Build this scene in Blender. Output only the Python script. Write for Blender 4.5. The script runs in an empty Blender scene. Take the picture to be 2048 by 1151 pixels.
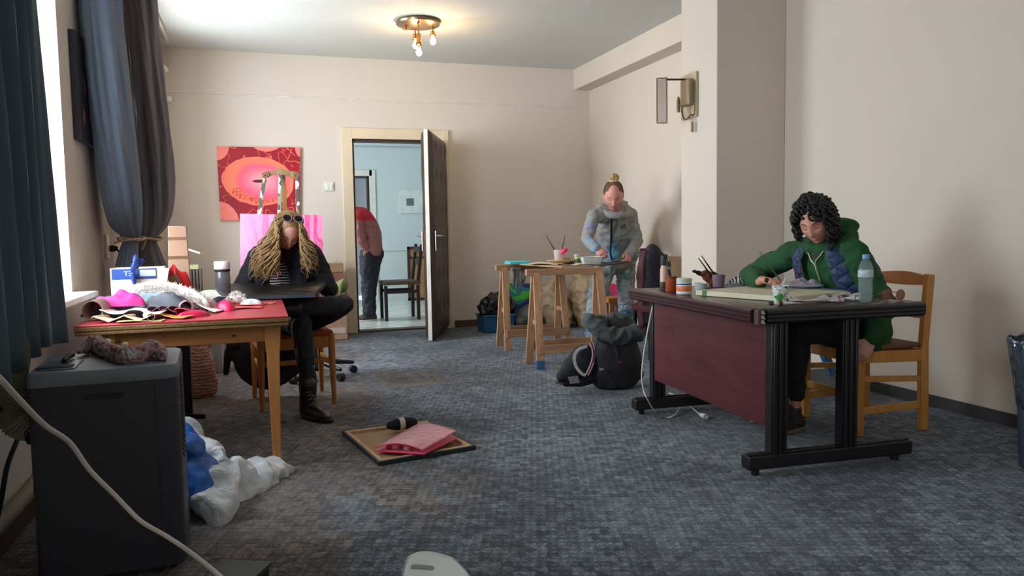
import bpy, math, random
from mathutils import Vector, Matrix, noise as mnoise
V = Vector; R = math.radians; PI = math.pi
sc = bpy.context.scene
col = sc.collection
random.seed(7)

# ---------------------------------------------------------------- camera
CAM_H = 1.10; F_PX = 1535.8; YAW, PITCH, ROLL = .3186, .0742, -.0162
fw = V((math.sin(YAW)*math.cos(PITCH), math.cos(YAW)*math.cos(PITCH), -math.sin(PITCH)))
r0 = V((math.cos(YAW), -math.sin(YAW), 0)); u0 = r0.cross(fw)
rt = r0*math.cos(ROLL) + u0*math.sin(ROLL); up = -r0*math.sin(ROLL) + u0*math.cos(ROLL)
cam_d = bpy.data.cameras.new('camera'); cam = bpy.data.objects.new('camera', cam_d); col.objects.link(cam)
mm = Matrix((rt, up, -fw)).transposed().to_4x4(); mm.translation = V((0, 0, CAM_H)); cam.matrix_world = mm
cam_d.sensor_width = 36; cam_d.lens = F_PX/2048*36; cam_d.clip_start = .05; cam_d.clip_end = 200
sc.camera = cam
def at(x, y, X=None, Y=None, Z=None):          # point of the world seen at a photo pixel, at a known X, Y or Z
    d = fw*F_PX + rt*(x-1024) - up*(y-575.5)
    t = X/d.x if X is not None else Y/d.y if Y is not None else (Z-CAM_H)/d.z
    return V((0, 0, CAM_H)) + d*t

# room planes (metres)
XL, XR, YB, YR, ZC = -.90, 3.844, 8.577, -3.2, 2.994

# ---------------------------------------------------------------- world, lights, exposure
def s2l(c):
    return tuple(((v/255)/12.92 if v/255 <= .04045 else ((v/255+.055)/1.055)**2.4) for v in c)
w = bpy.data.worlds.new('sky'); sc.world = w; w.use_nodes = True
bg = w.node_tree.nodes['Background']; bg.inputs[0].default_value = (*s2l((205, 225, 245)), 1); bg.inputs[1].default_value = 1.3
sc.view_settings.view_transform = 'Standard'; sc.view_settings.look = 'None'
sc.view_settings.gamma = 1; sc.view_settings.use_curve_mapping = False
sc.view_settings.exposure = 0.0
sc.cycles.use_denoising = True; sc.cycles.max_bounces = 8; sc.cycles.diffuse_bounces = 5
sc.cycles.transparent_max_bounces = 12; sc.cycles.caustics_reflective = False; sc.cycles.caustics_refractive = False
sc.cycles.sample_clamp_indirect = 6
def area(name, loc, rot, sx, sy, energy, color):
    l = bpy.data.lights.new(name, 'AREA'); l.shape = 'RECTANGLE'; l.size = sx; l.size_y = sy; l.energy = energy; l.color = color
    o = bpy.data.objects.new(name, l); o.location = loc; o.rotation_euler = rot; col.objects.link(o); return o
def point(name, loc, energy, color, r=.02):
    l = bpy.data.lights.new(name, 'POINT'); l.energy = energy; l.color = color; l.shadow_soft_size = r
    o = bpy.data.objects.new(name, l); o.location = loc; col.objects.link(o); return o
# window openings of the left wall: (y0, y1, z0, z1)
WIN = [(-2.2, -.3, .8, 2.66), (1.9, 4.38, .8, 2.66), (6.0, 7.6, .8, 2.66)]
DAY = (.86, .94, 1.0)
area('daylight_rear_window', (XL-.62, -1.25, 1.73), (0, -PI/2, 0), 1.8, 1.9, 165, DAY)
area('daylight_near_window', (XL-.62, 3.14, 1.73), (0, -PI/2, 0), 1.8, 2.5, 255, DAY)
area('daylight_far_window', (XL-.62, 6.8, 1.73), (0, -PI/2, 0), 1.8, 1.6, 245, (.84, .94, 1.0))
area('added_hall_light', (-.9, 10.2, 1.7), (0, -PI/2, 0), 1.6, 1.3, 95, (.92, .97, 1.0))  # unseen source added at a side opening to light the hall

# ---------------------------------------------------------------- materials
class NG:
    def __init__(s, mat):
        s.nt = mat.node_tree; s.N = s.nt.nodes; s.L = s.nt.links; s.b = s.N['Principled BSDF']
        s.tc = s.N.new('ShaderNodeTexCoord')
    def put(s, sock, v):
        if hasattr(v, 'is_linked') or hasattr(v, 'links'): s.L.new(v, sock)
        elif isinstance(v, (tuple, list)) and len(v) == 3 and sock.type == 'RGBA': sock.default_value = (*v, 1)
        else: sock.default_value = v
    def obj(s): return s.tc.outputs['Object']
    def mp(s, v=None, sc=(1, 1, 1), loc=(0, 0, 0), rot=(0, 0, 0)):
        n = s.N.new('ShaderNodeMapping'); s.L.new(v or s.obj(), n.inputs[0])
        n.inputs['Scale'].default_value = sc; n.inputs['Location'].default_value = loc; n.inputs['Rotation'].default_value = rot
        return n.outputs[0]
    def noise(s, scale=5, v=None, detail=4, rough=.5, dist=0, out=0):
        n = s.N.new('ShaderNodeTexNoise'); s.L.new(v or s.obj(), n.inputs['Vector'])
        n.inputs['Scale'].default_value = scale; n.inputs['Detail'].default_value = detail
        n.inputs['Roughness'].default_value = rough; n.inputs['Distortion'].default_value = dist
        return n.outputs[out]
    def vor(s, scale=5, v=None, feature='F1', out=0, rnd=1):
        n = s.N.new('ShaderNodeTexVoronoi'); n.feature = feature; s.L.new(v or s.obj(), n.inputs['Vector'])
        n.inputs['Scale'].default_value = scale; n.inputs['Randomness'].default_value = rnd; return n.outputs[out]
    def wave(s, scale=5, v=None, dist=0, d='X', ds=1, prof='SIN'):
        n = s.N.new('ShaderNodeTexWave'); n.bands_direction = d; n.wave_profile = prof; s.L.new(v or s.obj(), n.inputs['Vector'])
        n.inputs['Scale'].default_value = scale; n.inputs['Distortion'].default_value = dist; n.inputs['Detail Scale'].default_value = ds
        return n.outputs[1]
    def math(s, op, a, b=0, c=0, clamp=False):
        n = s.N.new('ShaderNodeMath'); n.operation = op; n.use_clamp = clamp
        s.put(n.inputs[0], a); s.put(n.inputs[1], b); s.put(n.inputs[2], c); return n.outputs[0]
    def xyz(s, v=None):
        n = s.N.new('ShaderNodeSeparateXYZ'); s.L.new(v or s.obj(), n.inputs[0]); return n.outputs
    def mix(s, f, a, b, mode='MIX'):
        n = s.N.new('ShaderNodeMix'); n.data_type = 'RGBA'; n.blend_type = mode
        s.put(n.inputs[0], f); s.put(n.inputs[6], a); s.put(n.inputs[7], b); return n.outputs[2]
    def ramp(s, f, stops, const=False):
        n = s.N.new('ShaderNodeValToRGB'); s.put(n.inputs[0], f); e = n.color_ramp.elements
        if const: n.color_ramp.interpolation = 'CONSTANT'
        while len(e) < len(stops): e.new(.5)
        for i, (p, c) in enumerate(stops): e[i].position = p; e[i].color = (*c, 1)
        return n.outputs[0]
    def bump(s, h, strength=.3, dist=.01):
        n = s.N.new('ShaderNodeBump'); n.inputs['Strength'].default_value = strength; n.inputs['Distance'].default_value = dist
        s.put(n.inputs['Height'], h); s.L.new(n.outputs[0], s.b.inputs['Normal'])
    def color(s, c): s.put(s.b.inputs['Base Color'], c)
MATS = {}
def newmat(name, rough=.6, metal=0, **k):
    m = bpy.data.materials.new(name); m.use_nodes = True; g = NG(m)
    g.b.inputs['Roughness'].default_value = rough; g.b.inputs['Metallic'].default_value = metal
    for a, b in k.items(): g.b.inputs[a].default_value = b
    return m, g
def pm(name, rgb, rough=.6, metal=0, n=(8, .12), b=None, **k):
    """plain surface: colour varied a little by noise, optional bump (scale, strength, distance)"""
    if name in MATS: return MATS[name]
    m, g = newmat(name, rough, metal, **k); c = s2l(rgb)
    nz = g.noise(n[0])
    g.color(g.mix(nz, tuple(x*(1-n[1]*2) for x in c), tuple(min(1, x*(1+n[1]*2)) for x in c)))
    if b: g.bump(g.noise(b[0], detail=3), b[1], b[2] if len(b) > 2 else .01)
    m.diffuse_color = (*c, 1); MATS[name] = m; return m
def glass(name, rgb, alpha=.25, rough=.05):
    if name in MATS: return MATS[name]
    m, g = newmat(name, rough); g.color(s2l(rgb))
    nz = g.noise(20); g.put(g.b.inputs['Alpha'], g.math('MULTIPLY_ADD', nz, alpha*.3, alpha*.85))
    g.b.inputs['Specular IOR Level'].default_value = .8
    MATS[name] = m; return m
def emis(name, rgb, st):
    m, g = newmat(name, .4); g.color(s2l(rgb)); g.b.inputs['Emission Color'].default_value = (*s2l(rgb), 1); g.b.inputs['Emission Strength'].default_value = st
    return m
def wood(name, c1, c2, sc_=(1.2, 14, 14), rough=.45, rot=(0, 0, 0)):
    if name in MATS: return MATS[name]
    m, g = newmat(name, rough); v = g.mp(sc=sc_, rot=rot)
    nz = g.noise(2.2, v, 5, .6, .6); fine = g.noise(9, v, 3)
    f = g.math('MULTIPLY_ADD', fine, .3, g.math('MULTIPLY', nz, .8))
    g.color(g.ramp(f, [(.3, s2l(c1)), (.75, s2l(c2))])); g.bump(f, .08)
    MATS[name] = m; return m

# ---------------------------------------------------------------- mesh building
def frame(t, side=None):
    t = t.normalized()
    s = side if side is not None else (V((0, 0, 1)) if abs(t.z) < .9 else V((1, 0, 0)))
    s = (s - t*s.dot(t))
    if s.length < 1e-4: s = t.orthogonal()
    s.normalize(); return t, s, t.cross(s)
def crom(P, k):
    """Catmull-Rom through the points (Vectors or tuples) with k steps per span"""
    P = [V(p) for p in P]; out = []
    for i in range(len(P)-1):
        a = P[max(i-1, 0)]; b = P[i]; c = P[i+1]; d = P[min(i+2, len(P)-1)]
        for j in range(k):
            t = j/k
            out.append(.5*((2*b)+(c-a)*t+(2*a-5*b+4*c-d)*t*t+(3*b-a-3*c+d)*t**3))
    out.append(P[-1]); return out
def lerpl(L, n):
    out = []
    for i in range(n):
        t = i*(len(L)-1)/(n-1); j = min(int(t), len(L)-2); f = t-j; out.append(L[j]*(1-f)+L[j+1]*f)
    return out
WM = {}
class MB:
    def __init__(s): s.v = []; s.f = []; s.m = []
    def add(s, vs, fs, m=0):
        o = len(s.v); s.v += [V(x) for x in vs]; s.f += [tuple(i+o for i in f) for f in fs]; s.m += [m]*len(fs); return s
    def box(s, c, d, rz=0, m=0, M=None, taper=None):
        hx, hy, hz = d[0]/2, d[1]/2, d[2]/2; T = M or (Matrix.Translation(V(c)) @ Matrix.Rotation(rz, 4, 'Z'))
        tx = taper or 1
        P = [T @ V((sx*hx*(tx if sz < 0 else 1), sy*hy*(tx if sz < 0 else 1), sz*hz)) for sz in (-1, 1) for sx, sy in ((-1, -1), (1, -1), (1, 1), (-1, 1))]
        return s.add(P, [(3, 2, 1, 0), (4, 5, 6, 7), (0, 1, 5, 4), (1, 2, 6, 5), (2, 3, 7, 6), (3, 0, 4, 7)], m)
    def bar(s, a, b, w, h, side=None, m=0):
        """rectangular bar from a to b, w across `side`, h the other way"""
        a = V(a); b = V(b); t, sd, q = frame(b-a, V(side) if side is not None else None)
        P = [p + sd*(sx*w/2) + q*(sy*h/2) for p in (a, b) for sx, sy in ((-1, -1), (1, -1), (1, 1), (-1, 1))]
        return s.add(P, [(3, 2, 1, 0), (4, 5, 6, 7), (0, 1, 5, 4), (1, 2, 6, 5), (2, 3, 7, 6), (3, 0, 4, 7)], m)
    def tube(s, pts, r, n=10, cap=True, m=0, side=None):
        pts = [V(p) for p in pts]; k = len(pts); rr = r if isinstance(r, (list, tuple)) else [r]*k
        if len(rr) != k: rr = lerpl(list(rr), k)
        rings = []; sd = None
        for i, p in enumerate(pts):
            t = pts[min(i+1, k-1)] - pts[max(i-1, 0)]
            if t.length < 1e-7: t = V((0, 0, 1))
            t, sd, q = frame(t, sd if sd is not None else side)
            rings.append([p + (sd*math.cos(2*PI*j/n) + q*math.sin(2*PI*j/n))*rr[i] for j in range(n)])
        return s.loft(rings, cap, m)
    def loft(s, rings, cap=True, m=0, closed=True):
        n = len(rings[0]); vs = [p for r_ in rings for p in r_]; fs = []
        for i in range(len(rings)-1):
            for j in range(n if closed else n-1):
                a = i*n+j; b = i*n+(j+1) % n; fs.append((a, b, b+n, a+n))
        if cap: fs.append(tuple(range(n-1, -1, -1))); fs.append(tuple((len(rings)-1)*n+j for j in range(n)))
        return s.add(vs, fs, m)
    def lathe(s, prof, c=(0, 0, 0), n=24, M=None, cap=True, m=0):
        T = M or Matrix.Translation(V(c))
        return s.loft([[T @ V((r*math.cos(2*PI*j/n), r*math.sin(2*PI*j/n), z)) for j in range(n)] for r, z in prof], cap, m)
    def ell(s, c, d, M=None, nu=16, nv=10, m=0, fn=None):
        T = M or Matrix.Translation(V(c)); rings = []
        for i in range(nv+1):
            a = PI*(i/nv); a = min(max(a, .02), PI-.02)
            ring = []
            for j in range(nu):
                u = V((math.sin(a)*math.cos(2*PI*j/nu), math.sin(a)*math.sin(2*PI*j/nu), -math.cos(a)))
                p = V((u.x*d[0], u.y*d[1], u.z*d[2]))
                if fn: p = fn(u, p)
                ring.append(T @ p)
            rings.append(ring)
        return s.loft(rings, True, m)
    def grid(s, fn, nu, nv, m=0):
        vs = [fn(i/nu, j/nv) for i in range(nu+1) for j in range(nv+1)]
        return s.add(vs, [(i*(nv+1)+j, (i+1)*(nv+1)+j, (i+1)*(nv+1)+j+1, i*(nv+1)+j+1) for i in range(nu) for j in range(nv)], m)
    def prism(s, poly, z0, z1, M=None, m=0):
        """polygon in local xy extruded from z0 to z1"""
        T = M or Matrix.Identity(4); n = len(poly)
        return s.loft([[T @ V((x, y, z0)) for x, y in poly], [T @ V((x, y, z1)) for x, y in poly]], True, m)
    def limb(s, pts, rads, side=None, n=16, k=5, m=0):
        """closed rounded limb: rads are scalars or (across side, other)"""
        P = crom(pts, k); rr = lerpl([V((q, q)) if not isinstance(q, (tuple, list)) else V(q) for q in rads], len(P))
        side = V(side) if side is not None else None
        t0 = (P[0]-P[1]).normalized(); t1 = (P[-1]-P[-2]).normalized(); rings = []
        K = len(P); seq = []
        for a in (80, 55, 28): seq.append((P[0] + t0*min(rr[0])*math.sin(R(a)), rr[0]*math.cos(R(a)), 0))
        for i in range(K): seq.append((P[i], rr[i], i))
        for a in (28, 55, 80): seq.append((P[-1] + t1*min(rr[-1])*math.sin(R(a)), rr[-1]*math.cos(R(a)), K-1))
        sd = side
        for p, q, i in seq:
            t = P[min(i+1, K-1)] - P[max(i-1, 0)]
            t, s2, b = frame(t, side if side is not None else sd)
            sd = s2
            rings.append([p + s2*q[0]*math.cos(2*PI*j/n) + b*q[1]*math.sin(2*PI*j/n) for j in range(n)])
        return s.loft(rings, True, m)
    def build(s, name, mat, parent=None, smooth=True, bevel=0, seg=2, sub=0, ang=40, solid=0, local=False, base=True):
        me = bpy.data.meshes.new(name); T = None
        if parent is not None:
            T = WM.get(parent.name, Matrix.Identity(4)); Ti = T.inverted()
            vs = s.v if local else [Ti @ p for p in s.v]
        else:
            vs = s.v; T = Matrix.Identity(4)
            if base:
                xs = [p.x for p in vs]; ys = [p.y for p in vs]; z = min(p.z for p in vs)
                c = V(((min(xs)+max(xs))/2, (min(ys)+max(ys))/2, z)); T = Matrix.Translation(c); vs = [p-c for p in vs]
        me.from_pydata([tuple(p) for p in vs], [], s.f); me.update()
        for m_ in (mat if isinstance(mat, (list, tuple)) else [mat]): me.materials.append(m_)
        if max(s.m, default=0): me.polygons.foreach_set('material_index', s.m)
        if smooth:
            me.polygons.foreach_set('use_smooth', [True]*len(me.polygons)); me.set_sharp_from_angle(angle=R(ang))
        o = bpy.data.objects.new(name, me); col.objects.link(o)
        if parent is not None: o.parent = parent
        else: o.matrix_world = T
        WM[o.name] = T
        if solid: q = o.modifiers.new('s', 'SOLIDIFY'); q.thickness = solid; q.offset = 0
        if bevel: q = o.modifiers.new('b', 'BEVEL'); q.width = bevel; q.segments = seg; q.limit_method = 'ANGLE'; q.angle_limit = R(35)
        if sub: q = o.modifiers.new('u', 'SUBSURF'); q.levels = sub; q.render_levels = sub
        return o
    def fuse(s, name, mat, parent, voxel=.008, smooth=3, folds=(), sf=.5, paint=None):
        """weld the overlapping closed pieces into ONE continuous surface"""
        me = bpy.data.meshes.new('t'); me.from_pydata([tuple(p) for p in s.v], [], s.f); me.update()
        o = bpy.data.objects.new('t', me); col.objects.link(o)
        q = o.modifiers.new('r', 'REMESH'); q.mode = 'VOXEL'; q.voxel_size = voxel
        if smooth: q = o.modifiers.new('s', 'SMOOTH'); q.iterations = smooth; q.factor = sf
        dg = bpy.context.evaluated_depsgraph_get(); ev = o.evaluated_get(dg); nm = bpy.data.meshes.new_from_object(ev); nm.name = name
        bpy.data.objects.remove(o)
        nor = [v.normal.copy() for v in nm.vertices]
        for i, v in enumerate(nm.vertices):
            p = v.co.copy(); d = 0
            for f in folds:
                fs_, amp = f[0], f[1]; st = f[2] if len(f) > 2 else (1, 1, 1)
                x = mnoise.noise(V((p.x*fs_*st[0], p.y*fs_*st[1], p.z*fs_*st[2])))
                d += amp*(1-2.2*abs(x)) if len(f) > 3 else amp*x
            v.co = p + nor[i]*d
        T = WM.get(parent.name, Matrix.Identity(4)) if parent is not None else Matrix.Identity(4)
        if parent is None:
            xs = [v.co for v in nm.vertices]; c = V(((min(a.x for a in xs)+max(a.x for a in xs))/2, (min(a.y for a in xs)+max(a.y for a in xs))/2, min(a.z for a in xs)))
            T = Matrix.Translation(c)
        nm.transform(T.inverted())
        for m_ in (mat if isinstance(mat, (list, tuple)) else [mat]): nm.materials.append(m_)
        nm.polygons.foreach_set('use_smooth', [True]*len(nm.polygons))
        if paint:
            idx = [paint(T @ q_.center) for q_ in nm.polygons]; nm.polygons.foreach_set('material_index', idx)
        ob = bpy.data.objects.new(name, nm); col.objects.link(ob)
        if parent is not None: ob.parent = parent
        else: ob.matrix_world = T
        WM[ob.name] = T; return ob
def tag(o, label, cat, group=None):
    o['label'] = label; o['category'] = cat
    if group: o['group'] = group
    return o
def thing(name, label, cat, loc=(0, 0, 0), rz=0, group=None):
    o = bpy.data.objects.new(name, None); col.objects.link(o); o.empty_display_size = .05
    o.location = loc; o.rotation_euler = (0, 0, rz); WM[o.name] = Matrix.Translation(V(loc)) @ Matrix.Rotation(rz, 4, 'Z')
    return tag(o, label, cat, group)
def struct(o): o['kind'] = 'structure'; return o
def plabel(o, l): o['label'] = l; return o
def dup(root, loc, rz, label, group=None):
    r = root.copy(); col.objects.link(r); r.location = loc; r.rotation_euler = (0, 0, rz); r['label'] = label
    if group: r['group'] = group
    def kids(src, dst):
        for ch in [c for c in bpy.data.objects if c.parent == src]:
            c = ch.copy(); col.objects.link(c); c.parent = dst; kids(ch, c)
    kids(root, r); return r
def TM(loc, rx=0, ry=0, rz=0):
    return Matrix.Translation(V(loc)) @ Matrix.Rotation(rz, 4, 'Z') @ Matrix.Rotation(ry, 4, 'Y') @ Matrix.Rotation(rx, 4, 'X')
def text(body, size, M, mat, name, parent, ext=.0006, align='CENTER'):
    c = bpy.data.curves.new('t', 'FONT'); c.body = body; c.size = size; c.extrude = ext; c.align_x = align; c.align_y = 'CENTER'
    o = bpy.data.objects.new('t', c); col.objects.link(o); dg = bpy.context.evaluated_depsgraph_get()
    me = bpy.data.meshes.new_from_object(o.evaluated_get(dg)); bpy.data.objects.remove(o)
    T = WM.get(parent.name, Matrix.Identity(4)); me.transform(T.inverted() @ M); me.materials.clear(); me.materials.append(mat); me.name = name
    ob = bpy.data.objects.new(name, me); col.objects.link(ob); ob.parent = parent; WM[ob.name] = T; return ob

# ---------------------------------------------------------------- the setting
def carpet():
    m, g = newmat('carpet', .92)
    v = g.obj(); g.b.inputs['Specular IOR Level'].default_value = .25
    g.b.inputs['Sheen Weight'].default_value = .12
    vv = g.mp(v, rot=(0, 0, .35))
    a = g.wave(9.5, vv, 2.2, 'X', 2); b = g.wave(9.5, vv, 2.2, 'Y', 2)
    cell = g.xyz(g.vor(26, g.mp(v, rot=(0, 0, .35)), 'F1', 1, .35))[0]
    blk = g.math('ADD', g.math('MULTIPLY', g.math('MULTIPLY', a, b), .45), g.math('MULTIPLY', cell, .7))   # small woven squares
    fine = g.noise(120, v, 3, .75)
    mid = g.noise(26, v, 4, .7)
    big = g.noise(.9, v, 5, .6, .4); big2 = g.noise(1.7, g.mp(v, loc=(3, 1, 0), sc=(1, .5, 1)), 4, .6, .8)
    f = g.math('ADD', g.math('MULTIPLY', blk, .24), g.math('ADD', g.math('MULTIPLY', fine, .75), g.math('MULTIPLY', mid, .4)))
    f = g.math('ADD', f, g.math('MULTIPLY', g.math('SUBTRACT', big, .5), .55))
    c = g.ramp(f, [(.46, s2l((28, 32, 39))), (.66, s2l((70, 79, 91))), (.84, s2l((128, 138, 149))), (1, s2l((186, 194, 200)))])
    br = g.ramp(f, [(.44, s2l((40, 34, 32))), (.62, s2l((74, 66, 62))), (.85, s2l((134, 122, 114)))])
    x, y, z = g.xyz(v)
    lft = g.math('MULTIPLY', g.math('SUBTRACT', .95, x), .45)     # trodden brownish towards the window side
    c = g.mix(g.ramp(g.math('ADD', big2, g.math('MULTIPLY', lft, .6)), [(.50, (0, 0, 0)), (.66, (.85, .85, .85))]), c, br)
    # worn pale smears in front of the far chair
    dx = g.math('MULTIPLY', g.math('SUBTRACT', x, .95), .9); dy = g.math('MULTIPLY', g.math('SUBTRACT', y, 5.6), 1.1)
    d = g.math('SQRT', g.math('ADD', g.math('MULTIPLY', dx, dx), g.math('MULTIPLY', dy, dy)))
    smear = g.noise(2.4, g.mp(v, sc=(.35, 2.2, 1), rot=(0, 0, .3)), 5, .6, 1.2)
    mk = g.math('MULTIPLY', g.math('SUBTRACT', 1.15, d, clamp=True), g.math('MULTIPLY', g.math('SUBTRACT', smear, .52, clamp=True), 6, clamp=True), clamp=True)
    c = g.mix(g.math('MULTIPLY', mk, .7), c, s2l((128, 108, 88)))
    # carpet tiles, a few laid paler
    t = g.vor(1.25, v, 'F1', 1, 0)
    tv = g.xyz(t)[0]
    c = g.mix(g.math('MULTIPLY', g.math('GREATER_THAN', tv, .84), .10), c, s2l((150, 158, 164)))
    g.color(c); g.bump(g.math('ADD', fine, g.math('MULTIPLY', blk, .6)), .5, .006)
    return m
def plaster(name, rgb, var=.035, bumpy=.12):
    m, g = newmat(name, .85); c = s2l(rgb); n = g.noise(1.1, detail=5); n2 = g.noise(55, detail=3)
    cc = g.mix(n, tuple(x*(1-var*2) for x in c), tuple(min(1, x*(1+var)) for x in c)); g.color(cc); g.bump(n2, bumpy, .004); return m
M_wall = plaster('plaster', (216, 207, 197)); M_wall2 = plaster('plaster_aged', (212, 199, 185), .05, .18)
M_ceil = plaster('ceiling_paint', (206, 206, 202)); M_hall = plaster('hall_paint', (204, 216, 218))
M_carpet = carpet(); M_white = pm('white_paint', (222, 220, 212), .45); M_cream = pm('cream_gloss', (222, 206, 180), .4, n=(2, .06))
M_skirt = pm('dark_skirting', (62, 62, 66), .8, n=(40, .2)); M_skirtb = pm('brown_skirting', (84, 66, 56), .6)
M_black = pm('black_matt', (22, 22, 26), .6); M_dkbrown = wood('dark_brown_wood', (34, 22, 18), (62, 40, 32))

def st(mb, name, mat, parent=None, **k):
    o = mb.build(name, mat, parent, **k)
    if parent is None: struct(o)
    return o
fl = MB().box(((XL-.5+XR)/2+.25, (YR+YB+.14)/2, -.1), (XR-XL+1.2, YB+.14-YR, .2)); st(fl, 'floor', M_carpet, smooth=False, base=False)
YH = 12.8
st(MB().box(((XL-.5+XR)/2, (YR+YB)/2, ZC+.1), (XR-XL+1.2, YB-YR+.4, .2)), 'ceiling', M_ceil, smooth=False)
# left wall: piers, sills and lintels round the windows
lw = MB(); ys = YR-.2
for y0, y1, z0, z1 in WIN:
    lw.box((XL-.25, (ys+y0)/2, ZC/2), (.5, y0-ys, ZC)); ym = (y0+y1)/2
    lw.box((XL-.25, ym, z0/2), (.5, y1-y0, z0)); lw.box((XL-.25, ym, (z1+ZC)/2), (.5, y1-y0, ZC-z1)); ys = y1
lw.box((XL-.25, (ys+YB+.2)/2, ZC/2), (.5, YB+.2-ys, ZC)); st(lw, 'wall_left', M_wall2, smooth=False)
st(MB().box((XR+.1, (YR+YB)/2, ZC/2), (.2, YB-YR+.4, ZC)), 'wall_right', M_wall2, smooth=False)
st(MB().box(((XL+XR)/2, YR-.1, ZC/2), (XR-XL+.4, .2, ZC)), 'wall_rear', M_wall2, smooth=False)
# back wall round the doorway
DX0 = at(714, 640, Y=YB).x; DX1 = at(893, 640, Y=YB).x; DZ = at(780, 279, Y=YB).z
bw = MB(); bw.box(((XL+DX0)/2, YB+.08, ZC/2), (DX0-XL, .16, ZC)); bw.box(((DX1+XR)/2, YB+.08, ZC/2), (XR-DX1, .16, ZC))
bw.box(((DX0+DX1)/2, YB+.08, (DZ+ZC)/2), (DX1-DX0, .16, ZC-DZ)); st(bw, 'wall_back', M_wall, smooth=False)
st(MB().box((XR-.3, 5.21, ZC/2), (.6, .5, ZC)), 'wall_column', M_wall2, smooth=False, bevel=.006)
BZ = 2.757
st(MB().box((XR-.1, (5.46+YB)/2, (BZ+ZC)/2), (.2, YB-5.46, ZC-BZ)), 'trim_1', M_wall2, smooth=False)
zk = 2.553
rl = MB(); rl.tube([(XL+.01, YB-.006, zk+.008), (.4, YB-.006, zk), (1.6, YB-.006, zk-.012), (2.7, YB-.006, zk+.004), (XR-.005, YB-.006, zk)], .007, 6)
st(rl, 'trim_2', M_white)
st(MB().box((XR-.008, (YR+4.96)/2, .035), (.016, 4.96-YR, .07)), 'baseboard_right', M_skirt, smooth=False)
st(MB().box((XR-.008, (5.46+YB)/2, .035), (.016, YB-5.46, .07)), 'baseboard_alcove', M_skirt, smooth=False)
cb = MB(); cb.box((XR-.608, 5.21, .035), (.016, .53, .07)); cb.box((XR-.3, 4.952, .035), (.6, .016, .07)); cb.box((XR-.3, 5.468, .035), (.6, .016, .07))
st(cb, 'baseboard_column', M_skirt, smooth=False)
bb = MB(); bb.box(((XL+DX0-.12)/2, YB-.008, .04), (DX0-.12-XL, .016, .08)); bb.box(((DX1+.1+XR)/2, YB-.008, .04), (XR-DX1-.1, .016, .08))
st(bb, 'baseboard_back', M_skirtb, smooth=False)
st(MB().box((XL+.008, (YR+YB)/2, .045), (.016, YB-YR, .09)), 'baseboard_left', M_skirtb, smooth=False)

# windows
M_glass = glass('window_glass', (225, 238, 245), .12, .03)
def window(n, y0, y1, z0, z1):
    wd = bpy.data.objects.new('window_%d' % n, None); col.objects.link(wd); wd.location = (XL-.3, (y0+y1)/2, z0); struct(wd)
    WM[wd.name] = Matrix.Translation(wd.location)
    f = MB(); x = XL-.30; t = .07
    for yy in (y0+t/2, y1-t/2, (y0+y1)/2): f.box((x, yy, (z0+z1)/2), (.06, t, z1-z0))
    for zz in (z0+t/2, z1-t/2, z1-.55): f.box((x, (y0+y1)/2, zz), (.06, y1-y0, t))
    f.build('window_frame', M_white, wd, bevel=.004)
    MB().box((x, (y0+y1)/2, (z0+z1)/2), (.008, y1-y0-.04, z1-z0-.04)).build('pane', M_glass, wd, smooth=False)
    s = MB(); s.box((XL-.10, (y0+y1)/2, z0+.012), (.42, y1-y0+.10, .03)); s.build('window_sill', M_white, wd, bevel=.006)
for i, a_ in enumerate(WIN): window(i+1, *a_)

# doorway: architrave, jamb, and the padded door standing open
M_pad = None
dr = bpy.data.objects.new('door_1', None); col.objects.link(dr); dr.location = (DX0, YB, 0); struct(dr); WM[dr.name] = Matrix.Translation(dr.location)
a = MB(); aw = .115
for x in (DX0-aw/2+.005, DX1+.06/2): a.box((x, YB-.015, (DZ+aw)/2), (aw if x < DX1 else .07, .03, DZ+aw))
a.box(((DX0+DX1)/2, YB-.015, DZ+aw/2), (DX1-DX0, .028, aw)); a.build('architrave', M_cream, dr, bevel=.005)
j = MB(); j.box((DX0+.012, YB+.08, DZ/2), (.024, .17, DZ)); j.box((DX1-.012, YB+.08, DZ/2), (.024, .17, DZ)); j.box(((DX0+DX1)/2, YB+.08, DZ-.012), (DX1-DX0, .17, .024))
j.build('jamb', M_dkbrown, dr, smooth=False)
MB().box(((DX0+DX1)/2, YB+.07, .008), (DX1-DX0, .16, .022)).build('threshold', M_skirtb, dr, bevel=.004)
s_ = MB(); s_.box((DX0+.026, YB+.06, 1.0), (.006, .03, .16)); s_.build('strike_plate', pm('brass_dull', (120, 96, 66), .4, .8), dr)
def leather():
    m, g = newmat('brown_leatherette', .42); g.color(g.mix(g.noise(3, detail=4), s2l((44, 32, 30)), s2l((74, 56, 50)))); g.bump(g.noise(90), .15, .003); return m
M_pad = leather()
free = at(861, 683, Z=0); hinge = V((DX1-.02, YB-.04, 0)); dv = (hinge-free); dv.z = 0; DLEN = dv.length; dang = math.atan2(dv.y, dv.x)
DT = Matrix.Translation(V((free.x, free.y, .012))) @ Matrix.Rotation(dang, 4, 'Z')   # local x: free edge to hinge
DH = DZ-.025
leaf = MB(); leaf.box((0, 0, 0), (1, 1, 1), M=DT @ Matrix.Translation(V((DLEN/2, 0, DH/2))) @ Matrix.Diagonal(V((DLEN, .042, DH, 1))))
lf = leaf.build('door_leaf', pm('door_edge', (226, 218, 206), .6), dr, bevel=.003)
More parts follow.
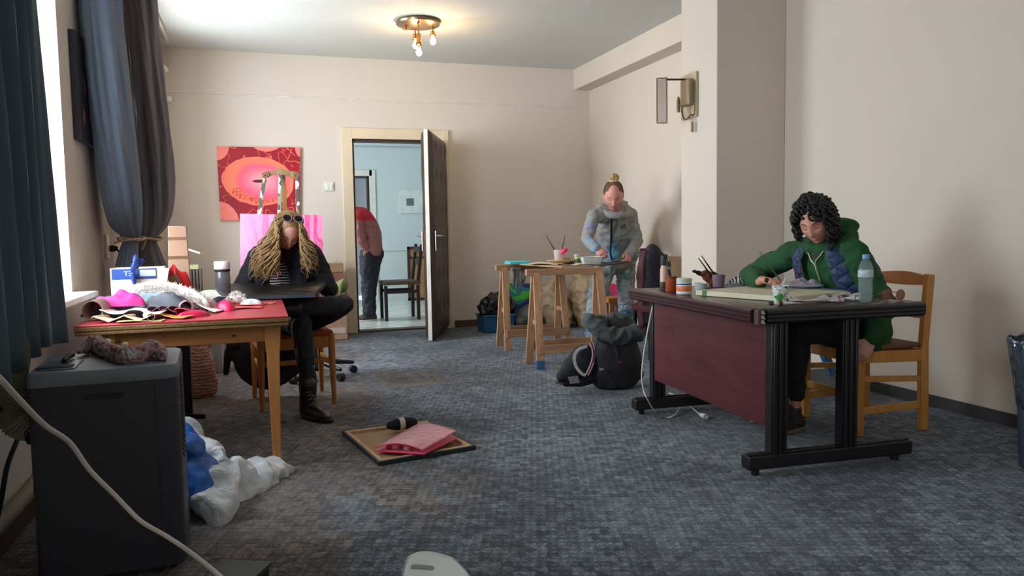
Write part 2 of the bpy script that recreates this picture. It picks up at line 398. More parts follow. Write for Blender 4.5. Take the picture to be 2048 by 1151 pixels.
for sgn in (-1, 1):
    p = MB(); btn = [(x, z) for z in (.3, .62, .94, 1.26, 1.58, 1.86) for x in (.2, .5, .8)]
    def padf(u, v, sgn=sgn):
        x = u*DLEN; z = v*DH
        e = min(u, 1-u, v*1.9, (1-v)*1.9)*DLEN; h = .045*(1-math.exp(-e/.035))
        for bx, bz in btn:
            d2 = (x-bx*DLEN)**2+(z-bz*DH/2)**2; h -= .026*math.exp(-d2/.0032)
        h += .006*mnoise.noise(V((x*6, z*4, sgn)))
        return DT @ V((x, sgn*(.022+max(h, 0)), z))
    p.grid(padf, 26, 60); p.build('padding', M_pad, lf, ang=80)
    b = MB()
    for bx, bz in btn: b.ell((0, 0, 0), (.011, .006, .011), M=DT @ Matrix.Translation(V((bx*DLEN, sgn*.043, bz*DH/2))), nu=8, nv=5)
    b.build('button', M_pad, lf)
    h = MB(); y = sgn*.068
    h.box((0, 0, 0), (.03, .008, .2), M=DT @ Matrix.Translation(V((.06, y, 1.0))))
    h.tube([DT @ V((.06, y, 1.05)), DT @ V((.06, y+sgn*.05, 1.05)), DT @ V((.1, y+sgn*.055, 1.05)), DT @ V((.17, y+sgn*.055, 1.05))], .009, 8)
    h.build('door_handle', pm('handle_metal', (190, 186, 178), .3, .9), lf)

# hall beyond the doorway
def tiles():
    m, g = newmat('hall_tiles', .25); b = g.N.new('ShaderNodeTexBrick'); g.L.new(g.mp(rot=(0, 0, .78)), b.inputs['Vector'])
    b.inputs['Scale'].default_value = 1; b.inputs['Brick Width'].default_value = .42; b.inputs['Row Height'].default_value = .42; b.offset = 0
    b.inputs['Mortar Size'].default_value = .006; b.inputs['Color1'].default_value = (*s2l((206, 214, 208)), 1); b.inputs['Color2'].default_value = (*s2l((198, 208, 202)), 1); b.inputs['Mortar'].default_value = (*s2l((120, 124, 120)), 1)
    g.color(b.outputs[0]); return m
HX0, HX1 = -.7, 4.2; Y0h = YB+.16
st(MB().box(((HX0+HX1)/2, (Y0h+YH)/2-.01, -.1), (HX1-HX0, YH-Y0h+.02, .2)), 'floor_hall', tiles(), smooth=False)
st(MB().box(((HX0+HX1)/2, (Y0h+YH)/2, ZC+.1), (HX1-HX0, YH-Y0h+.2, .2)), 'ceiling_hall', M_hall, smooth=False)
hdx = at(742, 500, Y=YH).x; hdz = at(735, 352, Y=YH).z
hb = MB(); hb.box(((hdx+HX1)/2, YH+.08, ZC/2), (HX1-hdx, .16, ZC)); hb.box(((HX0+hdx)/2, YH+.08, (hdz+ZC)/2), (hdx-HX0, .16, ZC-hdz)); hb.box(((HX0+hdx-.8)/2, YH+.08, hdz/2), (hdx-.8-HX0, .16, hdz))
st(hb, 'wall_hall', M_hall, smooth=False)
hl = MB()  # opening left in this unseen wall for the added hall light
for (ya, yb_, za, zb) in ((Y0h, 9.4, 0, ZC), (11.0, YH+.1, 0, ZC), (9.4, 11.0, 0, .8), (9.4, 11.0, 2.5, ZC)): hl.box((HX0-.1, (ya+yb_)/2, (za+zb)/2), (.2, yb_-ya, zb-za))
st(hl, 'wall_hall_left', M_hall, smooth=False)
st(MB().box((HX1+.1, (Y0h+YH)/2, ZC/2), (.2, YH-Y0h, ZC)), 'wall_hall_right', M_hall, smooth=False)
st(MB().box((hdx-.4, YH+1.0, ZC/2), (1.6, .1, ZC)), 'wall_hall_beyond', plaster('grey_paint', (170, 168, 166)), smooth=False)
hd = bpy.data.objects.new('door_2', None); col.objects.link(hd); hd.location = (hdx-.4, YH, 0); struct(hd); WM[hd.name] = Matrix.Translation(hd.location)
q = MB(); q.box((hdx+.05, YH-.015, hdz/2+.05), (.1, .03, hdz+.1)); q.box((hdx-.4, YH-.015, hdz+.05), (.9, .03, .1)); q.box((hdx-.85, YH-.015, hdz/2+.05), (.1, .03, hdz+.1)); q.build('architrave', M_white, hd, bevel=.004)
q = MB(); q.box((hdx-.012, YH+.07, hdz/2), (.03, .16, hdz)); q.box((hdx-.4, YH+.07, hdz-.012), (.8, .16, .03)); q.build('jamb', M_dkbrown, hd, smooth=False)
zz = at(790, 495, Y=YH).z
st(MB().box(((hdx+.1+HX1)/2, YH-.012, zz), (HX1-hdx-.1, .024, .1)), 'trim_3', M_hall, smooth=False)
zz = at(790, 292, Y=YH).z
t4 = MB(); t4.box(((HX0+HX1)/2, YH-.03, zz+.02), (HX1-HX0, .06, .05)); t4.box(((HX0+HX1)/2, YH-.012, zz-.03), (HX1-HX0, .024, .012)); st(t4, 'trim_4', M_hall, smooth=False)

# ---------------------------------------------------------------- furniture
M_desk = wood('desk_laminate', (44, 24, 24), (74, 42, 38), (3, 1, 1), .28)
M_edge = pm('desk_edge_strip', (56, 36, 40), .3, n=(30, .08)); M_leg = pm('desk_leg_black', (26, 24, 27), .38)
def mahog():
    m, g = newmat('mahogany_panel', .4); v = g.mp(sc=(1, .55, 2.6), rot=(0, 0, 0))
    a = g.noise(1.6, v, 3, .5, 1.2); b = g.wave(7, g.mp(sc=(1, .35, 1)), 6, 'Z', .8); f = g.math('MULTIPLY_ADD', b, .10, g.math('MULTIPLY', a, .9))
    g.color(g.ramp(f, [(.25, s2l((62, 24, 28))), (.5, s2l((84, 34, 38))), (.8, s2l((100, 46, 48)))])); return m
NL = V((2.04, 2.80, 0)); RZD = R(-3.4)
desk = thing('desk', 'dark wood-look desk with black double-post legs and mahogany panel, right of the room', 'desk', NL, RZD)
DM = Matrix.Translation(NL) @ Matrix.Rotation(RZD, 4, 'Z')
def D(x, y, z): return DM @ V((x, y, z))
LX, LY, ZT = .84, 1.34, .745
b = MB(); b.box((LX/2, LY/2, ZT-.028), (LX-.03, LY-.03, .056)); b.build('desktop', M_desk, desk, local=True, bevel=.004)
def edgestrip(name, p0, p1, mat, out):
    m = MB(); prof = [(0, 0), (.022, -.003), (.034, -.012), (.034, -.022), (.030, -.024), (.034, -.027), (.034, -.040), (.030, -.042), (.034, -.045), (.034, -.056), (.022, -.066), (0, -.068)]
    rings = [[V(p) + V(out)*a + V((0, 0, ZT+.002+z)) for a, z in prof] for p in (p0, p1)]
    m.loft(rings, True); return m.build(name, mat, desk, local=True, ang=25)
edgestrip('side_edging', (.015, .03, 0), (.015, LY, 0), M_edge, (-1, 0, 0)); edgestrip('end_edging', (.035, .015, 0), (LX+.02, .015, 0), M_leg, (0, -1, 0))
edgestrip('side_edging', (LX-.015, LY, 0), (LX-.015, .03, 0), M_edge, (1, 0, 0)); edgestrip('end_edging', (LX, LY-.015, 0), (.035, LY-.015, 0), M_leg, (0, 1, 0))
m = MB(); m.box((.008, .002, ZT-.033), (.03, .035, .064), m=0)
for k in range(3): m.box((.012, -.016, ZT-.012-.021*k), (.014, .004, .014), m=1); m.box((.02, -.018, ZT-.018-.021*k), (.006, .004, .008), m=1)
plabel(m.build('corner_bracket', [pm('raw_end', (88, 62, 52), .6), pm('zinc', (196, 196, 190), .3, .9)], desk, local=True), 'exposed broken corner with small metal bracket')
for y in (.045, LY-.09):
    for x in (.125, .49):
        m = MB(); m.box((x, y, .385), (.082, .05, .62))
        for dx in (-.028, 0, .028): m.box((x+dx, y-.028, .385), (.013, .012, .61)); m.box((x+dx, y+.028, .385), (.013, .012, .61))
        m.build('leg_post', M_leg, desk, local=True, bevel=.003)
    m = MB(); m.box((.40, y, .062), (.86, .068, .062)); m.box((.40, y, .095), (.86, .03, .012)); m.build('foot_bar', M_leg, desk, local=True, bevel=.006)
    for x in (.02, .76): MB().lathe([(.016, 0), (.018, .004), (.018, .022), (.01, .03)], (x, y, 0.001), 12).build('levelling_foot', M_black, desk, local=True)
m = MB(); m.box((.10, LY/2-.02, .435), (.018, LY-.2, .46)); m.build('modesty_panel', mahog(), desk, local=True, bevel=.002)

# chairs
M_pine = wood('pine_orange', (176, 112, 48), (204, 146, 76), (10, 10, 1.4)); M_pine2 = wood('worn_orange_wood', (168, 96, 38), (196, 128, 62), (10, 10, 1.4), .5)
M_beech = wood('pale_orange_back', (178, 108, 52), (200, 132, 72), (12, 1.2, 10))
ch = thing('wooden_chair', 'varnished pine chair with curved top rail behind desk, under the dark haired woman', 'chair', (3.155, 3.40, 0), R(-3))
SY = .44
def cb_(name, pieces, mat, **k):
    m = MB()
    for p in pieces: m.bar(*p[:2], *p[2:4], side=(0, 1, 0) if len(p) < 5 else p[4])
    return m.build(name, mat, ch, local=True, bevel=.003, **k)
for sy in (-1, 1):
    y = sy*SY/2
    cb_('front_leg', [((-.195, y, 0), (-.195, y, .445), .038, .042)], M_pine)
    cb_('rear_leg', [((.215, y, 0), (.205, y, .45), .036, .045), ((.205, y, .448), (.235, y, .835), .036, .042)], M_pine)
    cb_('side_rail', [((-.17, y, .415), (.19, y, .405), .022, .062)], M_pine)
    cb_('stretcher', [((-.17, y, .13), (.19, y, .14), .018, .04)], M_pine)
    cb_('stretcher', [((-.17, y, .30), (.19, y, .28), .018, .03)], M_pine)
cb_('front_rail', [((-.195, -SY/2, .41), (-.195, SY/2, .41), .022, .06, (1, 0, 0))], M_pine)
cb_('front_stretcher', [((-.195, -SY/2, .2), (-.195, SY/2, .2), .018, .04, (1, 0, 0))], M_pine)
cb_('rear_rail', [((.205, -SY/2, .41), (.205, SY/2, .41), .02, .05, (1, 0, 0))], M_pine)
m = MB()
def seatf(u, v):
    y = (v-.5)*(SY+.01); x = -.2+u*.40; return V((x, y, .448+.012-.012*math.exp(-((u-.5)**2+(v-.5)**2)*8)))
m.grid(seatf, 10, 10); m.build('seat', pm('brown_seat', (112, 66, 46), .7, b=(60, .2)), ch, local=True, solid=.02)
m = MB(); rings = []
for i in range(13):
    t = i/12; y = (t-.5)*SY; x = .228+.035*math.sin(PI*t); h = .02+.022*math.sin(PI*t)
    rings.append([V((x-.01, y, .79-h*.55)), V((x+.01, y, .79-h*.55)), V((x+.012, y, .80+h)), V((x-.008, y, .80+h))])
m.loft(rings); m.build('top_rail', M_beech, ch, local=True, ang=60)
m = MB(); m.bar((.222, -SY/2, .62), (.222, SY/2, .62), .018, .045, side=(1, 0, 0)); m.build('back_rail', M_pine, ch, local=True, bevel=.003)

# chair of the woman with fair hair
c2 = thing('wooden_chair', 'orange wooden chair with padded red seat under the long haired woman', 'chair', (.19, 5.22, 0), R(6))
CW = .44
for sx, sy in ((-1, -1), (1, -1), (-1, 1), (1, 1)):
    m = MB(); x = sx*CW/2; y = sy*.2
    m.tube([(x*1.02, y+(.03 if sy > 0 else -.012), 0), (x, y, .3), (x, y, .46)], [.014, .022, .022], 10)
    m.build('front_leg' if sy < 0 else 'rear_leg', M_pine2, c2, local=True)
for sx in (-1, 1):
    m = MB(); m.bar((sx*CW/2, -.2, .41), (sx*CW/2, .2, .41), .02, .07, side=(1, 0, 0)); m.build('side_rail', M_pine2, c2, local=True, bevel=.003)
    m = MB(); m.bar((sx*CW/2, -.2, .27), (sx*CW/2, .2, .27), .016, .03, side=(1, 0, 0)); m.build('stretcher', M_pine2, c2, local=True, bevel=.003)
m = MB(); m.bar((-CW/2, -.2, .41), (CW/2, -.2, .41), .02, .075, side=(0, 1, 0)); m.build('front_rail', M_pine2, c2, local=True, bevel=.003)
m = MB(); m.bar((-CW/2, -.2, .29), (CW/2, -.2, .29), .016, .03, side=(0, 1, 0)); m.build('front_stretcher', M_pine2, c2, local=True, bevel=.003)
m = MB()
for sx in (-1, 1): m.bar((sx*CW/2, .2, .44), (sx*CW/2, .27, .80), .03, .03)
for z, d in ((.60, .22), (.74, .255)): m.bar((-CW/2, d, z), (CW/2, d, z), .018, .05, side=(0, 1, 0))
m.build('backrest', M_pine2, c2, local=True, bevel=.003)
m = MB(); m.box((0, 0, .465), (CW+.02, .44, .035)); m.build('seat', pm('red_check_seat', (158, 62, 44), .8, n=(30, .2)), c2, local=True, bevel=.012)

# red topped table
TX0, TX1, TY0, TY1, TZ = -.765, .126, 3.705, 4.76, .722
M_red = None
def redtop():
    m, g = newmat('red_laminate', .35); sc_ = g.noise(3, detail=6); sp = g.noise(60, detail=2)
    c = g.mix(sc_, s2l((168, 44, 58)), s2l((196, 72, 84)))
    g.color(g.mix(g.math('GREATER_THAN', sp, .72), c, s2l((216, 150, 140)))); return m
tb = thing('table', 'red-topped wooden work table with splayed legs, heaped with cloth, by the window', 'table', ((TX0+TX1)/2, (TY0+TY1)/2, 0))
m = MB(); m.box(((TX0+TX1)/2, (TY0+TY1)/2, TZ-.004), (TX1-TX0-.004, TY1-TY0-.004, .008)); m.build('laminate_top', redtop(), tb, bevel=.002)
m = MB()
def worn(y, rng):
    pass
for z, t, o in ((TZ-.018, .02, 0), (TZ-.037, .016, .004)): m.box(((TX0+TX1)/2, (TY0+TY1)/2, z), (TX1-TX0-o, TY1-TY0-o, t))
m.build('top_edge', wood('chipboard_edge', (96, 70, 40), (158, 118, 70), (40, 40, 30), .8), tb, bevel=.004)
ap = MB()
for y in (TY0+.07, TY1-.07): ap.box(((TX0+TX1)/2, y, TZ-.083), (TX1-TX0-.16, .022, .075))
for x in (TX0+.09, TX1-.09): ap.box((x, (TY0+TY1)/2, TZ-.083), (.022, TY1-TY0-.16, .075))
M_honey = wood('honey_wood', (176, 112, 54), (206, 142, 80), (2, 12, 12), .5); M_honeyl = wood('honey_leg', (180, 116, 56), (208, 146, 84), (12, 12, 1.6), .5)
ap.build('apron', M_honey, tb, bevel=.003)
for x in (-.60, -.12): MB().ell((x, TY0+.056, TZ-.085), (.009, .003, .006), nu=10, nv=6).build('knot', pm('knot_dark', (96, 50, 26), .5), tb)
for sx, sy in ((1, -1), (-1, -1), (1, 1), (-1, 1)):
    x1 = TX1-.075 if sx > 0 else TX0+.115; y1 = TY0+.05 if sy < 0 else TY1-.05
    m = MB(); a_ = V((x1, y1+.02*(-sy), TZ-.045)); b_ = V((x1-sx*.003, y1+sy*.025, 0)); t, s_, q_ = frame(b_-a_, V((1, 0, 0)))
    rings = []
    for f, wd, dp in ((0, .072, .05), (.12, .068, .05), (.2, .058, .046), (1, .036, .03)):
        c = a_.lerp(b_, f); rings.append([V((c.x+p*wd/2, c.y+r_*dp/2, c.z)) for p, r_ in ((-1, -1), (1, -1), (1, 1), (-1, 1))])
    m.loft(rings); m.build('leg', M_honeyl, tb, bevel=.003)

# portable air conditioner
AF = V((-.472, 2.66, 0)); ARZ = R(3)
ac = thing('air_conditioner', 'dark grey portable air conditioner standing by the left wall', 'air conditioner', AF, ARZ)
M_ac = pm('ac_plastic', (50, 52, 62), .42, n=(4, .04)); M_act = pm('ac_top_lit', (112, 124, 134), .4, n=(3, .04)); M_acd = pm('ac_dark', (34, 35, 40), .6)  # top cover's colour is lightened for window light falling on it
AW, AD, AH = .425, .42, .69
poly = []
for cx, cy, a0 in ((AW/2-.045, .045, -90), (AW/2-.05, AD-.05, 0), (-AW/2+.05, AD-.05, 90), (-AW/2+.02, .02, 180)):
    r_ = .045 if cx > 0 and cy < .1 else (.05 if cy > .1 else .02)
    for k in range(6): t = R(a0+90*k/5); poly.append((cx+r_*math.cos(t), cy+r_*math.sin(t)))
m = MB(); m.prism(poly, .03, AH-.045); m.build('housing', M_ac, ac, local=True, ang=50)
m = MB()
m.loft([[V((x*f, (y-AD/2)*f+AD/2, z)) for x, y in poly] for f, z in ((1, AH-.045), (1.004, AH-.04), (1.004, AH-.014), (.985, AH-.002), (.96, AH))]); m.build('top_cover', M_act, ac, local=True, ang=30)
m = MB(); m.box((.006, -.0015, .30), (.004, .006, .56)); m.box((AW/2-.075, -.001, .33), (.003, .004, .62)); 
m = MB(); m.box((AW/2-.07, 0.0, .335), (.0025, .004, .61)); m.build('panel_seam', M_acd, ac, local=True)
m = MB(); m.box((-.005, .002, AH-.085), (.11, .008, .018)); m.box((-.005, -.003, AH-.078), (.112, .006, .004)); m.build('grip_recess', M_acd, ac, local=True, bevel=.002)
for z in [AH-.07-.018*i for i in range(16)]:
    m = MB(); m.box((0, 0, 0), (.004, .17, .006), M=TM((AW/2+.001, .15, z), rx=R(-18))); m.build('vent_slat', M_acd, ac, local=True)
m = MB(); m.box((-.135, .13, AH+.002), (.10, .18, .004)); m.build('control_panel', pm('ac_panel', (78, 88, 100), .35), ac, local=True, bevel=.002)
m = MB(); m.box((-.145, .085, AH+.005), (.10, .05, .004)); m.build('display', M_acd, ac, local=True, bevel=.001)
for x, y in ((-.17, .05), (.17, .05), (-.17, .36), (.17, .36)): MB().ell((x, y, .022), (.014, .02, .021), nu=10, nv=8).build('castor', M_black, ac, local=True)
m = MB(); A0 = Matrix.Translation(AF) @ Matrix.Rotation(ARZ, 4, 'Z')
m.lathe([(.08, 0), (.08, .02), (.07, .024), (.07, .04)], M=A0 @ TM((-AW/2-.0, .2, .5), ry=-PI/2), n=20); m.build('hose_socket', M_acd, ac)
# corrugated exhaust hose from the unit to the window
hp = crom([A0 @ V((-AW/2-.02, .2, .5)), (-.755, 2.82, .53), (-.79, 2.84, .62), (-.80, 2.92, .70), (-.80, 2.98, .78), (-.82, 3.02, .9)], 26)
m = MB(); m.tube(hp, [.058+.006*math.cos(i*PI) for i in range(len(hp))], 20); m.build('exhaust_hose', pm('hose_beige', (156, 152, 136), .6), ac, ang=90)

# trestles
M_tr = wood('trestle_wood', (160, 112, 80), (206, 162, 124), (10, 10, 1.4), .6); M_trh = wood('trestle_beam', (140, 96, 70), (190, 146, 110), (1.4, 12, 12), .6)
M_trl = pm('trestle_light_edge', (226, 188, 138), .6); M_blue_dip = pm('blue_paint', (52, 92, 140), .6, n=(20, .3))
def trestle(label, x0, x1, y, zt, yaw, blue):
    t = thing('trestle', label, 'trestle', ((x0+x1)/2, y, 0), yaw, None); L = x1-x0
    m = MB(); m.bar((-L/2-.085, 0, zt-.026), (L/2+.05, 0, zt-.026), .052, .052, side=(0, 1, 0)); m.build('beam', M_trh, t, local=True, bevel=.003)
    for sx in (-1, 1):
        for sy in (-1, 1):
            m = MB(); a_ = V((sx*L/2, sy*.022, zt-.03)); b_ = V((sx*(L/2+.02), sy*.155, 0.0))
            m.bar(a_, b_, .062, .022, side=(1, 0, 0)); lg = m.build('leg', M_tr, t, local=True, bevel=.002)
            if blue and sx < 0 and sy < 0:
                m = MB(); m.bar(b_+V((0, 0, .0)), b_.lerp(a_, .09), .065, .025, side=(1, 0, 0)); plabel(m.build('blue_paint_tip', M_blue_dip, lg, local=True), 'blue painted foot of the leg')
        m = MB(); m.bar((sx*(L/2+.0), -.10, zt*.45), (sx*(L/2), .10, zt*.45), .04, .015, side=(0, 0, 1)) ; m.build('spreader', M_tr, t, local=True)
    for sy in (-1, 1):
        m = MB(); z = .155; y_ = sy*(.022+.133*(1-z/zt)+.02); m.bar((-L/2-.03, y_, z), (L/2+.03, y_, z), .018, .07, side=(0, 1, 0)); m.build('stretcher', M_trh, t, local=True, bevel=.002)
    return t
trestle('wooden trestle with a blue-painted foot, nearer of the pair under the painting boards', 2.12, 2.66, 5.80, .79, R(-2), True)
trestle('wooden trestle standing farther back, left of the pair, a rag hanging from it', 2.18, 2.73, 6.82, .785, R(-2), False)

# easel with carved top and office chair base behind the woman
ea = thing('easel', 'wooden easel with scrolled top, patterned strips on its legs, against the back wall', 'easel', (.36, 7.95, 0))
M_tape = None
def tape():
    m, g = newmat('patterned_tape', .35); v = g.vor(30, g.mp(sc=(1, 1, .5)), out=1); x, y, z = g.xyz(v)
    g.color(g.ramp(x, [(0, s2l((86, 90, 84))), (.3, s2l((150, 144, 126))), (.55, s2l((214, 208, 192))), (.75, s2l((70, 120, 128))), (.9, s2l((232, 226, 214)))], True)); return m
M_tape = tape(); M_ew = wood('easel_wood', (120, 92, 66), (164, 134, 100), (12, 12, 2))
YE = 7.75
def EA(x, y, Y=YE): return at(x, y, Y=Y)
m = MB(); top = [(523, 349), (530, 343), (545, 341), (560, 336), (575, 341), (590, 343), (598, 349)]; bot = [(523, 355), (532, 356), (545, 350), (560, 348), (575, 352), (590, 357), (598, 356)]
tp = crom([EA(*p) for p in top], 4); bt = crom([EA(*p) for p in bot], 4)
m.loft([[a_, b_, b_+V((0, .03, 0)), a_+V((0, .03, 0))] for a_, b_ in zip(tp, bt)]); m.build('carved_top', M_ew, ea, ang=30)
for cx in (530, 591):
    c = EA(cx, 351); m = MB(); m.tube([c+V((.035*(1-k/30)*math.cos(k*.45), -.012, .035*(1-k/30)*math.sin(k*.45))) for k in range(26)], .005, 6); m.build('scroll', M_ew, ea)
def leg_e(p0, p1, w_, mat, Y0=YE, Y1=YE):
    m = MB(); m.bar(EA(*p0, Y0), at(*p1, Y=Y1), w_, .025, side=(1, 0, 0)); m.build('leg', mat, ea, bevel=.002)
for p0, p1 in (((529, 357), (512, 470)), ((561, 350), (557, 470)), ((594, 357), (597, 470))):
    a_ = EA(*p0); b_ = EA(*p1); d_ = b_-a_; b2 = a_+d_*((a_.z)/(a_.z-b_.z)) - V((0, .12, 0)); m = MB(); m.bar(a_, b2, .034, .024, side=(1, 0, 0)); m.build('leg', M_tape, ea, bevel=.002)
a_ = EA(566, 348); b_ = EA(578, 430); m = MB(); b2 = a_+(b_-a_)*(a_.z/(a_.z-b_.z))+V((-.12, .55, 0)); b2.z = 0; m.bar(a_+V((0, .03, 0)), b2, .042, .026, side=(1, 0, 0)); m.build('rear_leg', wood('easel_plain', (150, 106, 62), (186, 140, 90), (12, 12, 2)), ea, bevel=.002)
m = MB(); m.bar(at(470, 560, Y=7.68), at(650, 560, Y=7.68), .03, .05, side=(0, 1, 0)); m.build('canvas_ledge', M_ew, ea, bevel=.002)

# ---------------------------------------------------------------- curtains and things on the walls
def curtain_mat(name, c1, c2, tr=.15):
    m, g = newmat(name, .8); g.color(g.mix(g.noise(2, detail=3), s2l(c1), s2l(c2))); g.bump(g.noise(220), .15, .002)
    g.b.inputs['Transmission Weight'].default_value = 0; g.b.inputs['Sheen Weight'].default_value = .2
    t = g.N.new('ShaderNodeBsdfTranslucent'); t.inputs[0].default_value = (*s2l(c2), 1); mx = g.N.new('ShaderNodeMixShader'); mx.inputs[0].default_value = tr
    out = g.N['Material Output']; g.L.new(g.b.outputs[0], mx.inputs[1]); g.L.new(t.outputs[0], mx.inputs[2]); g.L.new(mx.outputs[0], out.inputs[0]); return m
M_cblue = curtain_mat('curtain_blue', (112, 126, 148), (132, 146, 168), .3); M_cgrey = curtain_mat('curtain_grey', (110, 102, 106), (128, 120, 122), .3)
m = MB(); NC0 = at(66, 0, X=-.715).y-.03; NC1 = at(138, 690, X=-.715).y-.01
def ncf(u, v):
    z = 2.93-v*(2.93-.70); y0 = 1.75; y1 = NC0+(NC1-NC0)*v**1.2; y = y0+u*(y1-y0); ph = u*2*PI*9.5
    w = .030+.012*math.sin(u*7+1); x = -.752+w*math.sin(ph+.5*math.sin(v*3+u*4))+.012*math.sin(ph*2.3+v*5) - .02*v*0
    z += .03*math.sin(u*9)*v if v > .9 else 0
    return V((x, y, z-.02*u*v))
m.grid(ncf, 190, 30); o = m.build('curtain', curtain_mat('curtain_near', (70, 86, 98), (86, 104, 116), .1), solid=.003)
tag(o, 'long pleated teal curtain hanging at the near window, left edge of the picture', 'curtain')
def bundle(name, rows, mat, label, seed, folds=7):
    """gathered curtain: rows of (photo y, left px, right px, Y, half depth)"""
    m = MB(); N = 120; rings = []; P = []
    for y, xl, xr, Y, hy in rows:
        a_ = at(xl, y, Y=Y); b_ = at(xr, y, Y=Y); P.append(((a_.x+b_.x)/2, (b_.x-a_.x)/2, Y, hy, (a_.z+b_.z)/2))
    z0 = P[0][4]; 
    if z0 < 2.9: P.insert(0, (P[0][0], P[0][1]*.97, P[0][2], P[0][3], 2.93))
    C = crom([V((p[0], p[1], p[4])) for p in P], 6); D2 = crom([V((p[2], p[3], 0)) for p in P], 6)
    for c, d in zip(C, D2):
        tight = min(1, d.y/.2); ring = []
        for j in range(N):
            t = 2*PI*j/N; q = 1+(.09*math.sin(t*folds+seed+.9*math.sin(c.z*1.8+t*2))+.04*math.sin(t*(folds+7)+seed*2+c.z*1.2))*(.6+.4*math.sin(c.z*2+seed))+.16*mnoise.noise(V((math.cos(t)*2.4, math.sin(t)*2.4, c.z*1.3+seed)))+.05*(1-3*abs(mnoise.noise(V((math.cos(t+c.z*.5)*4, math.sin(t+c.z*.5)*4, c.z*.9+seed)))))
            ring.append(V((c.x+c.y*math.cos(t)*q, d.x+d.y*math.sin(t)*q, c.z)))
        rings.append(ring)
    m.loft(rings, True); o = m.build(name, mat, ang=180); return tag(o, label, 'curtain')
bundle('curtain', [(0, 160, 240, 4.95, .2), (150, 176, 256, 4.98, .22), (300, 192, 272, 5.05, .22), (400, 208, 280, 5.12, .2), (450, 222, 280, 5.2, .14), (476, 245, 278, 5.28, .045), (500, 240, 274, 5.28, .06), (556, 226, 276, 5.25, .12)],
       M_cblue, 'blue-grey curtain gathered and tied with a cord, left one of the tied pair', 1.3)
bundle('curtain', [(0, 249, 312, 5.9, .24), (150, 262, 326, 5.88, .24), (300, 270, 342, 5.85, .24), (400, 276, 345, 5.8, .22), (445, 276, 336, 5.7, .15), (476, 278, 314, 5.58, .05), (500, 276, 318, 5.58, .07), (560, 268, 342, 5.58, .13)],
       M_cgrey, 'brown-grey curtain gathered and tied with a cord, right one of the tied pair', 4.1)
M_cord = pm('tan_cord', (186, 156, 122), .7)
m = MB(); c1 = at(262, 477, Y=5.28); c2 = at(297, 477, Y=5.58)
m.tube([c1+V((.075*math.cos(t), .06*math.sin(t), .01*math.sin(t*2))) for t in [k*2*PI/20 for k in range(21)]], .007, 6)
m.tube([c2+V((.085*math.cos(t), .065*math.sin(t), .008*math.sin(t*2))) for t in [k*2*PI/20 for k in range(21)]], .007, 6)
m.tube(crom([at(228, 486, Y=5.18), at(250, 480, Y=5.17), at(272, 478, Y=5.2), at(292, 476, Y=5.42), at(318, 480, Y=5.48)], 5), .007, 6)
m.tube(crom([at(293, 474, Y=5.42), at(290, 485, Y=5.42), at(284, 500, Y=5.42)], 4), .006, 6)
tag(m.build('curtain_tie', M_cord), 'tan cord tying the two gathered curtains together', 'curtain tie')
rl = thing('curtain_rail', 'ceiling curtain rail with two tracks along the window wall', 'curtain rail', (-.8, 3.6, 2.94))
for x in (-.86, -.80, -.74): m = MB(); m.box((x, 4.2, ZC-.015), (.022, 8.0, .028)); m.build('track', M_white, rl)
m = MB(); pp = crom([(-.86, 7.4, 2.80), (-.83, 8.2, 2.76), (-.80, 8.38, 2.74), (-.82, 8.48, 2.76), (-.86, 8.5, 2.78)], 6); m.tube(pp, .032, 12)
tag(m.build('heating_pipe', M_white), 'white painted pipe with elbow high in the left corner', 'pipe')
m = MB(); p = at(337, 198, Y=8.5); m.lathe([(.02, -.03), (.03, -.01), (.03, .02), (.022, .03)], p, 12); m.box(p+V((-.03, .0, .0)), (.06, .05, .02)); tag(m.build('wall_fixture', M_white), 'small white fitting on the wall in the left corner below the pipe', 'wall fitting')
m = MB(); m.tube([(-.87, YR+.1, .13), (-.87, 2.2, .13), (-.865, 5.0, .14)], .028, 12); tag(m.build('floor_pipe', pm('pipe_beige', (150, 138, 122), .5)), 'beige heating pipe running low along the left wall', 'pipe')
# dark picture on the window wall
pc = thing('painting', 'dark canvas with reddish marks hung on the wall between the windows', 'painting', (XL+.02, 5.0, 1.62))
m = MB(); m.box((XL+.016, 5.03, 1.905), (.03, .82, .57)); m.build('canvas', pm('dark_canvas', (26, 22, 30), .5, n=(9, .3)), pc)
for k in range(7):
    m = MB(); y = 4.75+k*.06; z = 1.75+.06*((k*3) % 7); m.ell((XL+.032, y, z), (.002, .03, .045), nu=10, nv=6); m.build('paint_mark', pm('rust_mark', (134, 82, 78), .5), pc)
# wall socket with black plug
so = thing('wall_socket', 'cream wall socket with a black plug between the windows', 'socket', (XL, 5.38, 1.03))
m = MB(); m.box((XL+.007, 5.36, 1.045), (.014, .10, .15)); m.build('plate', M_cream, so, bevel=.004)
m = MB(); m.lathe([(.019, 0), (.021, .02), (.012, .045)], M=TM((XL+.014, 5.41, 1.03), ry=PI/2), n=12); tag(m.build('plug', M_black), 'black plug pushed into the cream wall socket', 'plug')
m = MB(); m.tube(crom([(XL+.05, 5.41, 1.03), (XL+.07, 5.415, .99), (XL+.075, 5.42, .9), (XL+.07, 5.42, .80), (XL+.08, 5.40, .55), (XL+.1, 5.2, .02)], 6), .006, 6); tag(m.build('power_cord', M_black), 'black cord hanging from the plug in the wall socket', 'cord')
# light switch
sw = thing('light_switch', 'white double light switch left of the doorway', 'light switch', (.76, YB, 1.57))
p = at(658, 373, Y=YB); m = MB(); m.box(p+V((0, -.008, 0)), (.095, .016, .095)); m.build('plate', M_white, sw, bevel=.004)
for dx in (-.017, .017): m = MB(); m.box(p+V((dx, -.018, 0)), (.03, .008, .06)); m.build('rocker', pm('switch_white', (236, 234, 226), .3), sw, bevel=.002)

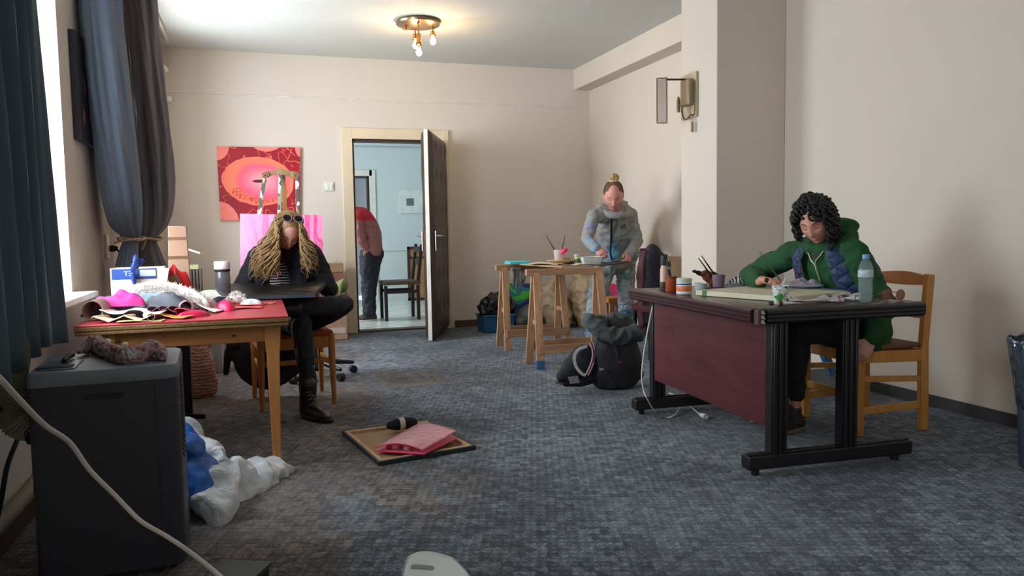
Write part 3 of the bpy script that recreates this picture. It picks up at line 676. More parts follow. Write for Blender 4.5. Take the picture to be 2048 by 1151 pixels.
# ceiling lamp
LC = at(836, 46, Z=ZC-.02); cl = thing('ceiling_lamp', 'round brass ceiling lamp with bare glowing bulbs', 'ceiling lamp', LC)
M_brass = pm('brass', (190, 140, 84), .25, .95, n=(6, .1)); M_bulb = emis('bulb_glow', (255, 226, 170), 40)
m = MB(); m.lathe([(.05, .015), (.19, .015), (.20, .0), (.195, -.018), (.12, -.030), (.02, -.034)], LC, 36); m.build('ceiling_plate', pm('brass_plate', (150, 128, 104), .3, .9), cl)
for k, (px, py, lit) in enumerate(((812, 60, 0), (866, 84, 1), (831, 92, 1), (838, 106, 1))):
    dy = (.02, .02, .10, -.12)[k]; p = at(px, py, Y=LC.y+dy); h = p.z; tp_ = V((p.x, p.y, LC.z-.02))
    m = MB(); L_ = tp_.z-h-(.05 if lit else 0)
    m.lathe([(.012, 0), (.014, -.015), (.007, -.02), (.007, -L_*.45), (.020, -L_*.48), (.022, -L_*.8), (.030, -L_*.84), (.030, -L_*.9), (.014, -L_*.95), (.013, -L_)], tp_, 14); m.build('lamp_holder', M_brass, cl)
    if lit:
        m = MB(); b0 = tp_.z-L_; m.lathe([(.010, b0), (.014, b0-.012), (.024, b0-.035), (.026, b0-.05), (.018, b0-.068), (.004, b0-.075)], (p.x, p.y, 0), 14); bb_ = m.build('bulb', M_bulb, cl); plabel(bb_, 'lit bulb')
        point('bulb_light', (p.x, p.y, b0-.12), 5.5, (1, .66, .34), .03)

# sconce on the column
sn = thing('wall_lamp', 'broken beige wall lamp with tilted frame and hanging switch on the column', 'wall lamp', (3.244, 5.3, 2.0))
M_sc = pm('aged_beige', (150, 130, 96), .35, n=(7, .2)); M_scb = pm('bronze_rod', (84, 58, 34), .4, .6)
sx_ = 3.244; c = at(1377, 192, X=sx_-.02)
m = MB(); m.box((sx_-.012, c.y, c.z), (.02, .22, .34)); m.build('back_plate', pm('plate_beige', (186, 170, 138), .5), sn, bevel=.003)
m = MB(); m.box((sx_-.045, c.y-.02, c.z+.02), (.05, .13, .2)); m.build('lamp_housing', M_sc, sn, bevel=.01)
for dy, dz in ((-.05, .12), (.03, .13)):
    m = MB(); m.tube([(sx_-.02, c.y+dy, c.z+dz), (sx_-.21, c.y+dy+.05, c.z+dz+.0)], .005, 6); m.build('rod', M_scb, sn)
m = MB()
gx = sx_-.21
for a_, b_ in (((gx, c.y-.0, c.z+.13), (gx, c.y-.0, c.z-.21)), ((gx-.035, c.y+.09, c.z+.14), (gx-.035, c.y+.09, c.z-.20)), ((gx, c.y, c.z+.13), (gx-.035, c.y+.09, c.z+.14)), ((gx, c.y, c.z-.21), (gx-.035, c.y+.09, c.z-.20))): m.tube([a_, b_], .005, 6)
fr_ = m.build('shade_frame', M_scb, sn)
m = MB(); m.box((0, 0, 0), (.003, .09, .33), M=TM((gx-.0175, c.y+.045, c.z-.035), rz=R(21))); m.build('shade_pane', pm('shade_brown', (132, 112, 96), .4), fr_)
m = MB(); m.lathe([(.012, 0), (.016, .03), (.016, .08), (.008, .12)], (sx_-.05, c.y+.10, c.z-.11), 10); m.build('candle_holder', M_sc, sn)
m = MB(); m.tube([(sx_-.03, c.y-.07, c.z-.16), (sx_-.03, c.y-.07, c.z-.21)], .003, 5); m.lathe([(.006, .0), (.011, -.01), (.012, -.075), (.008, -.08)], (sx_-.03, c.y-.07, c.z-.205), 10); m.build('pull_switch', M_sc, sn)
m = MB(); m.tube(crom([(sx_-.03, c.y+.09, c.z-.1), (sx_-.035, c.y+.03, c.z-.18), (sx_-.03, c.y-.05, c.z-.15), (sx_-.03, c.y-.10, c.z-.14), (sx_-.03, c.y-.105, c.z+.1)], 5), .004, 6); m.build('wire', M_scb, sn)

# ---------------------------------------------------------------- paintings
def eye_mat():
    m, g = newmat('painted_eye', .5); x, y, z = g.xyz(); wob = g.noise(7, detail=4)
    wv = g.math('MULTIPLY', g.math('SUBTRACT', wob, .5), .16)
    def ell(cx, cz, a_, b_, tilt=0):
        u = g.math('SUBTRACT', x, cx); v = g.math('SUBTRACT', z, cz); ct, s_ = math.cos(tilt), math.sin(tilt)
        p = g.math('DIVIDE', g.math('ADD', g.math('MULTIPLY', u, ct), g.math('MULTIPLY', v, s_)), a_)
        q = g.math('DIVIDE', g.math('SUBTRACT', g.math('MULTIPLY', v, ct), g.math('MULTIPLY', u, s_)), b_)
        return g.math('SQRT', g.math('ADD', g.math('MULTIPLY', p, p), g.math('MULTIPLY', q, q)))
    d = g.math('ADD', ell(-.01, .41, .36, .255, -.1), wv); di = g.math('ADD', ell(.03, .41, .215, .15, -.15), g.math('MULTIPLY', wv, .6)); ds = ell(.0, .41, .072, .017, 0)
    red = g.mix(g.noise(2.4, detail=3), s2l((124, 8, 34)), s2l((190, 16, 40)))
    org = g.mix(g.noise(3.2, detail=3), s2l((255, 104, 92)), s2l((252, 148, 110)))
    lowred = g.math('MULTIPLY', g.math('LESS_THAN', z, .36), g.math('GREATER_THAN', g.vor(26, feature='DISTANCE_TO_EDGE'), -1))
    vein = g.math('LESS_THAN', g.vor(30, g.mp(sc=(1, 1, 1)), 'DISTANCE_TO_EDGE'), .10)
    ringm = g.math('MULTIPLY', g.math('LESS_THAN', d, .92), g.math('LESS_THAN', g.math('ADD', z, g.math('MULTIPLY', wob, .16)), .42))
    org = g.mix(g.math('MULTIPLY', g.math('MULTIPLY', vein, ringm), .85), org, s2l((214, 30, 44)))
    pk = g.mix(g.ramp(di, [(.0, (0, 0, 0)), (1, (1, 1, 1))]), s2l((255, 176, 190)), s2l((250, 100, 132)))
    c = g.mix(g.math('LESS_THAN', d, 1), red, org)
    halo = g.math('MULTIPLY', g.math('SUBTRACT', 1.35, di, clamp=True), 4, clamp=True)
    c = g.mix(halo, c, pk)
    c = g.mix(g.math('LESS_THAN', ds, 1), c, s2l((96, 16, 40)))
    for cx, cz, a_, b_ in ((-.43, .76, .14, .14), (.08, .84, .17, .12), (-.42, -.02, .2, .22), (.45, .76, .08, .1)):
        c = g.mix(g.math('LESS_THAN', g.math('ADD', ell(cx, cz, a_, b_), g.math('MULTIPLY', wv, .4)), 1), c, s2l((250, 134, 126)))
    sq = g.math('MULTIPLY', g.math('LESS_THAN', g.math('ABSOLUTE', g.math('SUBTRACT', g.noise(5, g.mp(loc=(4, 0, 2)), 2), .5)), .006), g.math('GREATER_THAN', d, .8))
    c = g.mix(sq, c, s2l((252, 120, 96))); g.color(c); return m
T_ = [at(433, 293, Y=YB-.03), at(600, 295, Y=YB-.03), at(599, 441, Y=YB-.03), at(441, 440, Y=YB-.03)]
cx = sum(p.x for p in T_)/4; zt = (T_[0].z+T_[1].z)/2; zb = (T_[2].z+T_[3].z)/2
pt = thing('painting', 'large square red and orange painting of an eye-like shape on the back wall', 'painting', (cx, YB-.02, zb))
m = MB(); o_ = V((cx, 0, 0)); vs = [V((p.x, yy, p.z)) for yy in (YB-.004, YB-.036) for p in (T_[3], T_[2], T_[1], T_[0])]; m.add(vs, [(0, 1, 2, 3), (7, 6, 5, 4), (0, 4, 5, 1), (1, 5, 6, 2), (2, 6, 7, 3), (3, 7, 4, 0)]); m.build('canvas', eye_mat(), pt, smooth=False)
def pink_mat():
    m, g = newmat('pink_painting', .5); v = g.mp(sc=(2.2, 1, .9), rot=(0, .35, 0)); n = g.wave(1.2, v, 7, 'X', 1.6); x, y, z = g.xyz()
    n2 = g.noise(3, detail=3); f = g.math('MULTIPLY', n, n2)
    pale = g.ramp(g.math('ADD', x, .38), [(.0, (1, 1, 1)), (.42, (0, 0, 0))])
    c = g.ramp(f, [(.18, s2l((252, 148, 196))), (.3, s2l((246, 104, 166))), (.42, s2l((222, 70, 138))), (.7, s2l((250, 160, 204)))])
    g.color(g.mix(pale, c, g.mix(n2, s2l((238, 124, 178)), s2l((238, 176, 206))))); return m
m = MB(); a_ = at(480, 427, Y=7.66); b_ = at(645, 430, Y=7.66); d_ = at(637, 545, Y=7.66); lean = .10
c4 = [a_, b_, V((b_.x-.02, 7.64, .64)), V((a_.x-.02, 7.64, .66))]
vs = [p+V((0, dy, 0)) for dy in (0, -.035) for p in c4]
m.add(vs, [(0, 3, 2, 1)[::-1], (7, 4, 5, 6)[::-1], (0, 4, 7, 3), (1, 2, 6, 5), (0, 1, 5, 4), (3, 7, 6, 2)]); o = m.build('canvas_painting', pink_mat(), smooth=False)
bm_n = o.data; tag(o, 'pink streaky painting standing on the easel behind the long haired woman', 'painting')

# ---------------------------------------------------------------- left corner things
m = MB(); M_card = pm('brown_card', (146, 112, 92), .7, n=(5, .1)); M_cardl = pm('light_card', (190, 158, 122), .75, n=(5, .08))
c4 = [at(336, 452, Y=6.9), at(372, 452, Y=6.9), at(384, 602, Y=6.6), at(338, 600, Y=6.6)]
cd = thing('cardboard_parcel', 'tall flat brown parcel with tape bands leaning in the left corner', 'parcel', (c4[3].x, 6.6, 0))
dn = (c4[3]-c4[0]); k = c4[0].z/(c4[0].z-c4[3].z); bl_ = c4[0]+(c4[3]-c4[0])*k; br_ = c4[1]+(c4[2]-c4[1])*(c4[1].z/(c4[1].z-c4[2].z))
m.add([c4[0], c4[1], br_, bl_]+[p+V((0, .05, .0)) for p in (c4[0], c4[1], br_, bl_)], [(3, 2, 1, 0), (4, 5, 6, 7), (0, 1, 5, 4), (1, 2, 6, 5), (2, 3, 7, 6), (3, 0, 4, 7)]); m.build('wrapping', M_card, cd, bevel=.004)
for f in (.09, .22): 
    L0 = c4[0].lerp(bl_, f); R0 = c4[1].lerp(br_, f); m = MB(); m.bar(L0+V((-.004, -.003, 0)), R0+V((.004, -.003, 0)), .035, .004, side=(0, 0, 1)); m.build('tape', pm('parcel_tape', (120, 88, 70), .3), cd)
ra = thing('radiator', 'dark ribbed panel heater low in the left corner', 'radiator', (-.6, 8.2, 0))
x0 = at(374, 570, Y=7.9).x; x1 = at(402, 570, Y=7.9).x; zr = at(390, 538, Y=7.9).z
for k in range(7): m = MB(); m.box((x0-.05+(x1-x0+.05)*k/6, 7.95, zr/2), (.022, .1, zr)); m.build('rib', pm('heater_brown', (98, 84, 82), .5), ra, bevel=.006)
for z in (.1, zr-.05): m = MB(); m.box(((x0+x1)/2-.025, 7.96, z), (x1-x0+.05, .06, .04)); m.build('header', pm('heater_brown', (98, 84, 82), .5), ra)
m = MB(); m.box((at(386, 540, Y=7.9).x, 7.95, zr+.022), (.10, .1, .04)); tag(m.build('sponge', pm('pale_green_block', (170, 178, 130), .8)), 'small pale green block lying on the dark heater', 'block')
m = MB(); m.tube([at(372, 497, Y=7.2), at(400, 506, Y=7.2)], .008, 8); m.tube([at(372, 497, Y=7.2), at(362, 540, Y=7.2), V((at(362, 540, Y=7.2).x, 7.25, 0))], .008, 8); tag(m.build('metal_rod', M_white), 'thin white bent rod sticking out beside the parcel', 'rod')
# boxes and office chair behind the long haired woman
bx = thing('cardboard_box', 'reddish cardboard box with open flaps stacked against wall left of the door', 'box', (.66, 8.25, 0))
xa = .40; xb = at(689, 600, Y=8.1).x; zt_ = at(689, 541, Y=8.1).z
m = MB(); m.box(((xa+xb)/2, 8.3, (zt_+.42)/2), (xb-xa, .38, zt_-.42)); m.build('carton', pm('pinkish_card', (172, 122, 112), .75, n=(4, .08)), bx, bevel=.004)
m = MB(); m.box(((xa+xb)/2, 8.11, zt_+.035), (xb-xa, .012, .09)); m.box((xb-.01, 8.3, zt_+.03), (.012, .36, .08)); m.build('flap', M_cardl, bx)
m = MB(); m.grid(lambda u, v: V((xa+(xb-xa)*u, 8.14+.3*v, zt_+.075+.02*mnoise.noise(V((u*5, v*5, 1))))), 12, 8); m.build('paper_packing', pm('packing_paper', (206, 190, 168), .8), bx, solid=.004)
b3 = thing('cardboard_box', 'pale cardboard box on the floor under the reddish open box', 'box', (.66, 8.25, 0))
m = MB(); m.box(((xa+xb)/2+.01, 8.28, .208), (xb-xa+.02, .40, .41)); m.build('carton', pm('carton_tan', (186, 150, 124), .75, n=(4, .08)), b3, bevel=.004)
m = MB(); m.box(((xa+xb)/2, 8.077, .10), (xb-xa, .004, .06)); m.build('label_strip', pm('box_white', (216, 196, 184), .6), b3)
of = thing('office_chair', 'office chair with olive upholstery and castors behind the long haired woman', 'office chair', (.40, 6.05, 0))
M_olive = pm('olive_fabric', (104, 112, 56), .8, b=(40, .3)); M_ocb = pm('office_black', (24, 24, 28), .4)
for k in range(5):
    a_ = R(14+72*k); e = V((.40+.29*math.cos(a_), 6.05+.29*math.sin(a_), .085)); m = MB()
    m.limb([(.40, 6.05, .13), V((.40, 6.05, .125)).lerp(e, .5), e], [(.022, .02), (.02, .016), (.014, .012)], n=10); lg = m.build('base_arm', M_ocb, of)
    m = MB(); t_ = V((-math.sin(a_), math.cos(a_), 0))
    m.tube([e+V((0, 0, -.055))-t_*.022, e+V((0, 0, -.055))+t_*.022], .029, 14); m.build('castor', M_black, lg)
m = MB(); m.lathe([(.05, .10), (.03, .15), (.025, .40)], (.40, 6.05, 0), 16); m.build('gas_lift', M_ocb, of)
m = MB(); m.ell((.37, 6.08, .50), (.265, .25, .055), nu=24, nv=12); m.build('seat', M_olive, of)
m = MB(); m.limb([(.60, 6.25, .68), (.62, 6.05, .70), (.60, 5.9, .70)], [(.045, .03), (.05, .035), (.045, .03)], n=12); m.tube([(.60, 6.1, .68), (.61, 6.1, .50), (.40, 6.1, .46)], .014, 8); m.build('armrest', M_olive, of)
m = MB(); m.limb([(.14, 6.25, .68), (.12, 6.05, .70), (.14, 5.9, .70)], [(.045, .03), (.05, .035), (.045, .03)], n=12); m.tube([(.14, 6.1, .68), (.13, 6.1, .50), (.40, 6.1, .46)], .014, 8); m.build('armrest', M_olive, of)
m = MB(); m.box((.28, 6.34, .78), (.28, .06, .32)); m.box((.28, 6.36, .55), (.06, .02, .2)); m.build('backrest', M_olive, of, bevel=.03, seg=3)
# under the red table
m = MB(); m.box((-.455, 5.06, .33), (.075, .05, .66)); m.bar((-.455, 4.85, .012), (-.455, 5.22, .012), .04, .02); m.bar((-.5, 5.0, .012), (-.34, 4.93, .012), .03, .02); tag(m.build('black_stand', M_ocb), 'black upright stand with foot bars behind the air conditioner under the table', 'stand')
def cloth_heap(name, c, rx, ry, h, mat, seed, rz=0, ridge=8, amp=.25, n=40, flat=False, par=None, pw=.5):
    """crumpled heap of cloth lying at c"""
    m = MB(); ct, s_ = math.cos(rz), math.sin(rz)
    def P(r_, t):
        w_ = 1+.16*mnoise.noise(V((math.cos(t)*1.4, math.sin(t)*1.4, seed)))+.07*math.sin(t*5+seed)
        x = r_*rx*w_*math.cos(t); y = r_*ry*w_*math.sin(t)
        q = mnoise.noise(V((x*ridge+seed*3, y*ridge*1.7, seed))); q2 = mnoise.noise(V((x*ridge*2.5, y*ridge*2.5, seed+5)))
        z = h*max(0, 1-r_**2)**pw*(1+amp*(1-3*abs(q))+amp*.35*q2)+.0015
        return V((c[0]+x*ct-y*s_, c[1]+x*s_+y*ct, c[2]+max(z, .0012)))
    rings = [[P(max(r_/14, .01), 2*PI*j/n) for j in range(n)] for r_ in range(14, -1, -1)]
    b_ = [V((p.x, p.y, c[2]+.0006)) for p in rings[0]]
    m.loft([b_]+rings, True); return m.build(name, mat, par, ang=180)
def textile():
    m, g = newmat('patterned_textile', .8); n = g.wave(14, g.mp(sc=(1, 1, 1)), 6, 'Z', 2); v = g.noise(8)
    g.color(g.mix(n, g.mix(v, s2l((92, 44, 40)), s2l((160, 88, 72))), s2l((196, 150, 126)))); return m
m = MB(); pc_ = crom([(-.50, 5.62, .62), (-.46, 5.60, .40), (-.43, 5.58, .2), (-.415, 5.58, .02)], 5)
m.limb([(-.46, 5.6, .62), (-.45, 5.6, .40), (-.42, 5.58, .22), (-.40, 5.6, .06)], [(.06, .05), (.09, .07), (.11, .09), (.10, .08)], n=20)
tag(m.fuse('textile_bag', textile(), None, .010, 2, [(9, .02, (1, 1, .25)), (25, .006)]), 'reddish patterned textile bag standing under the far side of the table', 'bag')
p = at(462, 700, Y=5.5); m = MB(); m.limb([at(452, 745, Y=5.52), at(458, 700, Y=5.5), at(470, 690, Y=5.45)], [.025, .035, .03]); m.limb([at(480, 700, Y=5.47), at(505, 735, Y=5.47), at(540, 750, Y=5.45), at(590, 735, Y=5.45)], [(.07, .03), (.11, .03), (.1, .03), (.05, .03)], side=(0, 0, 1)); m.limb([at(460, 690, Y=5.47), at(520, 695, Y=5.47), at(600, 700, Y=5.47)], [(.04, .03), (.09, .03), (.08, .03)], side=(0, 0, 1))
tag(m.fuse('jacket', pm('dark_cloth', (30, 24, 30), .85, b=(60, .2)), None, .012, 2, [(9, .012)]), 'dark jacket hanging off the back of the orange chair', 'jacket')
m = MB(); m.box((at(436, 720, Y=6.6).x, 6.7, .17), (.07, .3, .34)); tag(m.build('storage_box', pm('pale_box', (150, 144, 146), .6), bevel=.004), 'pale narrow box on the floor behind the orange chair', 'box')

# ---------------------------------------------------------------- things on the red table
M_mag = pm('magenta_cloth', (206, 46, 130), .75, b=(30, .2)); M_cream_c = pm('cream_cloth', (222, 208, 182), .85, b=(60, .2)); M_fur = pm('white_fur', (214, 206, 200), .9)
def TT(x, y): return at(x, y, Z=TZ)
fb = [0]
bx2 = thing('cardboard_box', 'white and blue printed open carton at the back of the red table by the curtain', 'box', (-.60, 4.56, TZ))
BM = TM((-.612, 4.56, TZ), rz=R(2)); w_, d_, h_ = .255, .16, .215
M_cw = pm('carton_white', (226, 216, 198), .7); M_cb = pm('print_blue', (32, 72, 150), .5); M_lb = pm('print_white', (226, 234, 238), .5)
m = MB()
for c, s in (((0, -d_/2, h_/2), (w_, .004, h_)), ((0, d_/2, h_/2), (w_, .004, h_)), ((-w_/2, 0, h_/2), (.004, d_, h_)), ((w_/2, 0, h_/2), (.004, d_, h_)), ((0, 0, .003), (w_, d_, .004))): m.box(c, s, M=BM @ Matrix.Translation(V(c)))
m.build('carton', M_cw, bx2)
m = MB(); m.box((0, 0, 0), (w_*.84, .002, .055), M=BM @ TM((-w_*.06, -d_/2-.003, h_-.032))); p_ = m.build('blue_print', M_cb, bx2)
m = MB(); m.box((0, 0, 0), (w_*.30, .002, .034), M=BM @ TM((.05, -d_/2-.005, h_-.028))); m.build('white_label', M_lb, bx2)
text('ET', .036, BM @ TM((-.045, -d_/2-.0045, h_-.03), rx=PI/2) @ Matrix.Diagonal((-1, 1, 1, 1)), M_lb, 'lettering', bx2)
m = MB(); m.box((0, 0, 0), (.04, .003, .075), M=BM @ TM((w_/2+.004, -d_/2-.02, h_-.04), rz=R(-25), ry=R(12))); m.build('flap', M_cw, bx2)
p = at(274, 520, Y=4.44); q = at(268, 560, Y=4.44)
m = MB(); m.limb([at(272, 516, Y=4.40), at(270, 528, Y=4.38), at(266, 540, Y=4.40)], [(.032, .012), (.022, .014), (.014, .012)], n=14); m.limb([at(266, 538, Y=4.42), at(266, 550, Y=4.44), at(268, 562, Y=4.46)], [(.014, .012), (.024, .012), (.03, .01)], n=14)
m.limb([at(284, 520, Y=4.42), at(274, 532, Y=4.41), at(266, 539, Y=4.41)], [(.016, .006), (.013, .008), (.01, .008)], n=10)
o = m.fuse('blue_wrapper', pm('blue_foil', (40, 68, 150), .35, n=(30, .3)), None, .004, 1, [(60, .006)]); tag(o, 'twisted blue plastic wrapper standing up over the white and blue carton', 'wrapper')
# heap of cloth and fur
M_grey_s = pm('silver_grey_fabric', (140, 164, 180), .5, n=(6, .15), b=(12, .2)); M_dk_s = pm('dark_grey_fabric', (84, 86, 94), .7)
o = cloth_heap('fabric_piece', (-.57, 4.20, TZ), .25, .16, .085, M_grey_s, 2.2, R(5), 6, .22, 48); tag(o, 'pale silver-grey fabric bundle in the middle of the heap on the red table', 'fabric')
o = cloth_heap('fabric_piece', (-.43, 4.06, TZ), .13, .09, .085, M_dk_s, 5.2, R(-10), 9, .3); tag(o, 'dark grey fabric at the right side of the silver bundle', 'fabric')
def tuft(name, pts, rad, n, ln, seed, mat, mat2=None):
    """fluffy piece: a soft core and many fine tapering hairs"""
    rnd = random.Random(seed); m = MB(); m.limb(pts, rad, n=14)
    P = crom(pts, 6); rr = lerpl([V((r_, r_)) if not isinstance(r_, tuple) else V(r_) for r_ in rad], len(P))
    for i in range(n):
        k = rnd.randrange(len(P)); a_ = rnd.uniform(-.2, PI+.2); t = (P[min(k+1, len(P)-1)]-P[max(k-1, 0)]).normalized(); s_ = t.cross(V((0, 0, 1))).normalized()
        d = s_*math.cos(a_)+V((0, 0, 1))*math.sin(a_); b = P[k]+V((d.x*rr[k][0], d.y*rr[k][0], d.z*rr[k][1]))*.8
        e = b+(d+t*rnd.uniform(-.8, .8)+V((0, 0, -.2)))*ln*rnd.uniform(.6, 1.2); mid = b.lerp(e, .5)+V((0, 0, ln*.15))
        m.tube([b, mid, e], [.0022, .0016, .0004], 4)
    return m.build(name, mat, ang=60)
o = tuft('fur_piece', [(-.68, 4.34, .775), (-.57, 4.34, .805), (-.48, 4.30, .820), (-.39, 4.24, .805), (-.31, 4.17, .775), (-.26, 4.11, .745)], [(.05, .022), (.06, .026), (.055, .026), (.05, .024), (.05, .022), (.04, .02)], 1100, .045, 3, M_fur); tag(o, 'long white fluffy fur lying over the top of the heap', 'fur')
M_rollin = pm('roll_inside', (140, 112, 100), .6, n=(12, .25)); M_rollout = pm('roll_outside', (206, 196, 182), .7)
def spiral(name, c, r, L, dirv, mat, turns=1.4, th=.002, label='', cat='roll'):
    m = MB(); t, s_, q_ = frame(V(dirv), V((0, 0, 1))); N = int(26*turns); rings = []
    pts = []
    for k in range(N+1): a_ = 2*PI*turns*k/N; rr_ = r*(1-.12*k/N); pts.append((math.cos(a_)*rr_, math.sin(a_)*rr_))
    prof = pts+[(x*(1-th/r), y*(1-th/r)) for x, y in reversed(pts)]
    c = V(c); m.loft([[c+t*(L*f)+s_*x+q_*y for x, y in prof] for f in (0, .5, 1)], True)
    o = m.build(name, mat, ang=50); return tag(o, label, cat)
p = TT(184, 643); spiral('fabric_roll', (p.x, p.y+.02, TZ+.05), .047, .24, (.12, 1, 0), M_rollin, 1.5, .0025, 'rolled brownish leather piece with open end at the left front corner of the table', 'fabric roll')
p = TT(306, 640); spiral('fabric_roll', (p.x, 3.74, TZ+.022), .018, .10, (-.3, 1, 0), M_cream_c, 1.3, .002, 'small curled cream roll at the front edge of the red table', 'fabric roll')
def strip(name, P0, P1, w_, amp, waves, mat, label, cat='fabric', th=.004, ln=1, ph=0, N=60):
    """wavy folded length of cloth: ripples along its run"""
    P0 = V(P0); P1 = V(P1); t = (P1-P0); L = t.length; t.normalize(); s_ = V((-t.y, t.x, 0)); m = MB(); rings = []
    def f(u, v):
        z = amp*(.5+.5*math.sin(u*2*PI*waves+ph+v*1.2))*(1-.3*v); x = u*L + .35*amp*math.sin(u*4*PI*waves+1)
        return P0+t*x+s_*((v-.5)*w_*(1+.12*math.sin(u*7+ph)))+V((0, 0, z+.003))
    m.grid(f, N, 10); o = m.build(name, mat, solid=th, ang=120)
    if label: tag(o, label, cat)
    return o
strip('fabric_piece', (-.70, 3.86, TZ), (-.44, 3.79, TZ), .14, .030, 2.2, M_cream_c, 'folded cream canvas cloth with wavy front edge on the red table', ph=.4)
strip('fabric_piece', (-.68, 3.95, TZ+.03), (-.42, 3.90, TZ+.022), .15, .020, 1.6, pm('white_cloth', (236, 230, 224), .8), 'white folded cloth lying on the cream canvas cloth', ph=2)
strip('leather_piece', (-.60, 3.77, TZ), (-.41, 3.745, TZ), .07, .006, .8, pm('yellow_hide', (204, 176, 112), .6), 'flat yellowish hide sticking out under the cream cloth', 'leather', .003)
o = cloth_heap('fabric_piece', (-.635, 4.02, TZ+.055), .12, .05, .055, M_mag, 7.7, R(-12), 14, .35); tag(o, 'magenta folded cloth on the left of the heap', 'fabric')
strip('leather_piece', (-.48, 3.90, TZ+.012), (-.31, 3.80, TZ), .08, .012, 1, pm('ochre_hide', (196, 138, 70), .55), 'ochre leather piece pointing to the front edge', 'leather', .003)
strip('fabric_piece', (-.49, 3.96, TZ+.02), (-.37, 3.93, TZ+.02), .09, .030, 2.6, pm('plum_cloth', (96, 40, 66), .6), 'plum coloured rippled cloth in front of the dark grey fabric', ph=1)
strip('fabric_piece', (-.42, 3.97, TZ), (-.30, 3.92, TZ), .12, .04, 1.2, pm('crimson_cloth', (176, 30, 66), .55), 'crimson curled cloth right of the plum cloth', ph=2.2)
spiral('fabric_roll', (-.335, 3.98, TZ+.036), .034, .16, (-.35, 1, 0), pm('pink_brown_roll', (168, 128, 128), .6, n=(14, .25)), 1.3, .003, 'open pinkish-brown roll under the white fur', 'fabric roll')
o = cloth_heap('leather_piece', (-.30, 3.88, TZ), .075, .03, .028, pm('crimson_gloss', (206, 34, 84), .3), 1.1, R(15), 6, .1); tag(o, 'shiny crimson rolled strip near the front edge of the table', 'leather')
strip('fabric_piece', (-.31, 4.12, TZ+.01), (-.19, 4.08, TZ+.005), .19, .045, .55, pm('blush_white', (240, 226, 220), .6), 'blush white stiff cloth folded right of the fur', ph=.8)
o = cloth_heap('fabric_piece', (-.165, 4.12, TZ), .045, .055, .045, pm('hot_pink', (232, 36, 98), .4), 3.3, R(20), 10, .25); tag(o, 'hot pink folded piece beside the blush white cloth', 'fabric')
strip('paper_sheet', (-.15, 4.22, TZ), (.01, 4.20, TZ), .10, .004, .5, pm('salmon_paper', (238, 120, 112), .7), 'flat salmon paper sheet on the red table', 'paper', .0015)
o = tuft('fur_piece', [(-.155, 4.42, TZ+.03), (-.12, 4.40, TZ+.04), (-.085, 4.38, TZ+.03)], [.022, .028, .02], 260, .022, 8, M_fur); tag(o, 'small tuft of white feathers beside the grey-white pad', 'feathers')
o = cloth_heap('felt_pad', (-.045, 4.36, TZ+.006), .055, .03, .028, pm('grey_white_pad', (206, 210, 214), .6), 4.2, R(-10), 5, .05); tag(o, 'grey-white oval pad with red rim near the right end of the red table', 'pad')
strip('fabric_piece', (-.12, 4.33, TZ), (.02, 4.32, TZ), .035, .006, 1, pm('red_felt', (190, 20, 34), .8), 'narrow red felt strip under the oval pad', th=.003)
def rope(name, pts, r, mat, label, cat='rope', k=8, wr=.5):
    m = MB(); P = crom(pts, k)
    for s_ in range(2):
        Q = []
        for i, p in enumerate(P):
            t = (P[min(i+1, len(P)-1)]-P[max(i-1, 0)]).normalized(); a_ = i*wr+s_*PI; x = t.cross(V((0, 0, 1))).normalized(); Q.append(p+(x*math.cos(a_)+V((0, 0, 1))*math.sin(a_))*r*.5)
        m.tube(Q, r*.62, 6)
    return tag(m.build(name, mat), label, cat)
rope('rope', [(-.01, 4.37, TZ+.008), (.03, 4.36, TZ+.008), (.085, 4.37, TZ+.008)], .007, pm('rope_pink', (196, 134, 112), .8), 'short twisted rope piece at the right end of the red table')
o = cloth_heap('soft_toy_mask', (-.26, 4.62, TZ), .10, .05, .075, pm('cream_white_felt', (226, 222, 206), .7), 9.1, R(-12), 4, .05)
tag(o, 'cream white rounded felt mask with dark edges behind the pink pieces', 'mask')
for dx, dy, dz in ((-.05, -.045, .03), (.06, -.03, .035)):
    m = MB(); m.ell((-.26+dx, 4.62+dy, TZ+dz), (.022, .008, .012), nu=12, nv=8); m.build('dark_patch', M_black, o)
o = cloth_heap('fabric_piece', (-.19, 4.55, TZ), .07, .05, .035, pm('black_plush', (28, 26, 34), .9, b=(60, .4)), 2.9, 0, 12, .3); tag(o, 'black plush scrap between the felt mask and the feathers', 'fabric')
o = cloth_heap('fabric_piece', (-.375, 4.52, TZ), .06, .05, .05, pm('taupe_felt', (150, 132, 124), .8), 6.4, R(20), 7, .25); tag(o, 'taupe felt cup shape left of the felt mask', 'fabric')
# red bundle with brown card
o = cloth_heap('fabric_piece', (at(352, 560, Y=4.66).x, 4.66, TZ), .085, .06, .165, pm('red_satin', (206, 34, 40), .35), 8.8, 0, 9, .35); tag(o, 'red satin bundle standing behind the fur near the carton', 'fabric')
o = cloth_heap('fabric_piece', (-.40, 4.54, TZ), .08, .05, .06, pm('black_cloth2', (30, 26, 36), .8), 3.8, 0, 9, .3); tag(o, 'black cloth fold under the red satin bundle', 'fabric')
m = MB(); m.box((0, 0, 0), (.11, .003, .05), M=TM((at(338, 560, Y=4.6).x, 4.60, TZ+.125), ry=R(-28), rz=R(8))); tag(m.build('card_piece', M_card), 'brown card strip leaning against the red satin bundle', 'card')
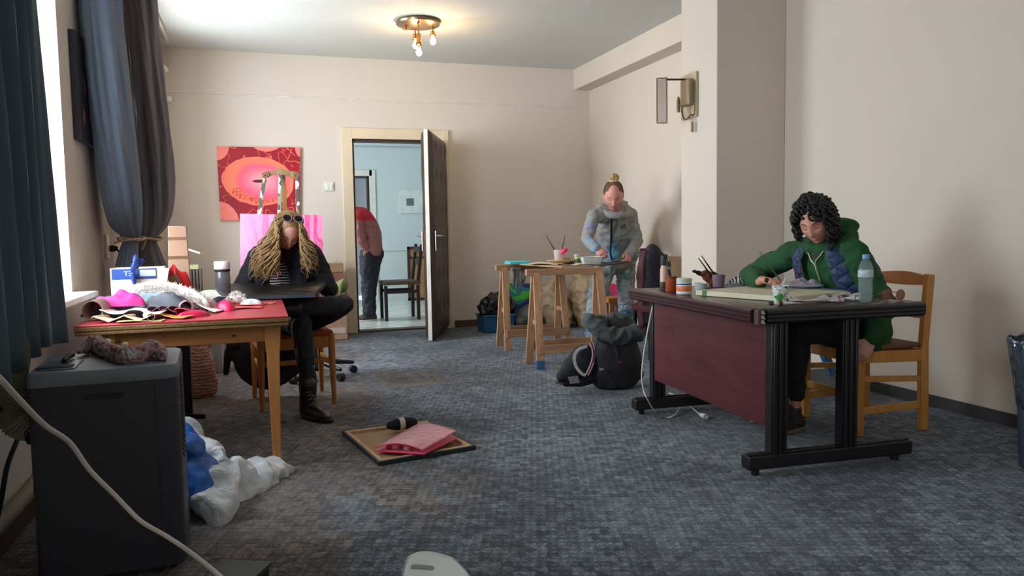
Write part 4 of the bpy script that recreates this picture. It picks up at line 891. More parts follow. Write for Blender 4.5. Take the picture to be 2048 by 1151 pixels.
# shaker bottle
p = at(445, 560, Y=4.60); px_ = p.x
bt = thing('bottle', 'tall grey translucent bottle with white screw lid at the back of the red table', 'bottle', (px_, 4.62, TZ))
zt_ = at(445, 522, Y=4.62).z; hh = zt_-TZ
m = MB(); m.lathe([(.036, TZ+.001), (.040, TZ+.006), (.0405, TZ+hh*.60), (.039, TZ+hh*.72), (.036, TZ+hh*.76)], (px_, 4.62, 0), 28); m.build('bottle_body', glass('smoke_plastic', (92, 92, 100), .72, .15), bt)
m = MB(); m.lathe([(.041, TZ+hh*.755), (.042, TZ+hh*.765), (.042, TZ+hh*.80), (.038, TZ+hh*.81)], (px_, 4.62, 0), 28); m.build('dark_band', M_black, bt)
m = MB(); m.lathe([(.041, TZ+hh*.81), (.0425, TZ+hh*.82), (.0425, TZ+hh*.985), (.040, zt_)], (px_, 4.62, 0), 28); m.build('lid', pm('lid_white', (236, 226, 222), .4), bt)

# ---------------------------------------------------------------- on the air conditioner
def knit():
    m, g = newmat('chunky_knit', .75); v = g.vor(55, out=0); x = g.noise(5)
    g.color(g.mix(v, s2l((126, 74, 76)), g.mix(x, s2l((236, 206, 210)), s2l((196, 150, 156))))); g.bump(v, 1, .012); return m
A0 = WM['air_conditioner']
def A(x, y, z): return A0 @ V((x, y, z))
def AT(px, py): return at(px, py, Z=AH)
kn_ = thing('knitted_mask', 'chunky pink and maroon knitted piece with beads lying on the air conditioner', 'knitted piece', A(.0, .2, AH))
pts = [AT(160, 712), AT(190, 706), AT(222, 718), AT(250, 727), AT(280, 724), AT(305, 716), AT(328, 722)]
zz_ = [.014, .03, .022, .024, .026, .026, .018]; pts = [V((p.x, p.y, AH+z)) for p, z in zip(pts, zz_)]
m = MB(); m.limb(pts, [(.010, .012), (.036, .028), (.034, .022), (.03, .022), (.034, .024), (.04, .024), (.022, .016)], side=None, n=18)
ko = m.fuse('knitted_body', knit(), kn_, .004, 1, [(70, .006), (18, .006)])
rnd = random.Random(5); m = MB(); P = crom(pts, 9)
for k in range(3):
    Q = [];
    for i, p in enumerate(P): a_ = i*.75+k*2*PI/3; rr_ = .030*(math.sin(PI*min(max((i+2)/(len(P)+3), 0), 1))**.5); Q.append(p+V((.25*rr_*math.cos(a_*.6), rr_*math.cos(a_), abs(rr_)*.55*math.sin(a_)+.008)))
    m.tube(Q, .0075, 7)
m.build('braid', pm('yarn_pink', (228, 190, 194), .8, n=(160, .6), b=(260, .6, .004)), kn_)
for px, py in ((217, 705), (252, 713)): q = AT(px, py+4); m = MB(); m.ell((q.x, q.y, AH+.048), (.011, .009, .009), nu=12, nv=8); m.build('bead', pm('bead_white', (250, 244, 240), .3), kn_)
m = MB(); 
q0 = AT(128, 729); q1 = AT(146, 716); m.tube(crom([V((q0.x, q0.y, AH+.012)), V(((q0.x+q1.x)/2, (q0.y+q1.y)/2, AH+.016)), V((q1.x, q1.y, AH+.012))], 6), [.008, .006, .009, .006, .009, .007, .009, .006, .009, .007, .009, .006, .008], 8)
tag(m.build('hair_clip', M_black), 'small black clip lying on the control panel', 'clip')

# ---------------------------------------------------------------- floor in the left foreground
M_cable = pm('cable_white', (206, 200, 196), .5); 
m = MB(); m.tube(crom([at(-60, 700, Y=1.35), at(0, 757, Y=1.45), at(40, 800, Y=1.55), at(90, 850, Y=1.7), at(140, 885, Y=1.8), at(180, 940, Y=1.85), at(230, 990, Y=1.9), at(280, 1040, Y=1.9), at(330, 1070, Y=1.9), at(375, 1100, Y=1.85), at(440, 1152, Y=1.75), at(520, 1230, Y=1.6), at(560, 1330, Z=.01)], 8), .0052, 8)
tag(m.build('cable', M_cable), 'thick white cable sagging across the front of the air conditioner', 'cable')
m = MB(); m.tube(crom([(-.78, 2.60, .60), at(52, 820, X=-.80), at(38, 870, X=-.81), at(15, 930, X=-.82), at(2, 1000, X=-.82), at(-20, 1100, X=-.84)], 8), .008, 8)
tag(m.build('cable', M_black), 'black cable hanging down the left wall beside the hose', 'cable')
# plastic bags
def blob_bag(name, pieces, mat, par, vox, folds, label=None, cat='bag', sm=2):
    m = MB()
    for p in pieces: m.limb(*p[:2], **(p[2] if len(p) > 2 else {}))
    o = m.fuse(name, mat, par, vox, sm, folds)
    if label: tag(o, label, cat)
    return o
blue = pm('blue_plastic', (20, 92, 176), .25, b=(12, .3)); 
def film(name, rgb, al):
    m, g = newmat(name, .22); g.color(s2l(rgb)); lw_ = g.N.new('ShaderNodeLayerWeight'); lw_.inputs[0].default_value = .3
    g.put(g.b.inputs['Alpha'], g.math('MULTIPLY_ADD', lw_.outputs[1], 1-al, al, clamp=True)); g.bump(g.noise(18, detail=5, dist=1), .8, .02); return m
M_film = film('white_bag_film', (226, 230, 236), .80)
blob_bag('plastic_bag', [([(-.36, 3.45, .12), (-.31, 3.30, .14), (-.27, 3.20, .10)], [(.09, .12), (.10, .14), (.07, .09)]), ([(-.35, 3.42, .30), (-.30, 3.30, .24)], [(.04, .05), (.07, .08)])], blue, None, .010, [(7, .02, (1, 1, .6)), (22, .008)], 'bright blue plastic bag on the floor behind the air conditioner')
W_ = lambda x, y, Y: at(x, y, Y=Y)
blob_bag('plastic_bag', [([(-.36, 3.72, .22), W_(388, 912, 3.62), W_(420, 935, 3.48), W_(445, 990, 3.36)], [(.06, .05), (.08, .045), (.07, .06), (.06, .09)]),
    ([W_(430, 985, 3.3), W_(470, 975, 3.45), W_(520, 960, 3.6), W_(560, 947, 3.68), W_(574, 944, 3.7)], [(.09, .08), (.10, .10), (.10, .08), (.05, .045), (.012, .01)]),
    ([W_(425, 960, 3.25), W_(430, 1005, 3.15), W_(437, 1030, 3.10), W_(437, 1048, 3.08)], [(.04, .05), (.045, .06), (.03, .03), (.008, .01)]),
    ([W_(470, 1000, 3.4), (-.1, 3.45, .05), (-.2, 3.4, .05)], [(.06, .04), (.10, .05), (.08, .05)])],
    M_film, None, .008, [(9, .030, (1, 1, 1), 'r'), (24, .010), (5, .02)], 'crumpled white translucent plastic bag slumped on the floor beside the blue bag')
bagw = bpy.data.objects['plastic_bag.001']
m = MB(); hpts = crom([W_(410, 940, 3.35), W_(416, 912, 3.36), W_(428, 898, 3.38), W_(444, 896, 3.4), W_(448, 912, 3.42), W_(436, 932, 3.42), W_(425, 945, 3.4)], 6); rings = []
for i, p in enumerate(hpts):
    t, s_, q_ = frame(hpts[min(i+1, len(hpts)-1)]-hpts[max(i-1, 0)], V((0, 1, 0))); wv = .02+.006*math.sin(i); rings.append([p+s_*wv+q_*.002, p+q_*.007, p-s_*wv+q_*.002, p-q_*.005])
m.loft(rings); m.build('handle_loop', M_film, bagw)
# green box and white plastic chair back at the bottom edge
gb = thing('box', 'dark green box with black side at the bottom edge of the picture', 'box', (-.05, 2.15, 0))
tl = at(452, 1117, Z=.16); tr_ = at(543, 1122, Z=.16); dx = (tr_-tl); ux = dx.normalized(); uy = V((-ux.y, ux.x, 0)); GM = Matrix((ux, uy, V((0, 0, 1)))).transposed().to_4x4(); GM.translation = tl
W2 = dx.length
m = MB(); m.box((0, 0, 0), (W2, .26, .012), M=GM @ TM((W2/2, -.13, -.006))); m.build('lid', pm('bottle_green', (46, 62, 54), .4, n=(8, .2)), gb, bevel=.002)
m = MB(); m.box((0, 0, 0), (W2-.01, .25, .146), M=GM @ TM((W2/2, -.13, -.086))); m.build('case', M_black, gb, bevel=.003)
pcs = thing('plastic_chair', 'white plastic chair back with slot at the bottom edge of the picture', 'chair', (.33, 1.36, 0))
M_pl = pm('white_plastic', (206, 212, 206), .35); YC = 1.30
out = [(795, 1180), (806, 1130), (815, 1108), (832, 1101), (850, 1100), (870, 1103), (893, 1109), (905, 1113), (922, 1128), (940, 1150), (950, 1180)]
oc = crom([at(x, y, Y=YC) for x, y in out], 4); zb_ = oc[0].z
m = MB(); cxm = sum(p.x for p in oc)/len(oc)
def pcurve(p, off): return V((p.x, YC+off-.9*(p.x-cxm)**2*4+ (.5-p.z)*.12, p.z))
N = len(oc); rings = []
for i, p in enumerate(oc):
    inner = V((cxm+(p.x-cxm)*.70, 0, min(p.z, 9)-.0)) 
    rings.append([pcurve(p, -.004), pcurve(p, .014), pcurve(V((p.x, 0, zb_-.02)), .014), pcurve(V((p.x, 0, zb_-.02)), -.004)])
# solid plate, lofted across its width
def topz(x):
    for a_, b_ in zip(oc, oc[1:]):
        if a_.x <= x <= b_.x: f = (x-a_.x)/max(1e-6, b_.x-a_.x); return a_.z*(1-f)+b_.z*f
    return zb_
m = MB(); XS = [oc[0].x+.0005+(oc[-1].x-oc[0].x-.001)*i/70 for i in range(71)]; rings = []
for x in XS:
    zt2 = max(topz(x), zb_-.2); rings.append([pcurve(V((x, 0, z)), o_) for z, o_ in ((zb_-.3, -.006), (zt2-.012, -.006), (zt2-.003, -.003), (zt2, .003), (zt2-.003, .010), (zt2-.012, .013), (zb_-.3, .013))])
m.loft(rings); pb = m.build('backrest', M_pl, pcs, smooth=True, ang=40)
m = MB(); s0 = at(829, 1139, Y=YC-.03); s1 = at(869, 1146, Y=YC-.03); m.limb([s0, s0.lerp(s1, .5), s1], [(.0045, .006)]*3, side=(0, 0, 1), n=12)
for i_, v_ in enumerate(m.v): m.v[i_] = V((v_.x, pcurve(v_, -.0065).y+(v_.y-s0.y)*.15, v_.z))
m.build('slot', pm('slot_shade', (136, 142, 138), .5), pb)  # grey bar on the solid plate, its colour standing in for recess shade
m = MB(); m.box((cxm, YC-.24, .40), (.42, .40, .03)); m.build('seat', M_pl, pcs, bevel=.012)
for sx in (-1, 1):
    for sy in (-1, 1): m = MB(); m.bar((cxm+sx*.17, YC-.24+sy*.17, .39), (cxm+sx*.20, YC-.24+sy*.2, 0), .035, .035); m.build('leg', M_pl, pcs, bevel=.004)
    m = MB(); m.bar((cxm+sx*.045, YC-.03, .39), (cxm+sx*.045, YC+.0, zb_-.04), .04, .014, side=(1, 0, 0)); m.build('back_support', M_pl, pcs)

# canvas on the floor
cf = thing('canvas', 'canvas lying face down on the carpet showing its wooden stretcher', 'canvas', (.7, 3.9, 0))
q4 = [at(757, 932, Z=.0), at(952, 899, Z=.0), at(855, 846, Z=0), at(684, 868, Z=0)]
ctr = sum(q4, V())/4; th_ = .022
def inset(p, f, z): r_ = ctr+(p-ctr)*f; r_.z = z; return r_
m = MB(); m.loft([[inset(p, 1, z) for p in q4] for z in (.001, th_)][::1], True); 
m = MB(); o4 = [[inset(p, 1, z) for p in q4] for z in (.001, th_)]; i4 = [[inset(p, .955, z) for p in q4] for z in (th_+.0003, .012)]
m.loft(o4+i4, False); m.add([inset(p, 1, .001) for p in q4], [(3, 2, 1, 0)]); m.build('wrapped_edge', pm('black_canvas_edge', (38, 42, 50), .6, n=(20, .2)), cf, smooth=False)
M_str = wood('stretcher_wood', (170, 130, 92), (200, 164, 124), (6, 6, 6), .6)
for k in range(4):
    a_, b_ = q4[k], q4[(k+1) % 4]; m = MB()
    m.add([inset(a_, .955, .004), inset(b_, .955, .004), inset(b_, .87, .004), inset(a_, .87, .004), inset(a_, .955, th_-.001), inset(b_, .955, th_-.001), inset(b_, .87, th_-.002), inset(a_, .87, th_-.002)], [(3, 2, 1, 0), (4, 5, 6, 7), (0, 1, 5, 4), (1, 2, 6, 5), (2, 3, 7, 6), (3, 0, 4, 7)]); m.build('stretcher_bar', M_str, cf, smooth=False)
m = MB(); m.add([inset(p, .88, .006) for p in q4]+[inset(p, .88, .004) for p in q4], [(0, 1, 2, 3), (7, 6, 5, 4)]); m.build('canvas_back', pm('raw_canvas', (168, 134, 102), .85, n=(60, .06)), cf, smooth=False)
yn = thing('yarn_skein', 'black yarn skein with white paper band on the face-down canvas', 'yarn', at(800, 866, Z=.02))
ya, yb2 = at(781, 869, Z=.0), at(827, 862, Z=.0); ya.z = yb2.z = .052; c_ = (ya+yb2)/2
m = MB(); m.limb([ya, ya.lerp(yb2, .3), c_, ya.lerp(yb2, .7), yb2], [.022, .033, .026, .034, .024], n=20)
def yarnm():
    m, g = newmat('black_yarn', .9); w2 = g.wave(60, g.mp(rot=(0, 0, .4)), 2, 'Y'); g.color(s2l((20, 19, 24))); g.bump(w2, .7, .004); return m
m.build('skein', yarnm(), yn, ang=80)
m = MB(); t, s_, q_ = frame(yb2-ya, V((0, 0, 1))); b0 = ya.lerp(yb2, .36); b1 = ya.lerp(yb2, .58); m.loft([[p+s_*.033*math.cos(2*PI*j/24)+q_*.033*math.sin(2*PI*j/24) for j in range(24)] for p in (b0, b1)], False); m.build('paper_band', pm('band_paper', (206, 200, 186), .7, n=(70, .3)), yn, solid=.002)
# pink plastic folder
f4 = [at(750, 900, Z=.03), at(848, 907, Z=.03), at(917, 862, Z=.07), at(838, 848, Z=.03)]
fo = thing('plastic_folder', 'translucent pink plastic folder holding small things on the face-down canvas', 'folder', (.7, 3.9, .022))
def quad(u, v, dz, bow):
    p = (f4[0].lerp(f4[1], u)).lerp(f4[3].lerp(f4[2], u), v); p = p.copy(); base_z = .026
    p.z = base_z+dz+bow*math.sin(PI*min(1, u*.9+.05))*(1-v*.6)+.010*u*v+.005*mnoise.noise(V((u*4, v*4, dz*50)))*math.sin(PI*u)*math.sin(PI*v); return p
M_pf = film('pink_film', (236, 170, 182), .55)
m = MB(); m.grid(lambda u, v: quad(u, v, 0, 0), 14, 12); m.build('lower_sheet', pm('pink_film_deep', (232, 116, 146), .3), fo, solid=.0015)
m = MB(); m.grid(lambda u, v: quad(u*.97, v, .012+.02*u*v, .034), 18, 14); m.build('upper_sheet', M_pf, fo, solid=.0015)
m = MB(); m.tube([quad(i/12, 0, 0, 0)+V((0, 0, .001)) for i in range(13)], .0028, 6); m.tube([quad(i/12, 0, .012, .034) for i in range(13)], .0022, 6); m.tube([quad(1, i/12, .012*.0+.0, 0)+V((0, 0, .002)) for i in range(13)], .0028, 6); m.tube([quad(.97, i/12, .012+.02*i/12, .034) for i in range(13)], .0022, 6)
m.build('welded_rim', pm('pink_rim', (226, 40, 92), .3), fo)
for k, (u, v, c) in enumerate(((.2, .10, (196, 30, 70)), (.32, .10, (230, 150, 170)), (.45, .12, (150, 30, 50)), (.56, .1, (240, 190, 190)), (.64, .16, (190, 120, 90)))):
    m = MB(); p = quad(u, v, .012, 0); m.lathe([(.007, -.014), (.010, -.012), (.010, .012), (.007, .014)], M=Matrix.Translation(p) @ Matrix.Rotation(PI/2, 4, 'Y') @ Matrix.Rotation(.3*k, 4, 'X'), n=10)
    tag(m.build('thread_spool', pm('spool%d' % k, c, .5)), '%s small spool inside the pink folder' % ('dark red', 'pale pink', 'maroon', 'blush', 'tan')[k], 'spool')
# trash bin at right edge
tbn = thing('trash_bin', 'dark blue-grey waste bin with shiny silver liner at the right edge', 'waste bin', (3.40, 2.53, 0))
bc = (3.335, 2.43); m = MB(); m.lathe([(.128, 0), (.135, .01), (.150, .32), (.148, .33)], (bc[0], bc[1], 0), 32); m.build('bin_body', pm('bin_blue_grey', (72, 84, 100), .45, n=(30, .2)), tbn)
m = MB(); rings = []
for z, r_ in ((.28, .148), (.33, .156), (.40, .165), (.50, .182), (.575, .196), (.585, .190), (.57, .184)):
    rings.append([V((bc[0]+(r_*(1+.03*math.sin(j*1.9+z*9)+.03*mnoise.noise(V((j*.35, z*9, 2)))))*math.cos(2*PI*j/72), bc[1]+(r_*(1+.04*mnoise.noise(V((j*.5, z*5, 4)))))*math.sin(2*PI*j/72), z+.008*math.sin(j*.9))) for j in range(72)])
m.loft(rings, False); m.build('liner', pm('silver_film', (120, 136, 152), .22, .7, b=(14, .8, .03)), tbn, solid=.002, ang=90)

# ---------------------------------------------------------------- on the desk
ZD = ZT+.0015
def DT2(x, y): return at(x, y, Z=ZD)
def jar(name, label, cat, c, prof, mat, extra=(), n=28):
    t = thing(name, label, cat, (c[0], c[1], ZD)); MB().lathe([(r, ZD+z) for r, z in prof], (c[0], c[1], 0), n).build('body', mat, t)
    for nm, pr, mt in extra: MB().lathe([(r, ZD+z) for r, z in pr], (c[0], c[1], 0), n).build(nm, mt, t)
    return t
M_wp = pm('white_plastic_jar', (224, 226, 222), .35); M_spl = pm('splattered_black', (40, 36, 36), .5, n=(90, .5))
c = DT2(1328, 578)
t = jar('bottle', 'tall pale pinkish bottle with black base and messy black cap, leftmost on the desk', 'bottle', c, [(.023, 0), (.024, .03), (.0235, .031), (.022, .115), (.014, .15), (.012, .165)], pm('pinkish_plastic', (206, 172, 154), .4),
    (('dark_base', [(.0245, .001), (.0255, .004), (.0255, .040), (.0235, .045)], M_spl), ('cap', [(.020, .14), (.021, .145), (.019, .192), (.012, .196)], M_spl)))
c = DT2(1342, 582); orc = c
t = jar('jar', 'orange-brown paint jar with brushes standing in it', 'jar', c, [(.030, 0), (.032, .004), (.032, .082), (.029, .083), (.028, .006)], pm('terracotta_plastic', (166, 70, 34), .35), (('rim_band', [(.033, .072), (.0335, .074), (.0335, .084), (.031, .085)], pm('jar_rim', (120, 62, 40), .5)),))
M_bh = pm('brush_handle_dark', (44, 34, 30), .4); M_bl = pm('brush_pale', (190, 150, 116), .5); M_ferr = pm('ferrule', (170, 168, 160), .3, .9)
def brush(label, a_, b_, r, hm, hair=True, hr=None, tip=.03):
    """brush from the hair end a_ to the handle end b_"""
    a_ = V(a_); b_ = V(b_); d = (b_-a_).normalized(); L = (b_-a_).length; t = thing('paint_brush', label, 'brush', a_)
    MB().tube([a_+d*(tip*1.6), a_+d*(L*.35), a_+d*(L*.6), b_], [r*.9, r*1.15, r, r*.55], 8).build('handle', hm, t)
    MB().tube([a_+d*tip*.9, a_+d*tip*1.7], [r*1.05, r*.95], 8).build('ferrule', M_ferr, t)
    MB().tube([a_, a_+d*tip*.5, a_+d*tip], [r*.3, r*1.1, r], 8).build('bristles', M_black if hr is None else hr, t); return t
brush('paint-caked brush standing bristles up in the orange-brown jar, left one', orc+V((-.028, 0, .185)), orc+V((.008, 0, .01)), .007, M_bh, hr=M_spl, tip=.05)
brush('pale-handled brush leaning in the orange-brown jar, right one', orc+V((-.004, .01, .18)), orc+V((.006, .008, .01)), .006, M_bl, hr=M_spl, tip=.045)
c = DT2(1368, 588)
t = jar('jar', 'white plastic jar with blue stripe and orange label', 'jar', c, [(.036, 0), (.041, .005), (.041, .062), (.038, .066)], M_wp,
    (('lid', [(.038, .064), (.041, .066), (.041, .084), (.038, .087)], pm('lid_offwhite', (196, 204, 192), .4)), ('blue_stripe', [(.0412, .052), (.0416, .0525), (.0416, .059), (.0412, .0595)], pm('stripe_blue', (32, 42, 110), .4)), ('orange_label', [(.0412, .018), (.0416, .0185), (.0416, .046), (.0412, .0465)], pm('label_orange', (226, 128, 82), .5, n=(60, .2)))))
c = DT2(1402, 581)
jar('tub', 'low white plastic tub beside the orange-labelled jar', 'tub', c, [(.030, 0), (.034, .004), (.037, .036), (.040, .037), (.040, .043), (.036, .042), (.033, .006)], pm('tub_white', (186, 192, 186), .4))
c = DT2(1437, 573); pcup = c
jar('cup', 'lilac paint-stained plastic cup holding two dark brushes', 'cup', c, [(.032, 0), (.033, .003), (.039, .072), (.037, .073), (.031, .006)], pm('lilac_plastic', (146, 118, 140), .5, n=(18, .3)))
b1 = at(1397, 516, Y=c.y+.02); b2 = at(1403, 511, Y=c.y+.0)
brush('longer dark brush leaning out of the lilac cup', c+V((.02, .0, .01)), b2, .005, M_bh); brush('shorter dark brush leaning out of the lilac cup', c+V((.008, .015, .01)), b1, .005, M_bh)
# brown packet with black pointed tips
m = MB(); P = [at(1436, 564, Y=c.y+.09), at(1424, 557, Y=c.y+.09), at(1410, 549, Y=c.y+.09), at(1400, 546, Y=c.y+.09), at(1384, 541, Y=c.y+.09)]
m.limb(P, [(.05, .03), (.045, .022), (.03, .014), (.016, .010), (.002, .002)], side=(0, 0, 1), n=14)
yp = P[3].x
o = m.fuse('rag_bundle', [pm('rust_fabric', (128, 70, 48), .7, n=(30, .4), b=(50, .5)), M_black], None, .004, 1, [(40, .006), (90, .003)], paint=lambda q: 1 if q.x < yp else 0)
tag(o, 'rust brown bundle with black pointed tip behind the lilac cup', 'bundle')
def zebra():
    m, g = newmat('zebra_fabric', .7); w2 = g.wave(16, g.mp(rot=(0, .3, .6)), 4, 'X', 2); g.color(g.ramp(w2, [(0, s2l((24, 24, 26))), (.5, s2l((222, 220, 216)))], True)); return m
c = DT2(1500, 572); M_zeb = zebra()
o = cloth_heap('fabric_piece', (c.x-.02, c.y+.02, ZD), .11, .05, .055, M_zeb, 6.6, R(-10), 12, .4); tag(o, 'black and white zebra striped cloth behind the drawing hand', 'fabric')
c = DT2(1466, 572); o = cloth_heap('fabric_piece', (c.x, c.y-.04, ZD), .07, .04, .022, pm('grey_scarf', (128, 124, 126), .7, n=(20, .3)), 2.6, 0, 12, .3); tag(o, 'grey crumpled cloth between the lilac cup and the striped cloth', 'fabric')
# white board under her hand, blue board, paper
bq = [DT2(1391, 590), DT2(1604, 613), DT2(1670, 593), DT2(1455, 573)]
u = (bq[1]-bq[0]); vv = (bq[3]-bq[0])
bq[0] = DT2(1391, 590); ux = (V((2.36, 2.99, 0))-V((bq[0].x, bq[0].y, 0))).normalized()
P0 = V((bq[0].x, bq[0].y, ZD)); P1 = V((2.345, 2.985, ZD)); side = V((-(P1-P0).y, (P1-P0).x, 0)).normalized(); 
P2 = P1+side*.46; P3 = P0+side*.44
bd = thing('drawing_board', 'thick cream drawing board lying under her drawing hand', 'board', (P0+P2)/2)
m = MB(); m.loft([[p+V((0, 0, z)) for p in (P0, P1, P2, P3)] for z in (0, .026)]); m.build('panel', pm('cream_board', (206, 200, 172), .5, n=(2, .06)), bd, bevel=.003)
m = MB(); e = (P1-P0).normalized(); q0 = P0+e*.045; m.loft([[p+V((0, 0, z)) for p in (q0-side*.001, q0+e*.03-side*.001, q0+e*.03+side*.02, q0+side*.02)] for z in (-.0005, .0268)]); m.build('green_tape', pm('green_tape', (60, 110, 60), .5), bd)
B0, B1 = DT2(1688, 588), DT2(1612, 592)
bb_ = thing('board', 'light blue flat board beyond the cream drawing board near her vest', 'board', (2.78, 3.2, ZD))
m = MB(); e2 = V((.93, .36, 0)); c_ = V((2.80, 3.42, 0)); s2 = V((-.36, .93, 0))
q = [DT2(1694, 588), None, None, None]; q0 = V((q[0].x, q[0].y, ZD)); dx2 = V((-.80, .0, 0)); 
q = [q0, q0+V((-.02, .42, 0)), q0+V((-.09, .43, 0))+V((-.02, 0, 0)), q0+V((-.10, .02, 0))]
m.loft([[p+V((0, 0, z)) for p in q] for z in (0, .022)]); m.build('panel', pm('light_blue_board', (92, 136, 158), .4), bb_, bevel=.003)
m = MB(); a_ = P0.lerp(P1, .35)+side*.22; m.loft([[p+V((0, 0, ZD*0+z)) for p in (a_, a_+e*.18+side*.02, a_+e*.15+side*.12, a_-e*.03+side*.09)] for z in (.0265, .0285)]); tag(m.build('paper_sheet', pm('tan_paper', (206, 184, 152), .7)), 'tan paper sheet on the cream board under her hand', 'paper')
c = DT2(1600, 581); pl = cloth_heap('paint_palette', (c.x-.02, c.y-.06, ZD+.027), .095, .065, .034, pm('palette_lilac', (176, 166, 184), .5, n=(55, .45), b=(60, .8)), 5.5, R(-15), 20, .5); tag(pl, 'white palette plate covered with lumpy lilac grey paint', 'palette')
m = MB(); m.lathe([(.03, -.003), (.105, -.001), (.115, .008), (.112, .009), (.10, .002), (.02, 0)], (c.x-.02, c.y-.06, ZD+.031), 28, M=Matrix.Translation((c.x-.02, c.y-.06, ZD+.031)) @ Matrix.Diagonal((1, .72, 1, 1))); m.build('plate_rim', M_wp, pl)
m = MB(); k = at(1567, 573, Y=3.28); rings = [[V((k.x+r_*math.cos(a_)+dx_, 3.28+r_*.5*math.sin(a_), k.z+z)) for a_ in [j*PI/5 for j in range(10)]] for r_, z, dx_ in ((.022, -.01, 0), (.018, .012, .003), (.012, .03, .010), (.002, .05, .018))]
m.loft(rings); tag(m.build('tissue', pm('tissue', (206, 202, 194), .8, b=(30, .5))), 'small white pointed tissue standing behind the printed cup', 'tissue')
# printed paper cup
def cupmat():
    m, g = newmat('printed_cup', .5); x, y, z = g.xyz(); v = g.vor(60, g.mp(sc=(1, 1, .6)), 'DISTANCE_TO_EDGE'); nn = g.noise(38, detail=1)
    k = g.math('MULTIPLY', g.math('LESS_THAN', v, .055), g.math('GREATER_THAN', nn, .5))
    c = g.mix(k, s2l((226, 230, 226)), s2l((60, 72, 66)))
    gx = g.math('MULTIPLY', g.math('ADD', x, .018), 1/.013); gz = g.math('MULTIPLY', g.math('SUBTRACT', z, .035), 1/.018); gy = g.math('LESS_THAN', y, 0)
    d = g.math('ADD', g.math('ADD', g.math('MULTIPLY', gx, gx), g.math('MULTIPLY', gz, gz)), g.math('MULTIPLY', g.noise(120), .8))
    g.color(g.mix(g.math('MULTIPLY', g.math('LESS_THAN', d, 1.3), gy), c, s2l((60, 150, 58)))); return m
c = DT2(1566, 609); c.y += .02
t = thing('paper_cup', 'white paper cup with green and black print at the near edge of the desk', 'cup', (c.x, c.y, ZD))
MB().lathe([(.026, .001), (.027, .003), (.0365, .084), (.0355, .084), (.026, .008)], M=Matrix.Identity(4), n=30).build('cup_wall', cupmat(), t, local=True)
MB().tube([(.0368*math.cos(a_), .0368*math.sin(a_), .085) for a_ in [k*2*PI/30 for k in range(31)]], .0016, 6).build('rolled_rim', M_wp, t, local=True)
# paint tubes
def ptube(label, x, y, rz, L, body, cap, z=0):
    t = thing('paint_tube', label, 'paint tube', (x, y, ZD+z), rz, 'paint tubes along the near desk edge')
    m = MB(); rings = []
    for f, w_, h_ in ((0, .019, .0008), (.08, .019, .002), (.5, .0165, .008), (.85, .014, .0125), (.92, .013, .0125), (.97, .006, .006), (1, .0055, .0055)):
        rings.append([V((f*L, w_*math.cos(a_), .0130+h_*math.sin(a_))) for a_ in [j*2*PI/14 for j in range(14)]])
    m.loft(rings); m.build('tube_body', body, t, local=True)
    m = MB(); m.lathe([(.006, 0), (.0085, .001), (.0095, .016), (.008, .018)], M=TM((L*.99, 0, .0130), ry=PI/2), n=12); m.build('cap', cap, t, local=True)
    m = MB(); rings = [[V((f*L, w_*1.03*math.cos(a_), .0130+h_*1.06*math.sin(a_))) for a_ in [j*2*PI/14 for j in range(14)]] for f, w_, h_ in ((.68, .0155, .0105), (.82, .0145, .0123))]
    m.loft(rings, False); return t, m
M_tb = pm('tube_white', (206, 204, 202), .35, n=(50, .12)); M_tcap = pm('tube_cap_dark', (58, 54, 58), .4); M_tcw = pm('tube_cap_white', (214, 214, 210), .35)
TB = [(1600, 611, 168, .11, 'brown', 'cap leftmost, nearest the desk corner', (92, 52, 52), M_tcap), (1612, 606, 150, .10, 'dark', 'pointing at the paper cup base', (60, 58, 62), M_tcap), (1600, 603, 172, .06, 'grey', 'squeezed short beside the paper cup', (110, 104, 100), M_tcap),
      (1640, 600, 20, .06, 'black', 'behind the row, black cap to the right', (30, 30, 32), M_tcap), (1625, 598, 185, .05, 'pale', 'short one behind the paper cup', (150, 160, 160), M_tcap), (1604, 607, 5, .15, 'white', 'long one in the middle of the row', (200, 196, 194), M_tcw),
      (1652, 603, 8, .085, 'purple', 'with a purple band and violet cap', (130, 60, 110), pm('cap_violet', (112, 74, 104), .4)), (1668, 598, 30, .05, 'yellow', 'lying crosswise with a yellow band', (196, 176, 96), M_tcw), (1672, 594, 10, .07, 'pinkish', 'pale pink one farther from the edge', (206, 176, 172), M_tcw),
      (1685, 601, -50, .05, 'white', 'pointing its round white end at the camera', (196, 190, 188), M_tcw), (1700, 596, 12, .06, 'grey', 'next to the water bottle, grey lilac band', (150, 140, 150), M_tcap), (1660, 607, 2, .05, 'rose', 'short rose-banded one at the very edge', (176, 110, 120), M_tcw)]
for k, (px, py, a_, L, cn, wh, bc_, cp) in enumerate(TB):
    p = DT2(px, py); t, m = ptube('%s-banded paint tube %s' % (cn, wh), p.x, max(p.y, 2.82), R(a_), L*1.15, M_tb, cp, 0 if k not in (8, 10) else .0)
    m.build('colour_band', pm('band_%d' % k, bc_, .4), t, local=True)
